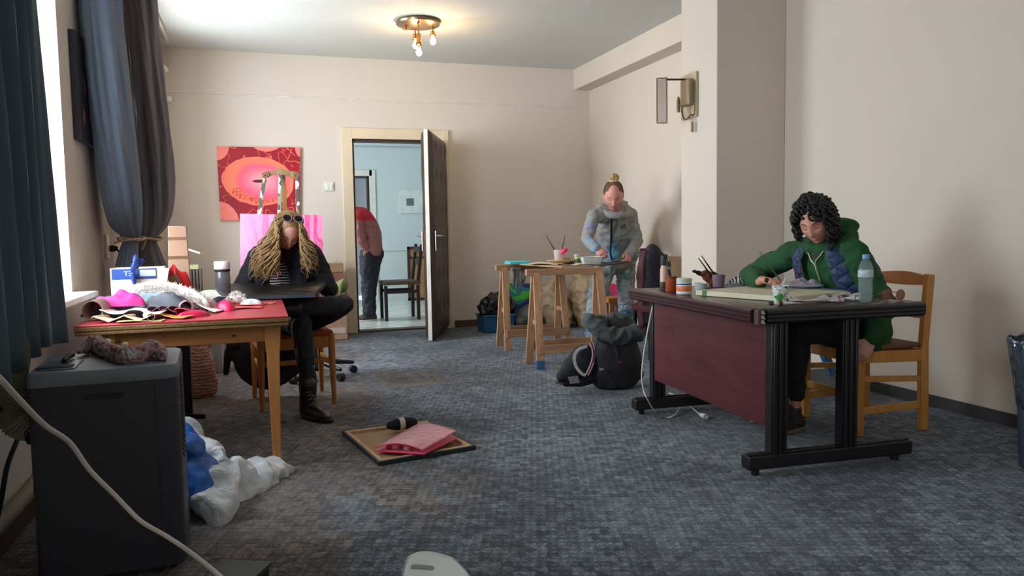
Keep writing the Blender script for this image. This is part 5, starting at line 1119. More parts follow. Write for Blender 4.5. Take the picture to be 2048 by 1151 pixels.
# water bottle
c = DT2(1740, 606); c.y += .03
wb = thing('water_bottle', 'clear plastic water bottle with light blue cap and white label', 'bottle', (c.x, c.y, ZD))
S_ = (at(1740, 508, Y=c.y).z-ZD)
PR = [(.020, .0), (.029, .012), (.031, .03), (.0285, .05), (.031, .07), (.0285, .09), (.0315, .11), (.0315, .40*0+.118), (.0315, .150), (.030, .165), (.022, .185), (.013, .197), (.0125, .205)]
k_ = S_/.222
m = MB(); m.lathe([(r*1.02, z*k_+.001) for r, z in PR], n=32); m.build('bottle_body', glass('clear_plastic', (205, 220, 222), .16, .08), wb, local=True)
m = MB(); m.lathe([(.0135, .200*k_), (.0155, .202*k_), (.0155, .219*k_), (.013, .222*k_)], n=20); m.build('cap', pm('cap_blue', (110, 158, 206), .4), wb, local=True)
m = MB(); m.lathe([(.0325, .118*k_), (.0328, .119*k_), (.0328, .149*k_), (.0325, .15*k_)], n=32, cap=False); m.build('label_wrap', pm('label_pale', (190, 200, 206), .5, n=(90, .25)), wb, local=True)
m = MB(); m.lathe([(.018, .003), (.027, .014), (.029, .03), (.0265, .05), (.029, .07), (.0265, .09), (.0295, .11)], n=28); m.build('water', glass('water', (150, 170, 172), .16, .02), wb, local=True)
# sunglasses on the desk
c = DT2(1788, 600)
sg = thing('sunglasses', 'round brown sunglasses lying at the right end of the desk', 'sunglasses', (c.x, c.y, ZD)); M_sgf = pm('amber_frame', (142, 78, 54), .25); M_sgl = glass('brown_lens', (140, 84, 60), .75, .08)
gc = [at(1774, 588, Y=c.y), at(1801, 589, Y=c.y-.02)]
for k, g_ in enumerate(gc):
    m = MB(); r_ = .024; m.tube([g_+V((r_*math.cos(a_), 0, max(ZD-g_.z+.003, r_*math.sin(a_)))) for a_ in [j*2*PI/24 for j in range(25)]], .0022, 6); m.build('rim', M_sgf, sg)
    m = MB(); m.lathe([(.001, -.001), (.023, -.0008), (.023, .0008), (.001, .001)], M=Matrix.Translation(g_) @ Matrix.Rotation(PI/2, 4, 'X'), n=24); m.build('lens', M_sgl, sg)
m = MB(); m.tube([gc[0]+V((.022, 0, .008)), (gc[0]+gc[1])/2+V((0, 0, .014)), gc[1]+V((-.022, 0, .008))], .002, 6); m.build('bridge', M_sgf, sg)
for s_, g_ in ((-1, gc[0]), (1, gc[1])): m = MB(); m.tube(crom([g_+V((s_*.024, 0, .008)), g_+V((s_*.03, .02, .0)), (g_.x-s_*.01, g_.y+.05, ZD+.005), (g_.x-s_*.05, g_.y+.045, ZD+.004)], 5), .0022, 6); m.build('temple', M_sgf, sg)
# white cord with plug on the desk leg
m = MB(); kp = [D(-.02, 1.22, .68), D(-.035, 1.18, .56), D(-.05, 1.12, .40), D(-.06, 1.1, .22), D(-.055, 1.08, .09)]
kp = [at(1305, 612, Y=3.9), at(1292, 680, Y=3.85), at(1284, 740, Y=3.8), at(1286, 775, Y=3.78), at(1296, 800, Y=3.75), at(1318, 832, Z=.006), at(1345, 832, Z=.006), at(1360, 812, Z=.03), at(1352, 792, Z=.06), at(1338, 786, Z=.05), at(1366, 800, Z=.02), at(1390, 820, Z=.01), at(1402, 829, Z=.015)]
cdt = thing('power_cord', 'white power cord looping from the desk to the floor, plug at its end', 'cord', at(1340, 832, Z=0)); m.tube(crom(kp, 8), .0042, 7); m.build('cable', M_cable, cdt)
a_ = at(1400, 828, Z=.016); b_ = at(1412, 833, Z=.016); m = MB(); m.tube([a_, a_.lerp(b_, .5), b_], [.009, .015, .017], 12); d_ = (b_-a_).normalized()
m.tube([b_+V((0, .006, 0)), b_+V((0, .006, 0))+d_*.016], .0024, 6); m.tube([b_-V((0, .006, 0)), b_-V((0, .006, 0))+d_*.016], .0024, 6); m.build('plug', M_cable, cdt)
m = MB(); p = at(1652, 790, Z=0); m.box((p.x, p.y+.1, .085), (.20, .14, .17), rz=R(-10)); tag(m.build('box', pm('pale_grey_box', (150, 158, 158), .6), bevel=.003), 'pale grey box on the floor under the pine chair', 'box')
p = at(1656, 742, Y=3.86); m = MB(); m.box((p.x, p.y, .25), (.05, .05, .16), M=TM((p.x, p.y, .25), ry=R(-25))); tag(m.build('bottle', pm('blue_pack', (74, 130, 170), .4), bevel=.012), 'blue container standing on the pale grey box under the chair', 'container')

# ---------------------------------------------------------------- on the trestles
ZB = .792
def BT(x, y): return at(x, y, Z=ZB+.012)
M_ply = wood('plywood_board', (150, 118, 84), (196, 166, 126), (3, 3, 3), .7)
m = MB(); q = [V((2.20, 6.90, 0)), V((2.36, 5.86, 0)), V((2.66, 5.90, 0)), V((2.62, 7.0, 0))]; m.loft([[V((p.x, p.y, z)) for p in q] for z in (ZB-.001, ZB+.008)]); tag(m.build('board', M_ply), 'thin plywood board laid across the two trestles, left one', 'board')
m = MB(); q = [V((2.68, 5.80, 0)), V((3.12, 6.22, 0)), V((2.98, 6.60, 0)), V((2.66, 6.74, 0))]; m.loft([[V((p.x, p.y, z)) for p in q] for z in (ZB, ZB+.010)]); tag(m.build('board', pm('dark_board', (64, 58, 54), .6, n=(9, .4))), 'dark paint-stained board under her hands, right one', 'board')
p = BT(1035, 526); m = MB(); m.box((2.27, 6.72, ZB+.018), (.18, .30, .018), rz=R(-8)); tag(m.build('canvas', pm('turquoise_canvas', (70, 196, 212), .5)), 'small turquoise canvas at the left end of the boards', 'canvas')
strip('paper_sheet', (2.32, 6.45, ZB+.009), (2.55, 6.30, ZB+.009), .34, .010, .8, pm('white_paper', (226, 214, 204), .7), 'pale paper sheet on the plywood board', 'paper', .002)
strip('paper_sheet', (2.42, 6.02, ZB+.009), (2.60, 5.98, ZB+.009), .12, .014, 1.0, pm('printed_paper', (196, 186, 178), .7, n=(60, .4)), 'printed crumpled paper near the front edge of the plywood board', 'paper', .002, ph=1)
c = at(1104, 528, Y=6.1); pcx = c.x
m = MB(); m.lathe([(.08, 0), (.10, .004), (.125, .022), (.122, .024), (.09, .008)], (2.50, 6.22, ZB+.026), 32); tag(m.build('plate', pm('cream_plate', (214, 178, 132), .5)), 'shallow wooden-coloured plate under the paint cup', 'plate')
c = at(1119, 522, Y=6.28)
pc2 = thing('cup', 'translucent plastic cup smeared with pink paint, two dark brushes in it', 'cup', (c.x, 6.28, ZB+.034)); zc = ZB+.034; zt2 = at(1119, 499, Y=6.28).z
m = MB(); m.lathe([(.040, zc), (.042, zc+.004), (.052, zt2), (.050, zt2), (.040, zc+.008)], (c.x, 6.28, 0), 26); m.build('cup_wall', glass('milky_cup', (214, 200, 196), .75, .3), pc2)
m = MB(); m.limb([(c.x, 6.23, zt2-.03), (c.x+.02, 6.225, zt2-.01), (c.x+.045, 6.24, zt2)], [.014, .022, .02], n=12); m.build('pink_paint', pm('pink_paint', (246, 60, 120), .35, b=(50, .8)), pc2)
brush('dark brush leaning left out of the pink-smeared cup', V((c.x+.01, 6.28, zc+.01)), at(1092, 470, Y=6.28), .0048, M_bh); brush('dark brush leaning right out of the pink-smeared cup', V((c.x+.0, 6.29, zc+.01)), at(1131, 470, Y=6.29), .0048, M_bh)
c = at(1156, 529, Y=6.12); c.z = ZB+.01
t = thing('paint_jar', 'yellow-labelled paint jar with dirty white lid beside the white tray', 'jar', (c.x, 6.12, ZB+.01)); z0 = ZB+.011
MB().lathe([(.030, z0), (.033, z0+.003), (.033, z0+.062), (.028, z0+.066)], (c.x, 6.12, 0), 22).build('body', pm('jar_yellow', (206, 196, 96), .4), t)
MB().lathe([(.0332, z0+.015), (.0338, z0+.016), (.0338, z0+.05), (.0332, z0+.051)], (c.x, 6.12, 0), 22).build('label_band', pm('jar_label_green', (60, 92, 70), .5, n=(50, .5)), t)
MB().lathe([(.030, z0+.064), (.034, z0+.066), (.034, z0+.085), (.028, z0+.088)], (c.x, 6.12, 0), 22).build('lid', pm('dirty_white', (170, 166, 156), .5, n=(40, .3)), t)
c = at(1138, 527, Y=6.3); o = cloth_heap('rag', (c.x, 6.35, ZB+.009), .06, .05, .035, pm('dark_rag', (46, 38, 38), .8), 4.4, 0, 16, .4); tag(o, 'small dark rag between the plate and the paint jar', 'rag')
c = at(1182, 527, Y=6.05)
m = MB()
def tray(name, label, cx, cy, z0, w_, d_, h_):
    def rr(w2, d2, z, r_=.02): return [V((cx+sx*(w2/2-r_)+r_*math.cos(R(a0+30*k)), cy+sy*(d2/2-r_)+r_*math.sin(R(a0+30*k)), z)) for sx, sy, a0 in ((1, 1, 0), (-1, 1, 90), (-1, -1, 180), (1, -1, 270)) for k in range(4)]
    m = MB(); m.loft([rr(w_*.86, d_*.86, z0), rr(w_*.94, d_*.94, z0+h_*.9), rr(w_, d_, z0+h_*.92), rr(w_, d_, z0+h_), rr(w_*.93, d_*.93, z0+h_), rr(w_*.84, d_*.84, z0+.004)]); o = m.build(name, M_wp, ang=30); return tag(o, label, 'tray')
tray('plastic_tray', 'white plastic tray, lower of the two stacked on the dark board', c.x+.02, 6.12, ZB+.011, .20, .14, .036); tray('plastic_tray', 'white plastic tray, upper of the two stacked on the dark board', c.x+.02, 6.12, ZB+.040, .22, .155, .034)
# rag hanging from the far trestle
rg = []
m = MB()
for k, (x, y0, y1) in enumerate(((1026, 542, 572), (1033, 542, 580), (1041, 542, 578), (1047, 542, 566))):
    m.limb([at(x+2, y0-2, Y=6.78), at(x+1, (y0+y1)/2, Y=6.76), at(x, y1, Y=6.77)], [(.022, .012), (.018, .012), (.008, .006)], n=10)
m.limb([at(1024, 538, Y=6.77), at(1037, 537, Y=6.76), at(1050, 538, Y=6.77)], [.012, .014, .012])
tag(m.fuse('rag', pm('grey_rag', (120, 112, 106), .8, n=(20, .35)), None, .006, 1, [(30, .006, (1, 1, .2))]), 'grey paint rag hanging over the beam of the farther trestle', 'rag')
# behind the trestles
m = MB(); c = V((2.40, 8.0, 0)); 
cr = thing('crate', 'blue plastic crate on the floor left of the trestles', 'crate', (2.42, 8.05, 0)); m.box((2.46, 8.05, .095), (.36, .30, .19), taper=.93); m.box((2.46, 8.05, .185), (.38, .32, .02)); m.build('crate_body', pm('crate_blue', (24, 84, 120), .4), cr, bevel=.01)
blob_bag('rubbish_bag', [([(2.36, 8.03, .24), (2.46, 8.03, .30), (2.58, 8.05, .28)], [(.10, .10), (.13, .12), (.10, .10)]), ([(2.34, 8.0, .30), (2.3, 7.98, .22)], [.06, .04])], pm('black_plastic', (22, 22, 24), .3, b=(16, .8, .03)), None, .010, [(11, .025, (1, 1, 1), 'r'), (26, .01)], 'crumpled black rubbish bag on the blue crate')
gp = thing('canvas_painting', 'small green, teal and navy abstract canvas behind the left trestle', 'painting', (2.86, 8.3, 0))
def abstract():
    m, g = newmat('green_abstract', .5); n = g.noise(3.4, g.mp(loc=(3.3, 1, .8)), 2, .5, 1.0); x, y, z = g.xyz(); f = g.math('ADD', n, g.math('MULTIPLY', g.math('SUBTRACT', z, .25), .30)); sp = g.vor(60)
    c = g.ramp(f, [(0, s2l((22, 40, 110))), (.46, s2l((24, 52, 128))), (.47, s2l((30, 120, 140))), (.56, s2l((24, 130, 140))), (.57, s2l((60, 190, 40))), (1, s2l((80, 210, 40)))], True); g.color(g.mix(g.math('LESS_THAN', sp, .12), c, s2l((60, 70, 150)))); return m
q = [at(1018, 640, Y=8.28), at(1068, 640, Y=8.28), at(1066, 566, Y=8.42), at(1018, 566, Y=8.42)]
m = MB(); m.add([p for p in q]+[p+V((0, .03, 0)) for p in q], [(3, 2, 1, 0)[::-1], (4, 5, 6, 7)[::-1], (0, 4, 5, 1), (1, 5, 6, 2), (2, 6, 7, 3), (3, 7, 4, 0)]); m.build('canvas', abstract(), gp, smooth=False)
m = MB(); kz = q[0].z; m.box(((q[0].x+q[1].x)/2, 8.32, kz/2), (.2, .05, kz)); m.build('prop_block', M_black, gp)
blob_bag('bag', [([(2.74, 7.92, .13), (2.80, 7.9, .17), (2.88, 7.94, .12)], [(.10, .12), (.12, .15), (.09, .10)])], pm('dark_grey_bag', (66, 62, 64), .6), None, .012, [(10, .02), (24, .008)], 'dark grey slumped bag in front of the green canvas')
blob_bag('sack', [([(3.14, 8.05, .22), (3.15, 8.07, .42), (3.18, 8.1, .50)], [(.16, .18), (.14, .15), (.06, .06)]), ([(3.10, 7.98, .12), (3.20, 8.0, .14)], [(.14, .12), (.14, .12)])], pm('cream_sack', (176, 154, 128), .6, b=(12, .6, .03)), None, .012, [(8, .03, (1, 1, 1), 'r'), (20, .012)], 'large cream plastic sack standing in the right corner, left of its neighbour')
blob_bag('sack', [([(3.55, 8.08, .20), (3.55, 8.12, .42), (3.52, 8.15, .54)], [(.19, .2), (.16, .16), (.07, .07)]), ([(3.50, 7.95, .09), (3.60, 7.97, .10)], [(.13, .08), (.14, .1)])], pm('cream_sack2', (186, 162, 134), .6, b=(12, .6, .03)), None, .012, [(7, .03, (1, 1, 1), 'r'), (20, .012)], 'cream plastic sack in the corner behind the standing woman')
# panel, stool, violet card, jacket on maroon chair
m = MB(); q = [at(1208, 594, Y=7.55), at(1243, 600, Y=7.55), at(1243, 571, Y=7.6), at(1212, 563, Y=7.6)]
def tpm():
    m, g = newmat('teal_pink_panel', .5); x, y, z = g.xyz(); f = g.math('ADD', x, g.math('MULTIPLY', z, .3)); g.color(g.ramp(g.math('ADD', f, .5), [(0, s2l((52, 110, 128))), (.61, s2l((226, 60, 130)))], True)); return m
tp = thing('canvas_painting', 'teal and pink canvas leaning behind the standing woman', 'painting', (q[0].x+.1, 7.55, 0)); b_l = V((q[0].x, 7.5, 0)); b_r = V((q[1].x, 7.5, 0)); qq = [b_l, b_r, q[2], q[3]]
m.add(qq+[p+V((0, .03, 0)) for p in qq], [(0, 1, 2, 3), (7, 6, 5, 4), (0, 4, 5, 1), (1, 5, 6, 2), (2, 6, 7, 3), (3, 7, 4, 0)]); m.build('canvas', tpm(), tp, smooth=False)
sx0 = at(1212, 600, Y=7.3).x; sx1 = at(1243, 600, Y=7.3).x; sz = at(1225, 593, Y=7.3).z
stl = thing('wooden_stool', 'orange wooden stool between the legs of the standing woman', 'stool', ((sx0+sx1)/2, 7.35, 0))
m = MB(); m.box(((sx0+sx1)/2+.02, 7.35, sz-.03), (sx1-sx0+.06, .26, .05)); m.build('seat', M_pine2, stl, bevel=.006)
for a_ in (-1, 1):
    for b_ in (-1, 1): m = MB(); m.bar(((sx0+sx1)/2+.02+a_*.08, 7.35+b_*.10, sz-.05), ((sx0+sx1)/2+.02+a_*.09, 7.35+b_*.11, 0), .032, .032); m.build('leg', M_pine2, stl, bevel=.002)
m = MB(); c = at(1236, 628, Y=7.15); m.box((c.x, 7.15, c.z), (.07, .006, .09)); m.box((c.x, 7.16, c.z/2-.03), (.09, .02, max(c.z-.05, .02))); o = m.build('card', [pm('violet_card', (160, 110, 176), .6)]); tag(o, 'violet card propped by the stool', 'card')
# jacket over chair behind the desk
jc = thing('chair', 'maroon chair with a dark navy jacket, standing behind the far end of desk', 'chair', (3.28, 5.9, 0)); M_mar = pm('maroon_fabric', (70, 24, 34), .7)
m = MB(); m.box((3.26, 6.02, .70), (.20, .04, .46)); m.box((3.26, 5.86, .42), (.36, .34, .06)); m.build('upholstery', M_mar, jc, bevel=.015)
for a_ in (-1, 1):
    for b_ in (-1, 1): m = MB(); m.bar((3.26+a_*.15, 5.86+b_*.14, .40), (3.26+a_*.16, 5.86+b_*.15, 0), .03, .03); m.build('leg', M_black, jc)
m = MB(); jp = lambda x, y: at(x, y, Y=5.90)
m.limb([jp(1300, 640), jp(1302, 600), jp(1303, 550), jp(1304, 508), jp(1303, 498)], [(.095, .07), (.10, .08), (.11, .08), (.095, .07), (.06, .05)], side=(1, 0, 0), n=20); m.limb([jp(1315, 505), jp(1328, 512), jp(1333, 510)], [.03, .018, .012])
o = m.fuse('jacket', pm('navy_jacket', (26, 26, 40), .75, b=(40, .3)), None, .010, 2, [(9, .012), (26, .004)]); tag(o, 'dark navy jacket draped over the back of the maroon chair', 'jacket')
p = at(1281, 520, Y=5.94); m = MB(); m.limb([jp(1288, 505), jp(1282, 540), jp(1282, 600), jp(1284, 650)], [(.025, .04), (.03, .05), (.03, .05), (.03, .04)], side=(1, 0, 0)); m.fuse('maroon_lining', M_mar, o, .009, 1, [(12, .01)])
m = MB(); a_ = at(1336, 512, X=3.80); b_ = at(1358, 552, X=3.80); m.box((3.815, (a_.y+b_.y)/2, (a_.z+b_.z)/2-.2), (.03, abs(a_.y-b_.y)+.3, abs(a_.z-b_.z)+.4)); tag(m.build('board', pm('tan_board', (160, 128, 98), .6), bevel=.004), 'tan board leaning on the right wall beside the column', 'board')

# ---------------------------------------------------------------- backpack and pouch on the floor
M_bp = pm('backpack_black', (38, 36, 41), .75, n=(4, .15), b=(30, .2)); bpt = thing('backpack', 'black backpack with small red mark, white badge and grey cloth bulging from its top', 'backpack', (2.45, 4.95, 0))
BY = 4.80
def K(x, y, Y=BY): return at(x, y, Y=Y)
m = MB(); m.limb([K(1231, 752), K(1231, 730), K(1229, 700), K(1228, 672), K(1226, 655)], [(.185, .12), (.20, .14), (.185, .14), (.155, .12), (.12, .09)], side=(1, 0, 0), n=28)
m.limb([K(1190, 748), K(1230, 756), K(1276, 748)], [(.05, .06), (.06, .1), (.05, .06)], n=16)
m.fuse('pack_body', M_bp, bpt, .010, 3, [(7, .014), (14, .008, (1, 1, .35)), (40, .002)])
m = MB(); m.limb([K(1176, 636, 4.72), K(1190, 650, 4.70), K(1212, 668, 4.68), K(1240, 672, 4.68), K(1268, 664, 4.7), K(1282, 674, 4.74)], [(.03, .02), (.05, .035), (.055, .04), (.055, .045), (.05, .04), (.02, .02)], n=18); m.limb([K(1205, 650, 4.8), K(1240, 652, 4.8), K(1262, 655, 4.8)], [(.07, .04), (.09, .05), (.05, .04)], n=16); m.limb([K(1172, 632, 4.74), K(1190, 640, 4.74), K(1205, 646, 4.76)], [(.01, .008), (.035, .02), (.04, .03)], n=14)
o = m.fuse('scarf', pm('grey_green_cloth', (78, 84, 86), .85, n=(10, .2), b=(60, .3)), None, .007, 2, [(12, .016, (1, 1, 1), 'r'), (30, .005)]); tag(o, 'grey-green cloth stuffed in the open top of the backpack', 'cloth')
def front(x, y, off=0):
    """point on the pack's front skin"""
    p = K(x, y, BY-.14); return V((p.x, p.y+off, p.z))
m = MB(); p = front(1237, 724, -.008)
for a_, b_, r_ in (((-.018, .006), (-.004, .001), .0028), ((-.004, .001), (.012, -.002), .0038), ((.012, -.002), (.020, .010), .0026), ((.010, -.003), (.016, -.012), .0022), ((-.004, 0), (-.006, -.008), .002)): m.tube([p+V((a_[0], 0, a_[1])), p+V((b_[0], 0, b_[1]))], r_, 6)
m.build('red_mark', pm('red_mark', (150, 24, 48), .5), bpt)
m = MB(); p = front(1202, 737, -.004); m.box(p, (.036, .004, .030)); bdg = m.build('badge', pm('badge_dark', (40, 38, 42), .5), bpt, bevel=.002)
m = MB(); 
for k in range(4): m.tube([p+V((-.014+.009*k, -.004, .010-.004*(k % 2))), p+V((-.010+.008*k, -.004, -.002))], .0018, 5)
m.tube([p+V((-.015, -.004, -.008)), p+V((.014, -.004, -.006)), p+V((.014, -.004, .004))], .0018, 5); m.build('badge_drawing', pm('badge_white', (214, 212, 210), .5), bdg)
for pts in ([(1196, 672), (1190, 700), (1188, 728)], [(1225, 680), (1232, 700), (1236, 715)]):
    m = MB(); m.tube(crom([front(x, y, -.002) for x, y in pts], 5), .005, 6); m.build('strap_seam', pm('strap_dark', (44, 42, 46), .7), bpt)
M_pch = pm('pouch_black', (24, 24, 28), .7, b=(30, .2)); po = thing('shoulder_bag', 'small black bag with white and red webbing strap in front of the backpack', 'bag', (2.15, 4.95, 0))
m = MB(); PY = 4.78; m.limb([K(1122, 752, PY), K(1140, 742, PY), K(1165, 725, PY), K(1180, 712, PY)], [(.035, .05), (.05, .09), (.07, .12), (.05, .10)], side=(0, 1, 0), n=20); m.limb([K(1130, 762, PY), K(1160, 756, PY), K(1190, 752, PY)], [(.04, .025), (.06, .04), (.05, .04)], n=16)
m.fuse('bag_body', M_pch, po, .008, 2, [(9, .012), (30, .003)])
m = MB(); m.box((0, 0, 0), (.10, .09, .012), M=TM(K(1130, 765, PY)+V((0, 0, .002)), rz=R(15))); m.build('flap', M_pch, po, bevel=.003)
m = MB(); m.box((0, 0, 0), (.075, .05, .004), M=TM(K(1148, 759, PY-.09), rx=R(60), rz=R(10))); m.build('grey_patch', pm('patch_grey', (128, 126, 130), .6), po)
def webbing(name, pts, w_, mats, par, sd=(1, 0, 0)):
    P = crom(pts, 7); m = MB()
    for k, (o0, o1) in enumerate(((-1, -.45), (-.45, .45), (.45, 1))):
        rings = []
        for i, p in enumerate(P):
            t, s_, q_ = frame(P[min(i+1, len(P)-1)]-P[max(i-1, 0)], V(sd)); rings.append([p+q_*(o0*w_)+s_*.002, p+q_*(o1*w_)+s_*.002, p+q_*(o1*w_)-s_*.002, p+q_*(o0*w_)-s_*.002])
        m.loft(rings, True, mats[k])
    return m.build(name, [pm('webbing_white', (206, 200, 200), .7), pm('webbing_red', (176, 30, 52), .7)], par)
sy = PY-.12
webbing('strap', [K(1174, 692, sy), K(1158, 698, sy), K(1149, 712, sy), K(1152, 732, sy), K(1164, 747, sy), K(1172, 749, sy)], .010, (0, 0, 0), po, (0, 1, 0))
webbing('strap', [K(1182, 684, sy), K(1187, 700, sy), K(1187, 715, sy), K(1182, 732, sy), K(1174, 749, sy)], .012, (0, 1, 0), po, (0, 1, 0))
# hall furniture seen through the door
hc = thing('chair', 'dark wooden chair with brown seat in the room beyond the doorway', 'chair', (1.80, 9.75, 0)); M_hc = pm('hall_chair_dark', (36, 26, 26), .45)
zs = at(800, 566, Y=9.7).z; x0 = at(766, 600, Y=9.7).x; x1 = at(836, 600, Y=9.7).x
for x in (x0+.02, x1-.02):
    for y in (9.58, 9.95): m = MB(); m.bar((x, y, 0), (x, y, zs-.02), .04, .04); m.build('leg', M_hc, hc, bevel=.003)
m = MB(); m.box(((x0+x1)/2, 9.77, zs+.01), (x1-x0+.03, .44, .045)); m.build('seat', pm('seat_brown', (86, 70, 56), .6), hc, bevel=.012)
for y in (9.58, 9.95): m = MB(); m.bar((x0, y, zs-.10), (x1, y, zs-.10), .02, .04, side=(0, 1, 0)); m.build('rail', M_hc, hc)
m = MB(); m.bar((x1-.02, 9.58, zs), (x1+.04, 9.58, .95), .04, .035); m.bar((x1-.02, 9.95, zs), (x1+.04, 9.95, .95), .04, .035)
for z in (.88, .72): m.bar((x1+.02, 9.58, z), (x1+.02, 9.95, z), .02, .07, side=(1, 0, 0))
m.build('backrest', M_hc, hc, bevel=.003)
hp_ = thing('picture', 'white square picture with small grey centre on the far room wall', 'picture', at(820, 402, Y=YH-.02)); a_ = at(798, 379, Y=YH-.02); b_ = at(846, 426, Y=YH-.02)
m = MB(); m.box(((a_.x+b_.x)/2, YH-.02, (a_.z+b_.z)/2), (b_.x-a_.x, .035, a_.z-b_.z)); m.build('mount', pm('mount_white', (214, 224, 220), .6), hp_, bevel=.004)
m = MB(); m.box((at(820, 402, Y=YH-.04).x, YH-.041, (a_.z+b_.z)/2-.01), (.12, .008, .12)); m.build('print', pm('print_grey', (104, 108, 112), .6), hp_)
a_ = at(814, 493, Y=12.3); b_ = at(845, 565, Y=12.3); wf = thing('framed_board', 'brown wooden framed board leaning behind the chair beyond the doorway', 'frame', (a_.x+.15, 12.3, 0))
w3 = .55; m = MB(); 
for c, s in (((a_.x+.02, 12.3, a_.z/2), (.04, .03, a_.z)), ((a_.x+w3, 12.3, a_.z/2), (.04, .03, a_.z)), ((a_.x+w3/2, 12.3, a_.z-.02), (w3, .03, .04)), ((a_.x+w3/2, 12.3, .02), (w3, .03, .04)), ((a_.x+w3/2, 12.3, a_.z-.18), (w3, .02, .03))): m.box(c, s)
m.build('frame', M_dkbrown, wf); m = MB(); m.box((a_.x+w3/2, 12.31, a_.z/2), (w3-.03, .015, a_.z-.03)); m.build('board', wood('ochre_board', (140, 96, 56), (176, 130, 84), (6, 6, 2)), wf)
a_ = at(849, 458, Y=9.4); m = MB(); m.limb([at(852, 440, Y=9.58), at(851, 470, Y=9.58), at(850, 498, Y=9.58)], [(.03, .03), (.045, .03), (.035, .03)], side=(1, 0, 0)); tag(m.fuse('coat', pm('orange_fabric', (206, 92, 52), .7), None, .008, 1, [(14, .01)]), 'strip of orange fabric seen between door and dark chair', 'fabric')

# ---------------------------------------------------------------- people
def skin(name, rgb):
    m, g = newmat(name, .5); c = s2l(rgb); g.b.inputs['Subsurface Weight'].default_value = .12; g.b.inputs['Subsurface Radius'].default_value = (.012, .005, .003)
    g.color(g.mix(g.noise(14, detail=3), tuple(x*.88 for x in c), tuple(min(1, x*1.08) for x in c))); return m
def fbell(x, a, w): return math.exp(-((x-a)/w)**2)
def face_off(x, z, k=1):
    ax = abs(x)
    return k*(.021*fbell(x, 0, .0105)*fbell(z, -.022, .0135) + .013*fbell(x, 0, .008)*fbell(z, .004, .022) + .004*fbell(ax, .012, .006)*fbell(z, -.028, .008)
        - .0095*fbell(ax, .031, .016)*fbell(z, .013, .012) + .004*fbell(z, .034, .010)*fbell(x, 0, .045) + .0075*fbell(x, 0, .019)*fbell(z, -.053, .0085)
        - .003*fbell(x, 0, .03)*fbell(z, -.068, .007) + .008*fbell(x, 0, .020)*fbell(z, -.090, .014) + .005*fbell(ax, .044, .02)*fbell(z, -.015, .024))
HW, HD, HH = .074, .094, .118
def head_fn(u, p):
    t = max(0, -u.z); p = p.copy(); p.x *= 1-.36*t**1.6
    if u.y > 0: p.y *= .95-.06*t
    else: p.y *= 1-.42*t
    if u.y > .05: p.y += face_off(p.x, p.z)*min(1, u.y*2.2)
    return p
def fpt(M, x, z, off=0):
    t = max(0, -z/HH); xx = x/(1-.36*t**1.6)
    y = HD*(.95-.06*t)*math.sqrt(max(.01, 1-(xx/HW)**2-(z/HH)**2))+face_off(x, z)+off; return M @ V((x, y, z))
def head(mb, M):
    mb.ell((0, 0, 0), (HW, HD, HH), M=M, nu=72, nv=60, fn=head_fn)
    for s_ in (-1, 1): mb.ell((0, 0, 0), (.009, .018, .030), M=M @ TM((s_*.073, -.008, -.006), rz=s_*.35), nu=12, nv=10)
def face_parts(M, par, brow, lip, lash=None, closed=True):
    for s_ in (-1, 1):
        m = MB(); m.tube([fpt(M, s_*(.014+.034*i/7), .034+.006*math.sin(PI*i/7*.9), .0015) for i in range(8)], [.0012, .0024, .0026, .0026, .0024, .002, .0016, .0008], 6); m.build('eyebrow', brow, par)
        m = MB(); m.tube([fpt(M, s_*(.017+.028*i/7), .010-.004*math.sin(PI*i/7), .0012) for i in range(8)], [.0008, .0015, .0018, .0018, .0018, .0016, .0014, .0008], 6); m.build('eyelash_line', lash or M_black, par)
    m = MB(); P = [fpt(M, -.022+.044*i/8, -.0535-.0015*math.sin(PI*i/8), -.0005) for i in range(9)]; m.tube(P, [.001, .0028, .0042, .0045, .0042, .0045, .0042, .0028, .001], 8); m.build('lips', lip, par)
def headM(c, yaw, pitch, roll=0):
    """yaw: the way the face looks (0 = +Y, pi = towards the camera), pitch down positive"""
    return Matrix.Translation(V(c)) @ Matrix.Rotation(yaw, 4, 'Z') @ Matrix.Rotation(-pitch, 4, 'X') @ Matrix.Rotation(roll, 4, 'Y')
def hand(mb, wr, d, n, right=True, curl=(.5, .7, .5), sc_=1, spread=.1, thumb=.5):
    wr = V(wr); d = V(d).normalized(); n = V(n); n = (n-d*n.dot(d)).normalized(); upv = -n; s_ = upv.cross(d) if right else d.cross(upv); s_.normalize(); k = sc_
    mb.limb([wr-d*.02*k, wr+d*.015*k, wr+d*.05*k, wr+d*.088*k], [(.024*k, .019*k), (.027*k, .017*k), (.040*k, .014*k), (.039*k, .012*k)], side=s_, n=14)
    for i, (o_, L, r_) in enumerate(((.029, .070, .0088), (.0095, .078, .0090), (-.010, .072, .0086), (-.029, .056, .0076))):
        b = wr+d*(.086-.004*abs(i-1))*k+s_*o_*k; a_ = 0; P = [b-d*.022*k, b]; dd = (d+s_*(spread*(1.5-i)*.5)).normalized()
        for j, f in enumerate((.46, .30, .24)):
            a_ += curl[j]*(1+.08*i); P.append(P[-1]+(dd*math.cos(a_)+n*math.sin(a_))*L*f*k)
        mb.limb(P, [r_*k, r_*1.02*k, r_*.95*k, r_*.88*k, r_*.74*k], n=10, k=3)
    b = wr+d*.022*k+s_*.022*k; t1 = (d*.55+s_*.75+n*.35*thumb).normalized(); t2 = (d*.8+s_*.25+n*.6*thumb).normalized(); t3 = (d*.85-s_*.05+n*.6*thumb).normalized()
    mb.limb([b-t1*.012*k, b+t1*.030*k, b+t1*.030*k+t2*.030*k, b+t1*.030*k+t2*.030*k+t3*.024*k], [.014*k, .0125*k, .0105*k, .0085*k], n=10, k=3)
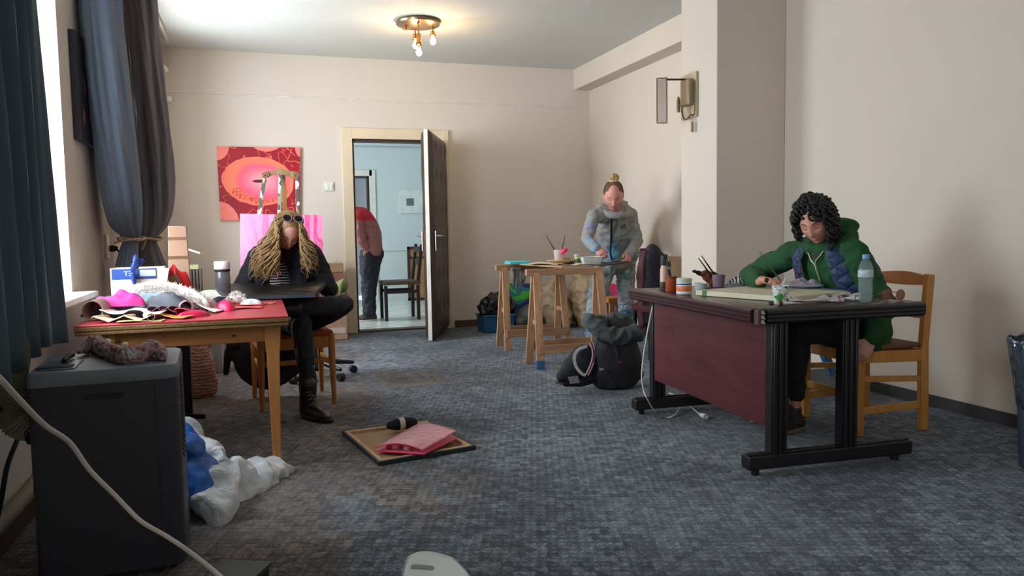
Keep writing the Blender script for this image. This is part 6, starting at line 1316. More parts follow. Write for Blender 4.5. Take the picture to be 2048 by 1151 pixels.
def arm(mb, sh, el, wr, g=0, cuff=None):
    sh, el, wr = V(sh), V(el), V(wr); mb.limb([sh, sh.lerp(el, .5), el], [.050+g, .046+g, .040+g], n=16); mb.limb([el, el.lerp(wr, .5), wr], [.040+g, .037+g, .027+g if cuff is None else cuff], n=16)
def leg(mb, hp, kn, an, g=0, r=(.085, .070, .056, .052, .038)):
    hp, kn, an = V(hp), V(kn), V(an); mb.limb([hp, hp.lerp(kn, .5), kn], [r[0]+g, r[1]+g, r[2]+g], n=18); mb.limb([kn, kn.lerp(an, .35), an], [r[2]+g, r[3]+g, r[4]+g], n=18)
def shoe(mb, heel, toe, hgt=.07, w=.042):
    heel, toe = V(heel), V(toe); d = toe-heel; s_ = V((-d.y, d.x, 0)).normalized()
    mb.limb([heel+V((0, 0, hgt*.55)), heel.lerp(toe, .45)+V((0, 0, hgt*.50)), heel.lerp(toe, .8)+V((0, 0, hgt*.38)), toe+V((0, 0, hgt*.32))], [(w*.85, hgt*.52), (w*.95, hgt*.47), (w*1.05, hgt*.36), (w*.8, hgt*.28)], side=s_, n=18)
def sole(name, heel, toe, mat, par, w=.044, t=.02):
    heel, toe = V(heel), V(toe); d = (toe-heel); L = d.length; d.normalize(); s_ = V((-d.y, d.x, 0)); m = MB(); ring = []
    for a_ in range(28):
        q = 2*PI*a_/28; ring.append((math.cos(q), math.sin(q)))
    c = heel.lerp(toe, .5); m.loft([[V((c.x, c.y, z))+d*(x*(L/2+.038)*f)+s_*(y*w*(1.05+.10*x)*f) for x, y in ring] for z, f in ((.001, .97), (.004, 1), (t, 1), (t+.003, .95))]); return m.build(name, mat, par)
def hair_m(name, c1, c2, sc_=40):
    m, g = newmat(name, .45); g.color(g.mix(g.noise(sc_, g.mp(sc=(1, 1, .15)), 4, .6), s2l(c1), s2l(c2))); g.b.inputs['Specular IOR Level'].default_value = .35; return m

# --- woman with long fair hair, seated behind the red table
hc1 = at(573, 466, Y=4.90); M1 = headM(hc1, PI+R(12), R(42), R(-6))
p1 = thing('person', 'person with long wavy fair hair in black jacket, seated at the red table', 'person', (.19, 5.15, 0))
HIP = V((.19, 5.22, .53)); NK = V((.165, 5.03, 1.04)); SHR, SHL = V((.005, 5.09, .965)), V((.325, 5.09, .97)); ELR, ELL_ = V((-.115, 5.05, .745)), V((.43, 5.06, .75)); WRR, WRL = V((.03, 4.95, .70)), V((.30, 5.03, .835))
KN1, AN1 = V((.235, 4.80, .555)), V((.255, 4.70, .12)); KN2, AN2 = V((.50, 4.90, .655)), V((.13, 4.80, .655)); HPA, HPB = V((.12, 5.20, .53)), V((.28, 5.20, .54))
m = MB(); head(m, M1); m.limb([M1 @ V((0, -.03, -.05)), NK+V((0, -.02, -.02)), NK+V((0, .03, -.10))], [.048, .052, .06], n=16)
m.limb([HIP, V((.19, 5.19, .72)), V((.17, 5.13, .88)), V((.165, 5.08, .98))], [(.14, .10), (.12, .09), (.14, .10), (.13, .08)], side=(1, 0, 0), n=20)
arm(m, SHR, ELR, WRR, -.010); arm(m, SHL, ELL_, WRL, -.010); leg(m, HPA, KN1, AN1, -.014); leg(m, HPB, KN2, AN2, -.014)
hand(m, WRR, (.7, -.6, -.1), (0, .3, -1), True, (.4, .5, .4)); hand(m, WRL, (-.72, -.35, -.16), (0, 0, -1), False, (.45, .6, .4))
M_skin1 = skin('skin_fair', (206, 150, 132)); b1_ = m.fuse('body', M_skin1, p1, .0055, 2)
face_parts(M1, p1, pm('brow_brown', (110, 78, 58), .7), pm('lip_rose', (170, 84, 84), .4))
M_jk = pm('black_jacket', (27, 26, 32), .8, b=(70, .35)); m = MB()
m.limb([V((.19, 5.22, .50)), V((.19, 5.19, .66)), V((.17, 5.13, .85)), V((.165, 5.09, .99))], [(.185, .13), (.175, .125), (.19, .13), (.15, .09)], side=(1, 0, 0), n=24)
m.limb([SHR, NK+V((0, .02, -.03)), SHL], [(.062, .062), (.06, .06), (.062, .062)], n=16); arm(m, SHR, ELR, WRR.lerp(ELR, .1), .014, .038); arm(m, SHL, ELL_, WRL.lerp(ELL_, .12), .014, .038)
m.fuse('jacket', M_jk, p1, .009, 3, [(9, .010), (18, .007, (1, 1, 1), 'r'), (60, .002)])
def stripem():
    m, g = newmat('striped_shirt', .8); x, y, z = g.xyz(); f = g.math('ADD', z, g.math('MULTIPLY', g.noise(9), .035)); s_ = g.math('FRACT', g.math('MULTIPLY', f, 62)); g.color(g.mix(g.math('GREATER_THAN', s_, .62), s2l((24, 24, 34)), s2l((204, 202, 206)))); return m
m = MB(); m.grid(lambda u, v: V((.055+.125*u+.012*math.sin(v*3), 4.945-.03*math.sin(PI*u)+.04*v, .76+.17*v+.01*math.sin(u*5))), 14, 16); m.build('striped_shirt', stripem(), p1, solid=.006)
m = MB(); rings = []
sp = [NK+V((.085*math.cos(a_), -.03+.075*math.sin(a_), -.005+.022*math.sin(a_)+.012*math.sin(3*a_))) for a_ in [k*2*PI/18 for k in range(19)]]
m.tube(sp, [.034+.007*math.sin(k*1.9) for k in range(19)], 14); m.limb([NK+V((.03, -.10, -.02)), NK+V((.055, -.115, -.10)), NK+V((.07, -.11, -.20)), NK+V((.08, -.10, -.28))], [(.055, .03), (.06, .028), (.05, .022), (.04, .02)], side=(1, 0, 0), n=16)
m.limb([NK+V((-.06, -.09, -.02)), NK+V((-.14, -.07, -.14)), NK+V((-.16, -.06, -.28))], [(.03, .02), (.032, .02), (.03, .02)], side=(1, 0, 0), n=12)
m.fuse('scarf', pm('black_scarf', (20, 22, 32), .85), p1, .006, 2, [(16, .008, (1, 1, 1), 'r'), (40, .002)])
M_tr1 = pm('black_trousers', (17, 17, 20), .8, b=(60, .2)); m = MB(); m.limb([HPA+V((-.02, .04, -.0)), HIP+V((0, .04, .02)), HPB+V((.02, .04, 0))], [(.10, .10), (.12, .10), (.10, .10)], n=18)
leg(m, HPA, KN1, AN1+V((0, 0, .05)), .006); leg(m, HPB, KN2, AN2, .006); m.fuse('trousers', M_tr1, p1, .009, 3, [(8, .010), (16, .007, (1, 1, 1), 'r')])
M_boot = pm('boot_leather', (28, 25, 24), .4, n=(12, .2)); 
HE, TO = V((.235, 4.725, 0)), V((.352, 4.545, 0))
m = MB(); shoe(m, HE, TO, .085, .045); m.limb([V((.25, 4.71, .06)), V((.252, 4.705, .14)), V((.255, 4.70, .20))], [.050, .050, .053], n=18); bt1 = m.fuse('boot', M_boot, p1, .006, 2, [(30, .003)]); sole('boot_sole', HE, TO, M_black, bt1, .046, .022)
m = MB(); up_ = [(.262, 4.655, .165), (.268, 4.65, .145), (.276, 4.64, .122), (.288, 4.625, .102), (.302, 4.605, .090)]; dd = (TO-HE).normalized(); s_ = V((-dd.y, dd.x, 0))
for k, p in enumerate(up_):
    p = V(p); m.tube([p+s_*.024-dd*.008, p+dd*.006+V((0, 0, .004)), p-s_*.024-dd*.008], .0028, 5)
    if k: q = V(up_[k-1]); m.tube([q+s_*.022, p-s_*.022+V((0, 0, .004))], .0024, 5)
m.build('laces', pm('boot_lace', (96, 86, 82), .6), bt1)
m = MB(); shoe(m, AN2+V((.02, .0, -.05)), AN2+V((-.17, .02, -.03)), .08, .042); m.limb([AN2, AN2+V((.07, 0, 0))], [.05, .052]); m.fuse('boot', M_boot, p1, .008, 2)
# hair: a cap on the skull and wavy locks hanging straight down from the bent head
hz = hair_m('fair_hair', (82, 58, 38), (182, 146, 98)); rnd = random.Random(11); m = MB()
m.ell((0, 0, 0), (.084, .100, .112), M=M1 @ Matrix.Translation(V((0, -.026, .026))), nu=32, nv=22)
C1 = M1.translation
for i in range(620):
    s_ = -1 if i % 5 < 3 else 1                               # viewer's left side carries more hair
    az = R(rnd.uniform(48, 178)); el = R(rnd.uniform(-25, 68)); 
    lx = -s_                                                  # head-local x: she faces the camera, so local x is mirrored
    u = V((lx*math.cos(el)*math.sin(az), math.cos(el)*math.cos(az), math.sin(el)))
    S0 = M1 @ V((u.x*.083, u.y*.100-.026, u.z*.106+.026)); out = (S0-C1); out.z = 0; out = out.normalized() if out.length > .01 else V((s_, 0, 0))
    L = rnd.uniform(.14, .29) if s_ < 0 else rnd.uniform(.12, .25); ph = rnd.uniform(0, 6.28); sp_ = rnd.uniform(.3, 1.0)
    front = V((0, -1, 0)); lat = V((s_, 0, 0)); P = [S0]
    for k in range(1, 11):
        f = k/10; wav = .018*math.sin(ph+f*12)*(.3+f); 
        q = S0 + lat*((.145 if s_ < 0 else .085)*sp_*min(1, f*1.3)**.8*(.45+.55*f)) + front*(.035*math.sin(PI*min(1, f*.8))-(S0.y-C1.y)*.55*f) + V((0, 0, -1))*(L*f**.9+max(0, S0.z-C1.z)*f*.8) + lat*wav + front*(.014*math.cos(ph+f*12))
        lim = .054 if s_ < 0 else .064
        if s_*(q.x-C1.x-.008) < lim and q.y < C1.y+.02: q.x = C1.x+.008+s_*(lim+.022*rnd.random())
        P.append(q)
    m.tube(crom(P, 2), [.0042, .0052, .0052, .0046, .0036, .001], 5)
ho = m.build('hair', hz, p1, ang=80)
sg1 = thing('sunglasses', 'dark sunglasses pushed up on the fair hair', 'sunglasses', M1 @ V((0, .06, .09)))
GM = M1 @ TM((0, .012, .122), rx=R(60))
for s_ in (-1, 1):
    m = MB(); m.tube([GM @ V((s_*.034+.028*math.cos(a_), .018, .022*math.sin(a_))) for a_ in [k*2*PI/24 for k in range(25)]], .003, 6); m.build('rim', pm('pinkish_rim', (150, 110, 112), .3), sg1)
    m = MB(); m.lathe([(.001, -.0015), (.027, -.001), (.027, .001), (.001, .0015)], M=GM @ TM((s_*.034, .018, 0), rx=PI/2) @ Matrix.Diagonal((1, .8, 1, 1)), n=24); m.build('lens', pm('dark_lens', (24, 18, 22), .08), sg1)
    m = MB(); m.tube(crom([GM @ V((s_*.062, .018, .004)), GM @ V((s_*.082, -.03, .0)), GM @ V((s_*.086, -.09, -.015))], 5), .0028, 6); m.build('temple', M_black, sg1)
m = MB(); m.tube([GM @ V((-.008, .018, .006)), GM @ V((0, .020, .010)), GM @ V((.008, .018, .006))], .0026, 6); m.build('bridge', M_black, sg1)
# dark canvas on her lap, leaning on the table edge
lc = thing('canvas', 'dark painted canvas held flat on her lap against the red table', 'canvas', (.1, 4.83, .72))
q = [V((-.215, 4.655, .748)), V((.312, 4.655, .744)), V((.402, 4.98, .792)), V((-.235, 4.98, .800))]
def darkp():
    m, g = newmat('dark_painting', .45); x, y, z = g.xyz(); n = g.noise(7, g.mp(sc=(1, 3, 1)), 5, .65, 1); f = g.math('ADD', n, g.math('MULTIPLY', x, .28)); g.color(g.ramp(f, [(.46, s2l((30, 27, 25))), (.60, s2l((56, 48, 40))), (.72, s2l((120, 96, 70)))])); return m
m = MB(); m.loft([[p+V((0, 0, z)) for p in q] for z in (-.014, .008)]); cv_ = m.build('painted_face', darkp(), lc, smooth=False)
m = MB(); m.loft([[ (q[0]+q[2])/2+(p-(q[0]+q[2])/2)*f_+V((0, 0, z)) for p in q] for z, f_ in ((-.016, 1.004), (.004, 1.004))]); m.build('canvas_edge', pm('slate_edge', (44, 52, 62), .6), lc, smooth=False)

# --- woman in the grey hooded jacket, standing behind the trestles
hc2 = at(1227, 392, Y=6.50); M2 = headM(hc2, PI-R(24), R(34), R(0)) @ Matrix.Scale(1.18, 4); 
p2 = thing('person', 'person with hair in a bun, grey hooded jacket and paint-covered trousers, bending over the trestles', 'person', (3.32, 6.9, 0))
HIP = V((3.42, 6.98, .86)); NK = V((hc2.x+.085, 6.64, 1.285)); SHR = at(1188, 430, Y=6.66); SHL = at(1261, 430, Y=6.74); ELR = at(1173, 478, Y=6.66); ELL_ = at(1275, 482, Y=6.76); WRR = at(1192, 497, Y=6.42); WRL = at(1258, 508, Y=6.50)
HPA, KA, AA = V((3.33, 6.98, .83)), at(1193, 590, Y=6.84), V((3.01, 6.72, .09)); HPB, KB, AB = V((3.52, 7.0, .83)), at(1252, 590, Y=6.95), V((3.57, 7.10, .09))
m = MB(); head(m, M2); m.limb([M2 @ V((0, -.03, -.05)), NK+V((0, .02, -.02)), NK+V((.02, .08, -.08))], [.048, .054, .06], n=16)
m.limb([HIP, V((3.40, 6.93, 1.0)), V((3.33, 6.82, 1.16)), V((3.29, 6.72, 1.25))], [(.15, .11), (.13, .10), (.15, .11), (.12, .08)], side=(1, 0, 0), n=20)
arm(m, SHR, ELR, WRR, -.010); arm(m, SHL, ELL_, WRL, -.010); leg(m, HPA, KA, AA, -.012); leg(m, HPB, KB, AB, -.012)
hand(m, WRR, (.25, -.75, -.45), (.5, 0, -.8), True, (.5, .7, .5)); hand(m, WRL, (-.35, -.55, -.45), (-.5, .2, -.5), False, (.7, .9, .6))
m.fuse('body', skin('skin_rosy', (206, 142, 128)), p2, .0055, 2); face_parts(M2, p2, pm('brow_fair', (150, 104, 84), .7), pm('lip_pink', (166, 82, 84), .4), pm('lash_brown', (70, 44, 40), .6))
def paintgrey():
    m, g = newmat('grey_fleece', .85); x, y, z = g.xyz(); n = g.noise(7, detail=5, dist=.8); base = g.mix(g.noise(60, detail=2), s2l((128, 128, 127)), s2l((156, 156, 153)))
    col_ = g.ramp(g.noise(5.5, g.mp(loc=(2, 1, 5)), 3), [(.40, s2l((70, 160, 180))), (.5, s2l((110, 150, 190))), (.6, s2l((150, 130, 160)))])
    low = g.math('MULTIPLY', g.math('SUBTRACT', 1.06, z, clamp=True), 5, clamp=True); left = g.math('MULTIPLY', g.math('SUBTRACT', -.05, x, clamp=False), 6, clamp=True)
    right = g.math('LESS_THAN', x, .03); outer = g.math('MULTIPLY', g.math('LESS_THAN', x, -.26), g.math('LESS_THAN', z, 1.16))
    k = g.math('MULTIPLY', g.math('MULTIPLY', low, right), g.math('MULTIPLY', g.math('SUBTRACT', n, .45, clamp=True), 9, clamp=True))
    k2 = g.math('MULTIPLY', outer, g.math('MULTIPLY', g.math('SUBTRACT', g.noise(11, g.mp(loc=(6, 2, 2)), 4), .48, clamp=True), 12, clamp=True)); k = g.math('MAXIMUM', k, k2)
    g.color(g.mix(k, base, col_)); g.bump(g.noise(180), .2, .002); return m
M_gf = paintgrey(); m = MB()
m.limb([V((3.41, 6.98, .80)), V((3.41, 6.95, .96)), V((3.34, 6.83, 1.14)), V((3.29, 6.74, 1.27))], [(.20, .15), (.195, .155), (.20, .15), (.15, .10)], side=(.95, .3, 0), n=26)
m.limb([SHR, NK+V((.03, .07, -.04)), SHL], [(.064, .064), (.085, .08), (.064, .064)], n=16); arm(m, SHR, ELR, WRR, .010, .040); arm(m, SHL, ELL_, WRL, .010, .040)
m.fuse('hooded_jacket', M_gf, p2, .009, 3, [(8, .010), (13, .010, (1, 1, 1.3), 'r'), (40, .002)])
m = MB(); rg_ = [NK+V((.125*math.cos(a_), .02+.105*math.sin(a_), -.02+.035*math.sin(a_))) for a_ in [k*2*PI/20 for k in range(21)]]; m.tube(rg_, [.034+.012*max(0, math.sin(a_)) for a_ in [k*2*PI/20 for k in range(21)]], 14)
m.limb([NK+V((-.09, .12, .01)), NK+V((0, .17, .0)), NK+V((.10, .12, .01))], [.05, .06, .05], n=14); m.fuse('hood', M_gf, p2, .007, 2, [(14, .007, (1, 1, 1), 'r')])
m = MB(); zp = [at(1225, 428, Y=6.56), at(1224, 450, Y=6.62), at(1223, 480, Y=6.74), at(1222, 505, Y=6.79), at(1225, 520, Y=6.82)]; zp2 = crom(zp, 5); rings = [[p+V((dx, dy, 0)) for dx, dy in ((-.006, 0), (.006, 0), (.006, .02), (-.006, .02))] for p in zp2]; m.loft(rings); m.build('zip', M_black, p2)
lg0 = at(1247, 452, Y=6.60)
for k in range(3):
    a_ = at(1240.5+4.2*k, 455.5-1.2*k, Y=6.598); b_ = at(1237.8+4.4*k+3.6, 451-2.6*k, Y=6.60); m = MB(); m.bar(at(1243.2+4.1*k, 456, Y=6.61), at(1240.5+3.6*k, 452-2.5*k, Y=6.615), .011, .006, side=(1, 0, 0)); m.build('emblem_bar', pm('emblem_black', (34, 36, 40), .6), p2)
m = MB(); m.bar(at(1240, 458.5, Y=6.61), at(1257, 458.5, Y=6.61), .005, .005, side=(0, 0, 1)); m.build('emblem_text_line', pm('emblem_black', (34, 36, 40), .6), p2)
def paintjeans():
    m, g = newmat('paint_covered_trousers', .8); n = g.noise(6, detail=5, dist=1.5); n2 = g.noise(9, g.mp(loc=(5, 3, 1)), 5, .6, 1); n3 = g.noise(22, detail=3)
    c = g.ramp(n, [(.30, s2l((76, 108, 150))), (.42, s2l((150, 170, 186))), (.55, s2l((196, 202, 206))), (.68, s2l((110, 150, 180)))])
    x, y, z = g.xyz(); hi = g.math('MULTIPLY', g.math('SUBTRACT', z, .45, clamp=True), 4, clamp=True)
    c = g.mix(g.math('MULTIPLY', hi, g.math('MULTIPLY', g.math('SUBTRACT', n2, .42, clamp=True), 6, clamp=True)), c, s2l((100, 136, 118)))
    c = g.mix(g.math('MULTIPLY', g.math('SUBTRACT', n3, .62, clamp=True), 9, clamp=True), c, s2l((186, 110, 140))); g.color(c); g.bump(n3, .2, .004); return m
M_pj = paintjeans(); m = MB(); m.limb([HPA+V((-.01, 0, .02)), HIP, HPB+V((.01, 0, .02))], [(.12, .12), (.13, .13), (.12, .12)], n=18); R2 = (.105, .094, .078, .072, .062)
leg(m, HPA, KA, AA+V((.01, .01, .03)), .0, R2); leg(m, HPB, KB, AB+V((0, -.01, .03)), .0, R2); m.fuse('trousers', M_pj, p2, .009, 2, [(8, .012), (15, .012, (1, 1, 1.5), 'r'), (40, .002)])
for he, to, mt, nm in ((AA+V((.01, .05, -.09)), AA+V((-.03, -.13, -.09)), pm('white_trainer', (206, 206, 204), .5), 'white trainer'), (AB+V((0, .05, -.09)), AB+V((.05, -.12, -.09)), pm('blue_trainer', (110, 140, 160), .5), 'pale blue trainer')):
    m = MB(); shoe(m, he, to, .085, .044); m.limb([he+V((0, -.02, .05)), he+V((0, -.04, .11))], [.04, .042]); sh_ = m.fuse('shoe', mt, p2, .007, 2); plabel(sh_, nm); sole('shoe_sole', he, to, M_wp, sh_, .045, .018)
hz2 = hair_m('light_brown_hair', (84, 56, 44), (122, 88, 66)); m = MB(); m.ell((0, 0, 0), (.079, .097, .108), M=M2 @ Matrix.Translation(V((0, -.024, .018))), nu=40, nv=26)
rnd = random.Random(3)
for i in range(90):                                            # combed-back strands running up to the bun
    a_ = R(-90+180*i/89); el = R(rnd.uniform(12, 60)); S0 = M2 @ V((math.sin(a_)*.080*math.cos(el*.4), -.020+.098*abs(math.cos(a_))*math.cos(el)*.9, .018+.108*math.sin(el)*.9))
    P = []; 
    for k in range(7):
        f = k/6; u = V((math.sin(a_)*(1-f)*.080, (-.020+.095*math.cos(a_)*(1-f)*.8-.02*f), .018+.108*math.sqrt(max(0, 1-(math.sin(a_)*(1-f))**2-(math.cos(a_)*(1-f)*.8)**2)))); P.append(M2 @ (u+V((0, 0, .001))))
    m.tube(P, [.003, .004, .003], 4)
m.build('hair', hz2, p2, ang=80)
BN = at(1229, 353, Y=6.50); m = MB(); top_ = M2 @ V((0, -.03, .115)); rnd = random.Random(9); BN = top_+V((.012, .0, .035))
for k in range(9):
    ax = V((rnd.uniform(-1, 1), rnd.uniform(-1, 1), rnd.uniform(-.6, 1))).normalized(); t, s_, q_ = frame(ax); r_ = rnd.uniform(.018, .032)
    m.tube([BN+s_*r_*math.cos(a_)+q_*r_*1.1*math.sin(a_)+t*.006*math.sin(a_*2) for a_ in [j*2*PI/16 for j in range(17)]], .0095, 8)
m.ell(BN, (.026, .026, .026), nu=12, nv=8); plabel(m.build('hair_bun', hair_m('blond_bun', (150, 116, 76), (196, 162, 112)), p2, ang=80), 'blonder bun of hair')
m = MB(); m.tube([top_+V((.036*math.cos(a_), .030*math.sin(a_), .002)) for a_ in [j*2*PI/18 for j in range(19)]], .010, 8); m.build('hair_band', pm('tan_hairband', (196, 172, 136), .7), p2)
m = MB(); a_ = WRL+V((-.05, -.09, -.075)); t_ = thing('palette_knife', 'thin dark tool held in her left hand over the dark board', 'tool', a_); m.tube([at(1258, 524, Y=6.36), at(1236, 523, Y=6.34), at(1222, 522, Y=6.33)], [.006, .005, .003], 8); m.build('tool_shaft', M_black, t_)

# --- woman in the green hooded jacket and blue vest, seated at the desk
hc3 = at(1631, 444, Y=3.42); M3 = headM(hc3, R(124), R(32), R(8)) @ Matrix.Scale(1.04, 4)
p3 = thing('person', 'person with dark curly hair, green hooded jacket and blue vest, painting at the desk', 'person', (3.1, 3.42, 0))
HIP = V((3.13, 3.41, .53)); NK = V((2.96, 3.47, 1.035)); SHN, SHF = V((2.985, 3.285, .955)), V((2.90, 3.66, .945)); ELN, WRN = V((3.065, 3.165, .70)), V((2.965, 3.125, .515)); 
WRF = at(1519, 564, Z=.805); ELF = V((WRF.x+.10, WRF.y+.24, .82)); ELF = V((2.84, 3.98, .80))
HPA, KA, AA = V((3.08, 3.33, .53)), V((2.68, 3.34, .555)), V((2.72, 3.40, .12)); HPB, KB, AB = V((3.08, 3.50, .53)), V((2.68, 3.62, .555)), V((2.80, 3.62, .12))
m = MB(); head(m, M3); m.limb([M3 @ V((0, -.03, -.05)), NK+V((-.02, 0, -.01)), NK+V((.0, 0, -.10))], [.046, .05, .06], n=16)
SD = (SHF-SHN).normalized(); m.limb([HIP, V((3.10, 3.42, .72)), V((3.01, 3.45, .86)), V((2.96, 3.47, .96))], [(.15, .11), (.13, .10), (.15, .11), (.13, .08)], side=SD, n=20)
arm(m, SHN, ELN, WRN, -.010); arm(m, SHF, ELF, WRF, -.010); leg(m, HPA, KA, AA, -.014); leg(m, HPB, KB, AB, -.014)
hand(m, WRF+V((.012, -.03, .012)), (.16, -.98, -.10), (-.1, 0, -1), True, (.62, .8, .5), 1.1, .08, .9); hand(m, WRN, (-.55, .10, -.80), (.35, .9, -.1), False, (.35, .5, .4), 1.0, .1, .4)
m.fuse('body', skin('skin_warm', (204, 146, 124)), p3, .0055, 2); face_parts(M3, p3, pm('brow_dark', (52, 36, 32), .7), pm('lip_mauve', (160, 80, 82), .4))
M_grn = pm('green_fleece', (22, 74, 34), .85, n=(5, .15), b=(80, .3)); m = MB()
m.limb([V((3.13, 3.41, .50)), V((3.11, 3.42, .66)), V((3.02, 3.45, .84)), V((2.965, 3.47, .965))], [(.19, .145), (.185, .14), (.195, .14), (.155, .10)], side=SD, n=26)
m.limb([SHN, NK+V((.02, 0, -.05)), SHF], [(.068, .068), (.072, .072), (.066, .066)], n=16); arm(m, SHN, ELN, WRN.lerp(ELN, .12), .022, .046); arm(m, SHF, ELF, WRF.lerp(ELF, .14), .020, .040)
m.limb([V((3.10, 3.24, .62)), V((3.07, 3.20, .54)), V((3.06, 3.22, .48))], [(.09, .05), (.10, .05), (.08, .04)], n=14)
m.fuse('hooded_jacket', M_grn, p3, .009, 3, [(8, .010), (13, .010, (1, 1, 1), 'r'), (40, .002)])
m = MB(); ux = SD; uy = V((0, 0, 1)).cross(SD).normalized()                    # uy points away from the face side or towards it
fwd = V((-SD.y, SD.x, 0)); fwd = fwd if fwd.x < 0 else -fwd
hdp = [NK+ux*(.125*math.cos(a_))-fwd*(.015+.085*math.sin(a_))+V((0, 0, -.035+.060*max(-.4, math.sin(a_)))) for a_ in [k*2*PI/20 for k in range(21)]]; m.tube(hdp, [.036+.016*max(0, math.sin(a_)) for a_ in [k*2*PI/20 for k in range(21)]], 14)
m.limb([NK-fwd*.09+ux*.08+V((0, 0, .03)), NK-fwd*.12+V((0, 0, .045)), NK-fwd*.10-ux*.08+V((0, 0, .05))], [.045, .06, .045], n=14); m.fuse('hood', M_grn, p3, .007, 2, [(14, .008, (1, 1, 1), 'r')])
def quilt():
    m, g = newmat('quilted_blue', .6); x, y, z = g.xyz(); a_ = g.math('ADD', y, z); b_ = g.math('SUBTRACT', y, z)
    l1 = g.math('ABSOLUTE', g.math('SUBTRACT', g.math('FRACT', g.math('MULTIPLY', a_, 13)), .5)); l2 = g.math('ABSOLUTE', g.math('SUBTRACT', g.math('FRACT', g.math('MULTIPLY', b_, 13)), .5))
    h = g.math('MINIMUM', g.math('SUBTRACT', .5, l1), g.math('SUBTRACT', .5, l2)); h = g.math('POWER', h, .5)
    g.color(g.mix(g.noise(5), s2l((28, 50, 78)), s2l((44, 72, 106)))); g.bump(h, .8, .02); return m
M_q = quilt(); 
m = MB()                                                       # sleeveless vest open at the front: two front panels and a back
def vestf(t0, t1, grow=.030):
    prof = [(V((3.12, 3.415, .60)), .185, .14), (V((3.09, 3.43, .70)), .185, .14), (V((3.02, 3.45, .84)), .20, .14), (V((2.975, 3.465, .955)), .18, .12), (V((2.965, 3.47, 1.01)), .13, .085)]
    def f(u, v):
        k = v*(len(prof)-1); j = min(int(k), len(prof)-2); w_ = k-j; c = prof[j][0].lerp(prof[j+1][0], w_); a_ = prof[j][1]*(1-w_)+prof[j+1][1]*w_+grow; b_ = prof[j][2]*(1-w_)+prof[j+1][2]*w_+grow
        t = t0+(t1-t0)*u; puff = .004*abs(math.sin(v*22)); ax = (prof[4][0]-prof[0][0]).normalized(); fw2 = (fwd-ax*fwd.dot(ax)).normalized()
        return c+ux*((a_+puff)*math.sin(t))+fw2*((b_+puff)*math.cos(t))
    return f
for nm, t0, t1 in (('vest_panel', R(-105), R(-24)), ('vest_panel', R(24), R(98)), ('vest_back', R(98), R(255))):
    m = MB(); m.grid(vestf(t0, t1), 24, 40); m.build(nm, M_q, p3, solid=.014, ang=100)
for t0 in (-24, 24): f_ = vestf(R(t0), R(t0+1), .03); m = MB(); m.tube([f_(0, i/20) for i in range(21)], .006, 6); m.build('vest_piping', pm('brown_piping', (66, 52, 56), .6), p3)
f_ = vestf(R(41), R(42), .032); m = MB(); m.tube([f_(0, .15+.7*i/14) for i in range(15)], .006, 6); m.build('magenta_trim', pm('magenta_trim', (170, 34, 86), .6), p3)
# dark undershirt, open zip
f_ = vestf(R(-20), R(20), .008)
m = MB(); m.grid(lambda u, v: vestf(R(-20*(v)), R(20*v), .006)(u, .72+.30*v), 10, 10); m.build('undershirt', M_black, p3, solid=.006)
for sg_ in (-1, 1): m = MB(); m.tube([vestf(R(sg_*22*v), 0, .016)(0, .70+.30*v) for v in [i/12 for i in range(13)]], .0035, 6); m.build('zip_tape', pm('zip_silver', (196, 186, 160), .4, .5), p3)
m = MB(); m.tube([vestf(0, 0, .014)(0, .30+.40*i/12) for i in range(13)], .0035, 6); m.build('zip', pm('zip_silver', (196, 186, 160), .4, .5), p3)
m = MB(); m.limb([HPA+V((.02, -.02, 0)), HIP+V((0, 0, .0)), HPB+V((.02, .02, 0))], [(.10, .10), (.12, .10), (.10, .10)], n=18); leg(m, HPA, KA, AA+V((0, 0, .08)), .008); leg(m, HPB, KB, AB+V((0, 0, .06)), .008); m.fuse('trousers', M_tr1, p3, .009, 3, [(8, .010), (16, .006, (1, 1, 1), 'r')])
M_tra = pm('dark_trainer', (46, 38, 40), .6, n=(30, .4))
for he, to in ((AA+V((.03, .01, -.12)), AA+V((-.16, -.03, -.12))), (AB+V((.03, 0, -.12)), AB+V((-.17, 0, -.12)))):
    m = MB(); shoe(m, he, to, .085, .044); m.limb([he+V((-.03, 0, .05)), he+V((-.03, 0, .11))], [.04, .04]); sh_ = m.fuse('shoe', M_tra, p3, .007, 2, [(40, .003)]); sole('shoe_sole', he, to, pm('trainer_sole', (120, 100, 92), .6), sh_, .045, .02)
rq = WRF+V((.02, -.085, .004)); 
m = MB(); kk = at(1530, 560, Y=WRF.y-.075); m.ell((0, 0, 0), (.013, .010, .013), M=Matrix.Translation(at(1533, 560, Y=WRF.y-.118)), nu=14, nv=10); m.build('ring', pm('dark_stone_ring', (30, 36, 34), .15), p3)
hz3 = hair_m('black_hair', (14, 12, 16), (34, 28, 32)); rnd = random.Random(21); m = MB()
m.ell((0, 0, 0), (.090, .108, .112), M=M3 @ Matrix.Translation(V((0, -.032, .026))), nu=36, nv=24); C3 = M3.translation
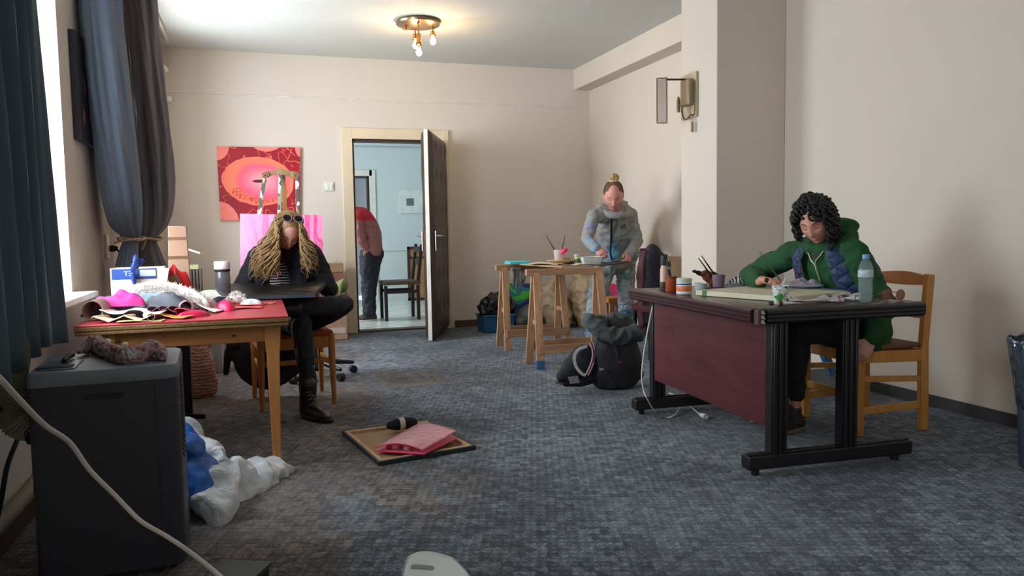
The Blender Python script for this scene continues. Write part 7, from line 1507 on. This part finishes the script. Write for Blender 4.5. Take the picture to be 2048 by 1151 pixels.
for i in range(260):
    s_ = -1 if i % 5 < 3 else 1; el_ = rnd.uniform(-35, 86); az = R(rnd.uniform(36 if el_ < 40 else 4, 180)); el = R(el_); lx = s_
    u = V((lx*math.cos(el)*math.sin(az), math.cos(el)*math.cos(az), math.sin(el))); S0 = M3 @ V((u.x*.088, u.y*.106-.032, u.z*.112+.026)); out = (S0-C3).normalized()
    L = (rnd.uniform(.03, .075) if lx > 0 else rnd.uniform(.07, .17))*(1-.3*max(0, math.sin(el))) ; ph = rnd.uniform(0, 6.28); P = [S0-out*.01]; ho_ = V((out.x, out.y, 0)); loc = M3.to_3x3().inverted() @ out
    sd_ = (M3.to_3x3() @ V((lx, -.35, 0))).normalized()
    for k in range(1, 13):
        f = k/12; q = S0+out*(.016*math.sin(PI*f))+sd_*(.020*f)+V((0, 0, -1))*(L*f)+V((math.cos(ph+f*15), math.sin(ph+f*15), .6*math.sin(ph+f*15)))*.0095*(.4+f)
        ql = M3.inverted() @ q
        if ql.y > .01 and abs(ql.x) < .066 and ql.z < .06: ql.x = (.066+.012*rnd.random())*lx; q = M3 @ ql
        P.append(q)
    m.tube(crom(P, 2), [.0075, .0085, .0075, .006, .0025], 5)
m.build('hair', hz3, p3, ang=80)
hb_ = at(1519, 503, Y=3.66); lo = V((WRF.x+.045, WRF.y-.165, ZD+.030)); brush('thin dark brush held in the drawing hand', lo, hb_, .0035, M_bh, tip=.02)

# --- person in the far room, bending out of sight behind the door frame
p4 = thing('person', 'person in red and greyish checked top and dark jeans, bending beyond the doorway', 'person', (1.34, 9.76, 0))
PY4 = 9.75; Q = lambda x, y, Y=PY4: at(x, y, Y=Y)
HPa, HPb = Q(738, 510, 9.70), Q(746, 510, 9.82); SH4 = Q(712, 436); HD4 = Q(690, 452)
m = MB(); M4 = headM(HD4+V((-.05, 0, .02)), R(90), R(60)); head(m, M4); m.limb([Q(742, 505), Q(736, 470), Q(722, 440), HD4+V((.02, 0, .03))], [(.13, .10), (.13, .11), (.13, .10), .05], side=(0, 1, 0), n=18)
kn4 = Q(738, 575); an4 = Q(737, 630); leg(m, HPa, kn4+V((0, -.06, 0)), V((an4.x, 9.68, .09)), -.01); leg(m, HPb, kn4+V((0, .08, 0)), V((an4.x+.02, 9.86, .09)), -.01)
el4 = Q(722, 478, 9.56); wr4 = Q(733, 498, 9.60); arm(m, SH4+V((0, -.16, 0)), el4, wr4, -.008); hand(m, wr4, (.3, 0, -.9), (0, 1, 0), False, (.2, .3, .2)); arm(m, SH4+V((0, .16, 0)), SH4+V((-.12, .2, -.2)), SH4+V((-.25, .15, -.35)), -.008)
m.fuse('body', skin('skin_far', (176, 130, 112)), p4, .007, 2)
m = MB(); m.limb([Q(744, 500), Q(740, 470), Q(726, 438), Q(712, 428)], [(.19, .125), (.19, .14), (.19, .13), (.15, .09)], side=(0, 1, 0), n=22); arm(m, SH4+V((0, -.17, 0)), el4, wr4.lerp(el4, .25), .018, .045); arm(m, SH4+V((0, .17, 0)), SH4+V((-.12, .2, -.2)), SH4+V((-.25, .15, -.35)), .016)
M_top = [pm('red_knit', (176, 28, 44), .8), pm('grey_pink_check', (150, 96, 98), .8, n=(60, .35), b=(30, .3))]; ys4 = Q(730, 441).z
m.fuse('top', M_top, p4, .010, 3, [(9, .010), (16, .008, (1, 1, 1), 'r')], paint=lambda q: 0 if q.z > ys4 else 1)
m = MB(); m.limb([HPa, Q(745, 505), HPb], [(.12, .13), (.14, .15), (.12, .13)], side=(1, 0, 0), n=18); R4 = (.12, .11, .09, .08, .075)
leg(m, HPa, kn4+V((0, -.06, 0)), V((an4.x, 9.68, .10)), 0, R4); leg(m, HPb, kn4+V((0, .08, 0)), V((an4.x+.02, 9.86, .10)), 0, R4); m.fuse('jeans', pm('dark_jeans', (28, 30, 42), .8), p4, .010, 3, [(9, .010), (16, .008, (1, 1, 1), 'r')])
for yy, xx in ((9.68, 0), (9.86, .02)):
    h4, t4 = V((an4.x+xx+.06, yy, 0)), V((an4.x+xx-.12, yy, 0)); m = MB(); shoe(m, h4, t4, .09, .045); sh_ = m.fuse('shoe', pm('brown_shoe', (70, 52, 48), .6), p4, .008, 2); sole('shoe_sole', h4, t4, M_wp, sh_, .046, .018)
m = MB(); m.ell((0, 0, 0), (.085, .105, .11), M=M4 @ Matrix.Translation(V((0, -.025, .02))), nu=24, nv=16); m.build('hair', hair_m('grey_hair', (70, 60, 54), (110, 98, 90)), p4)
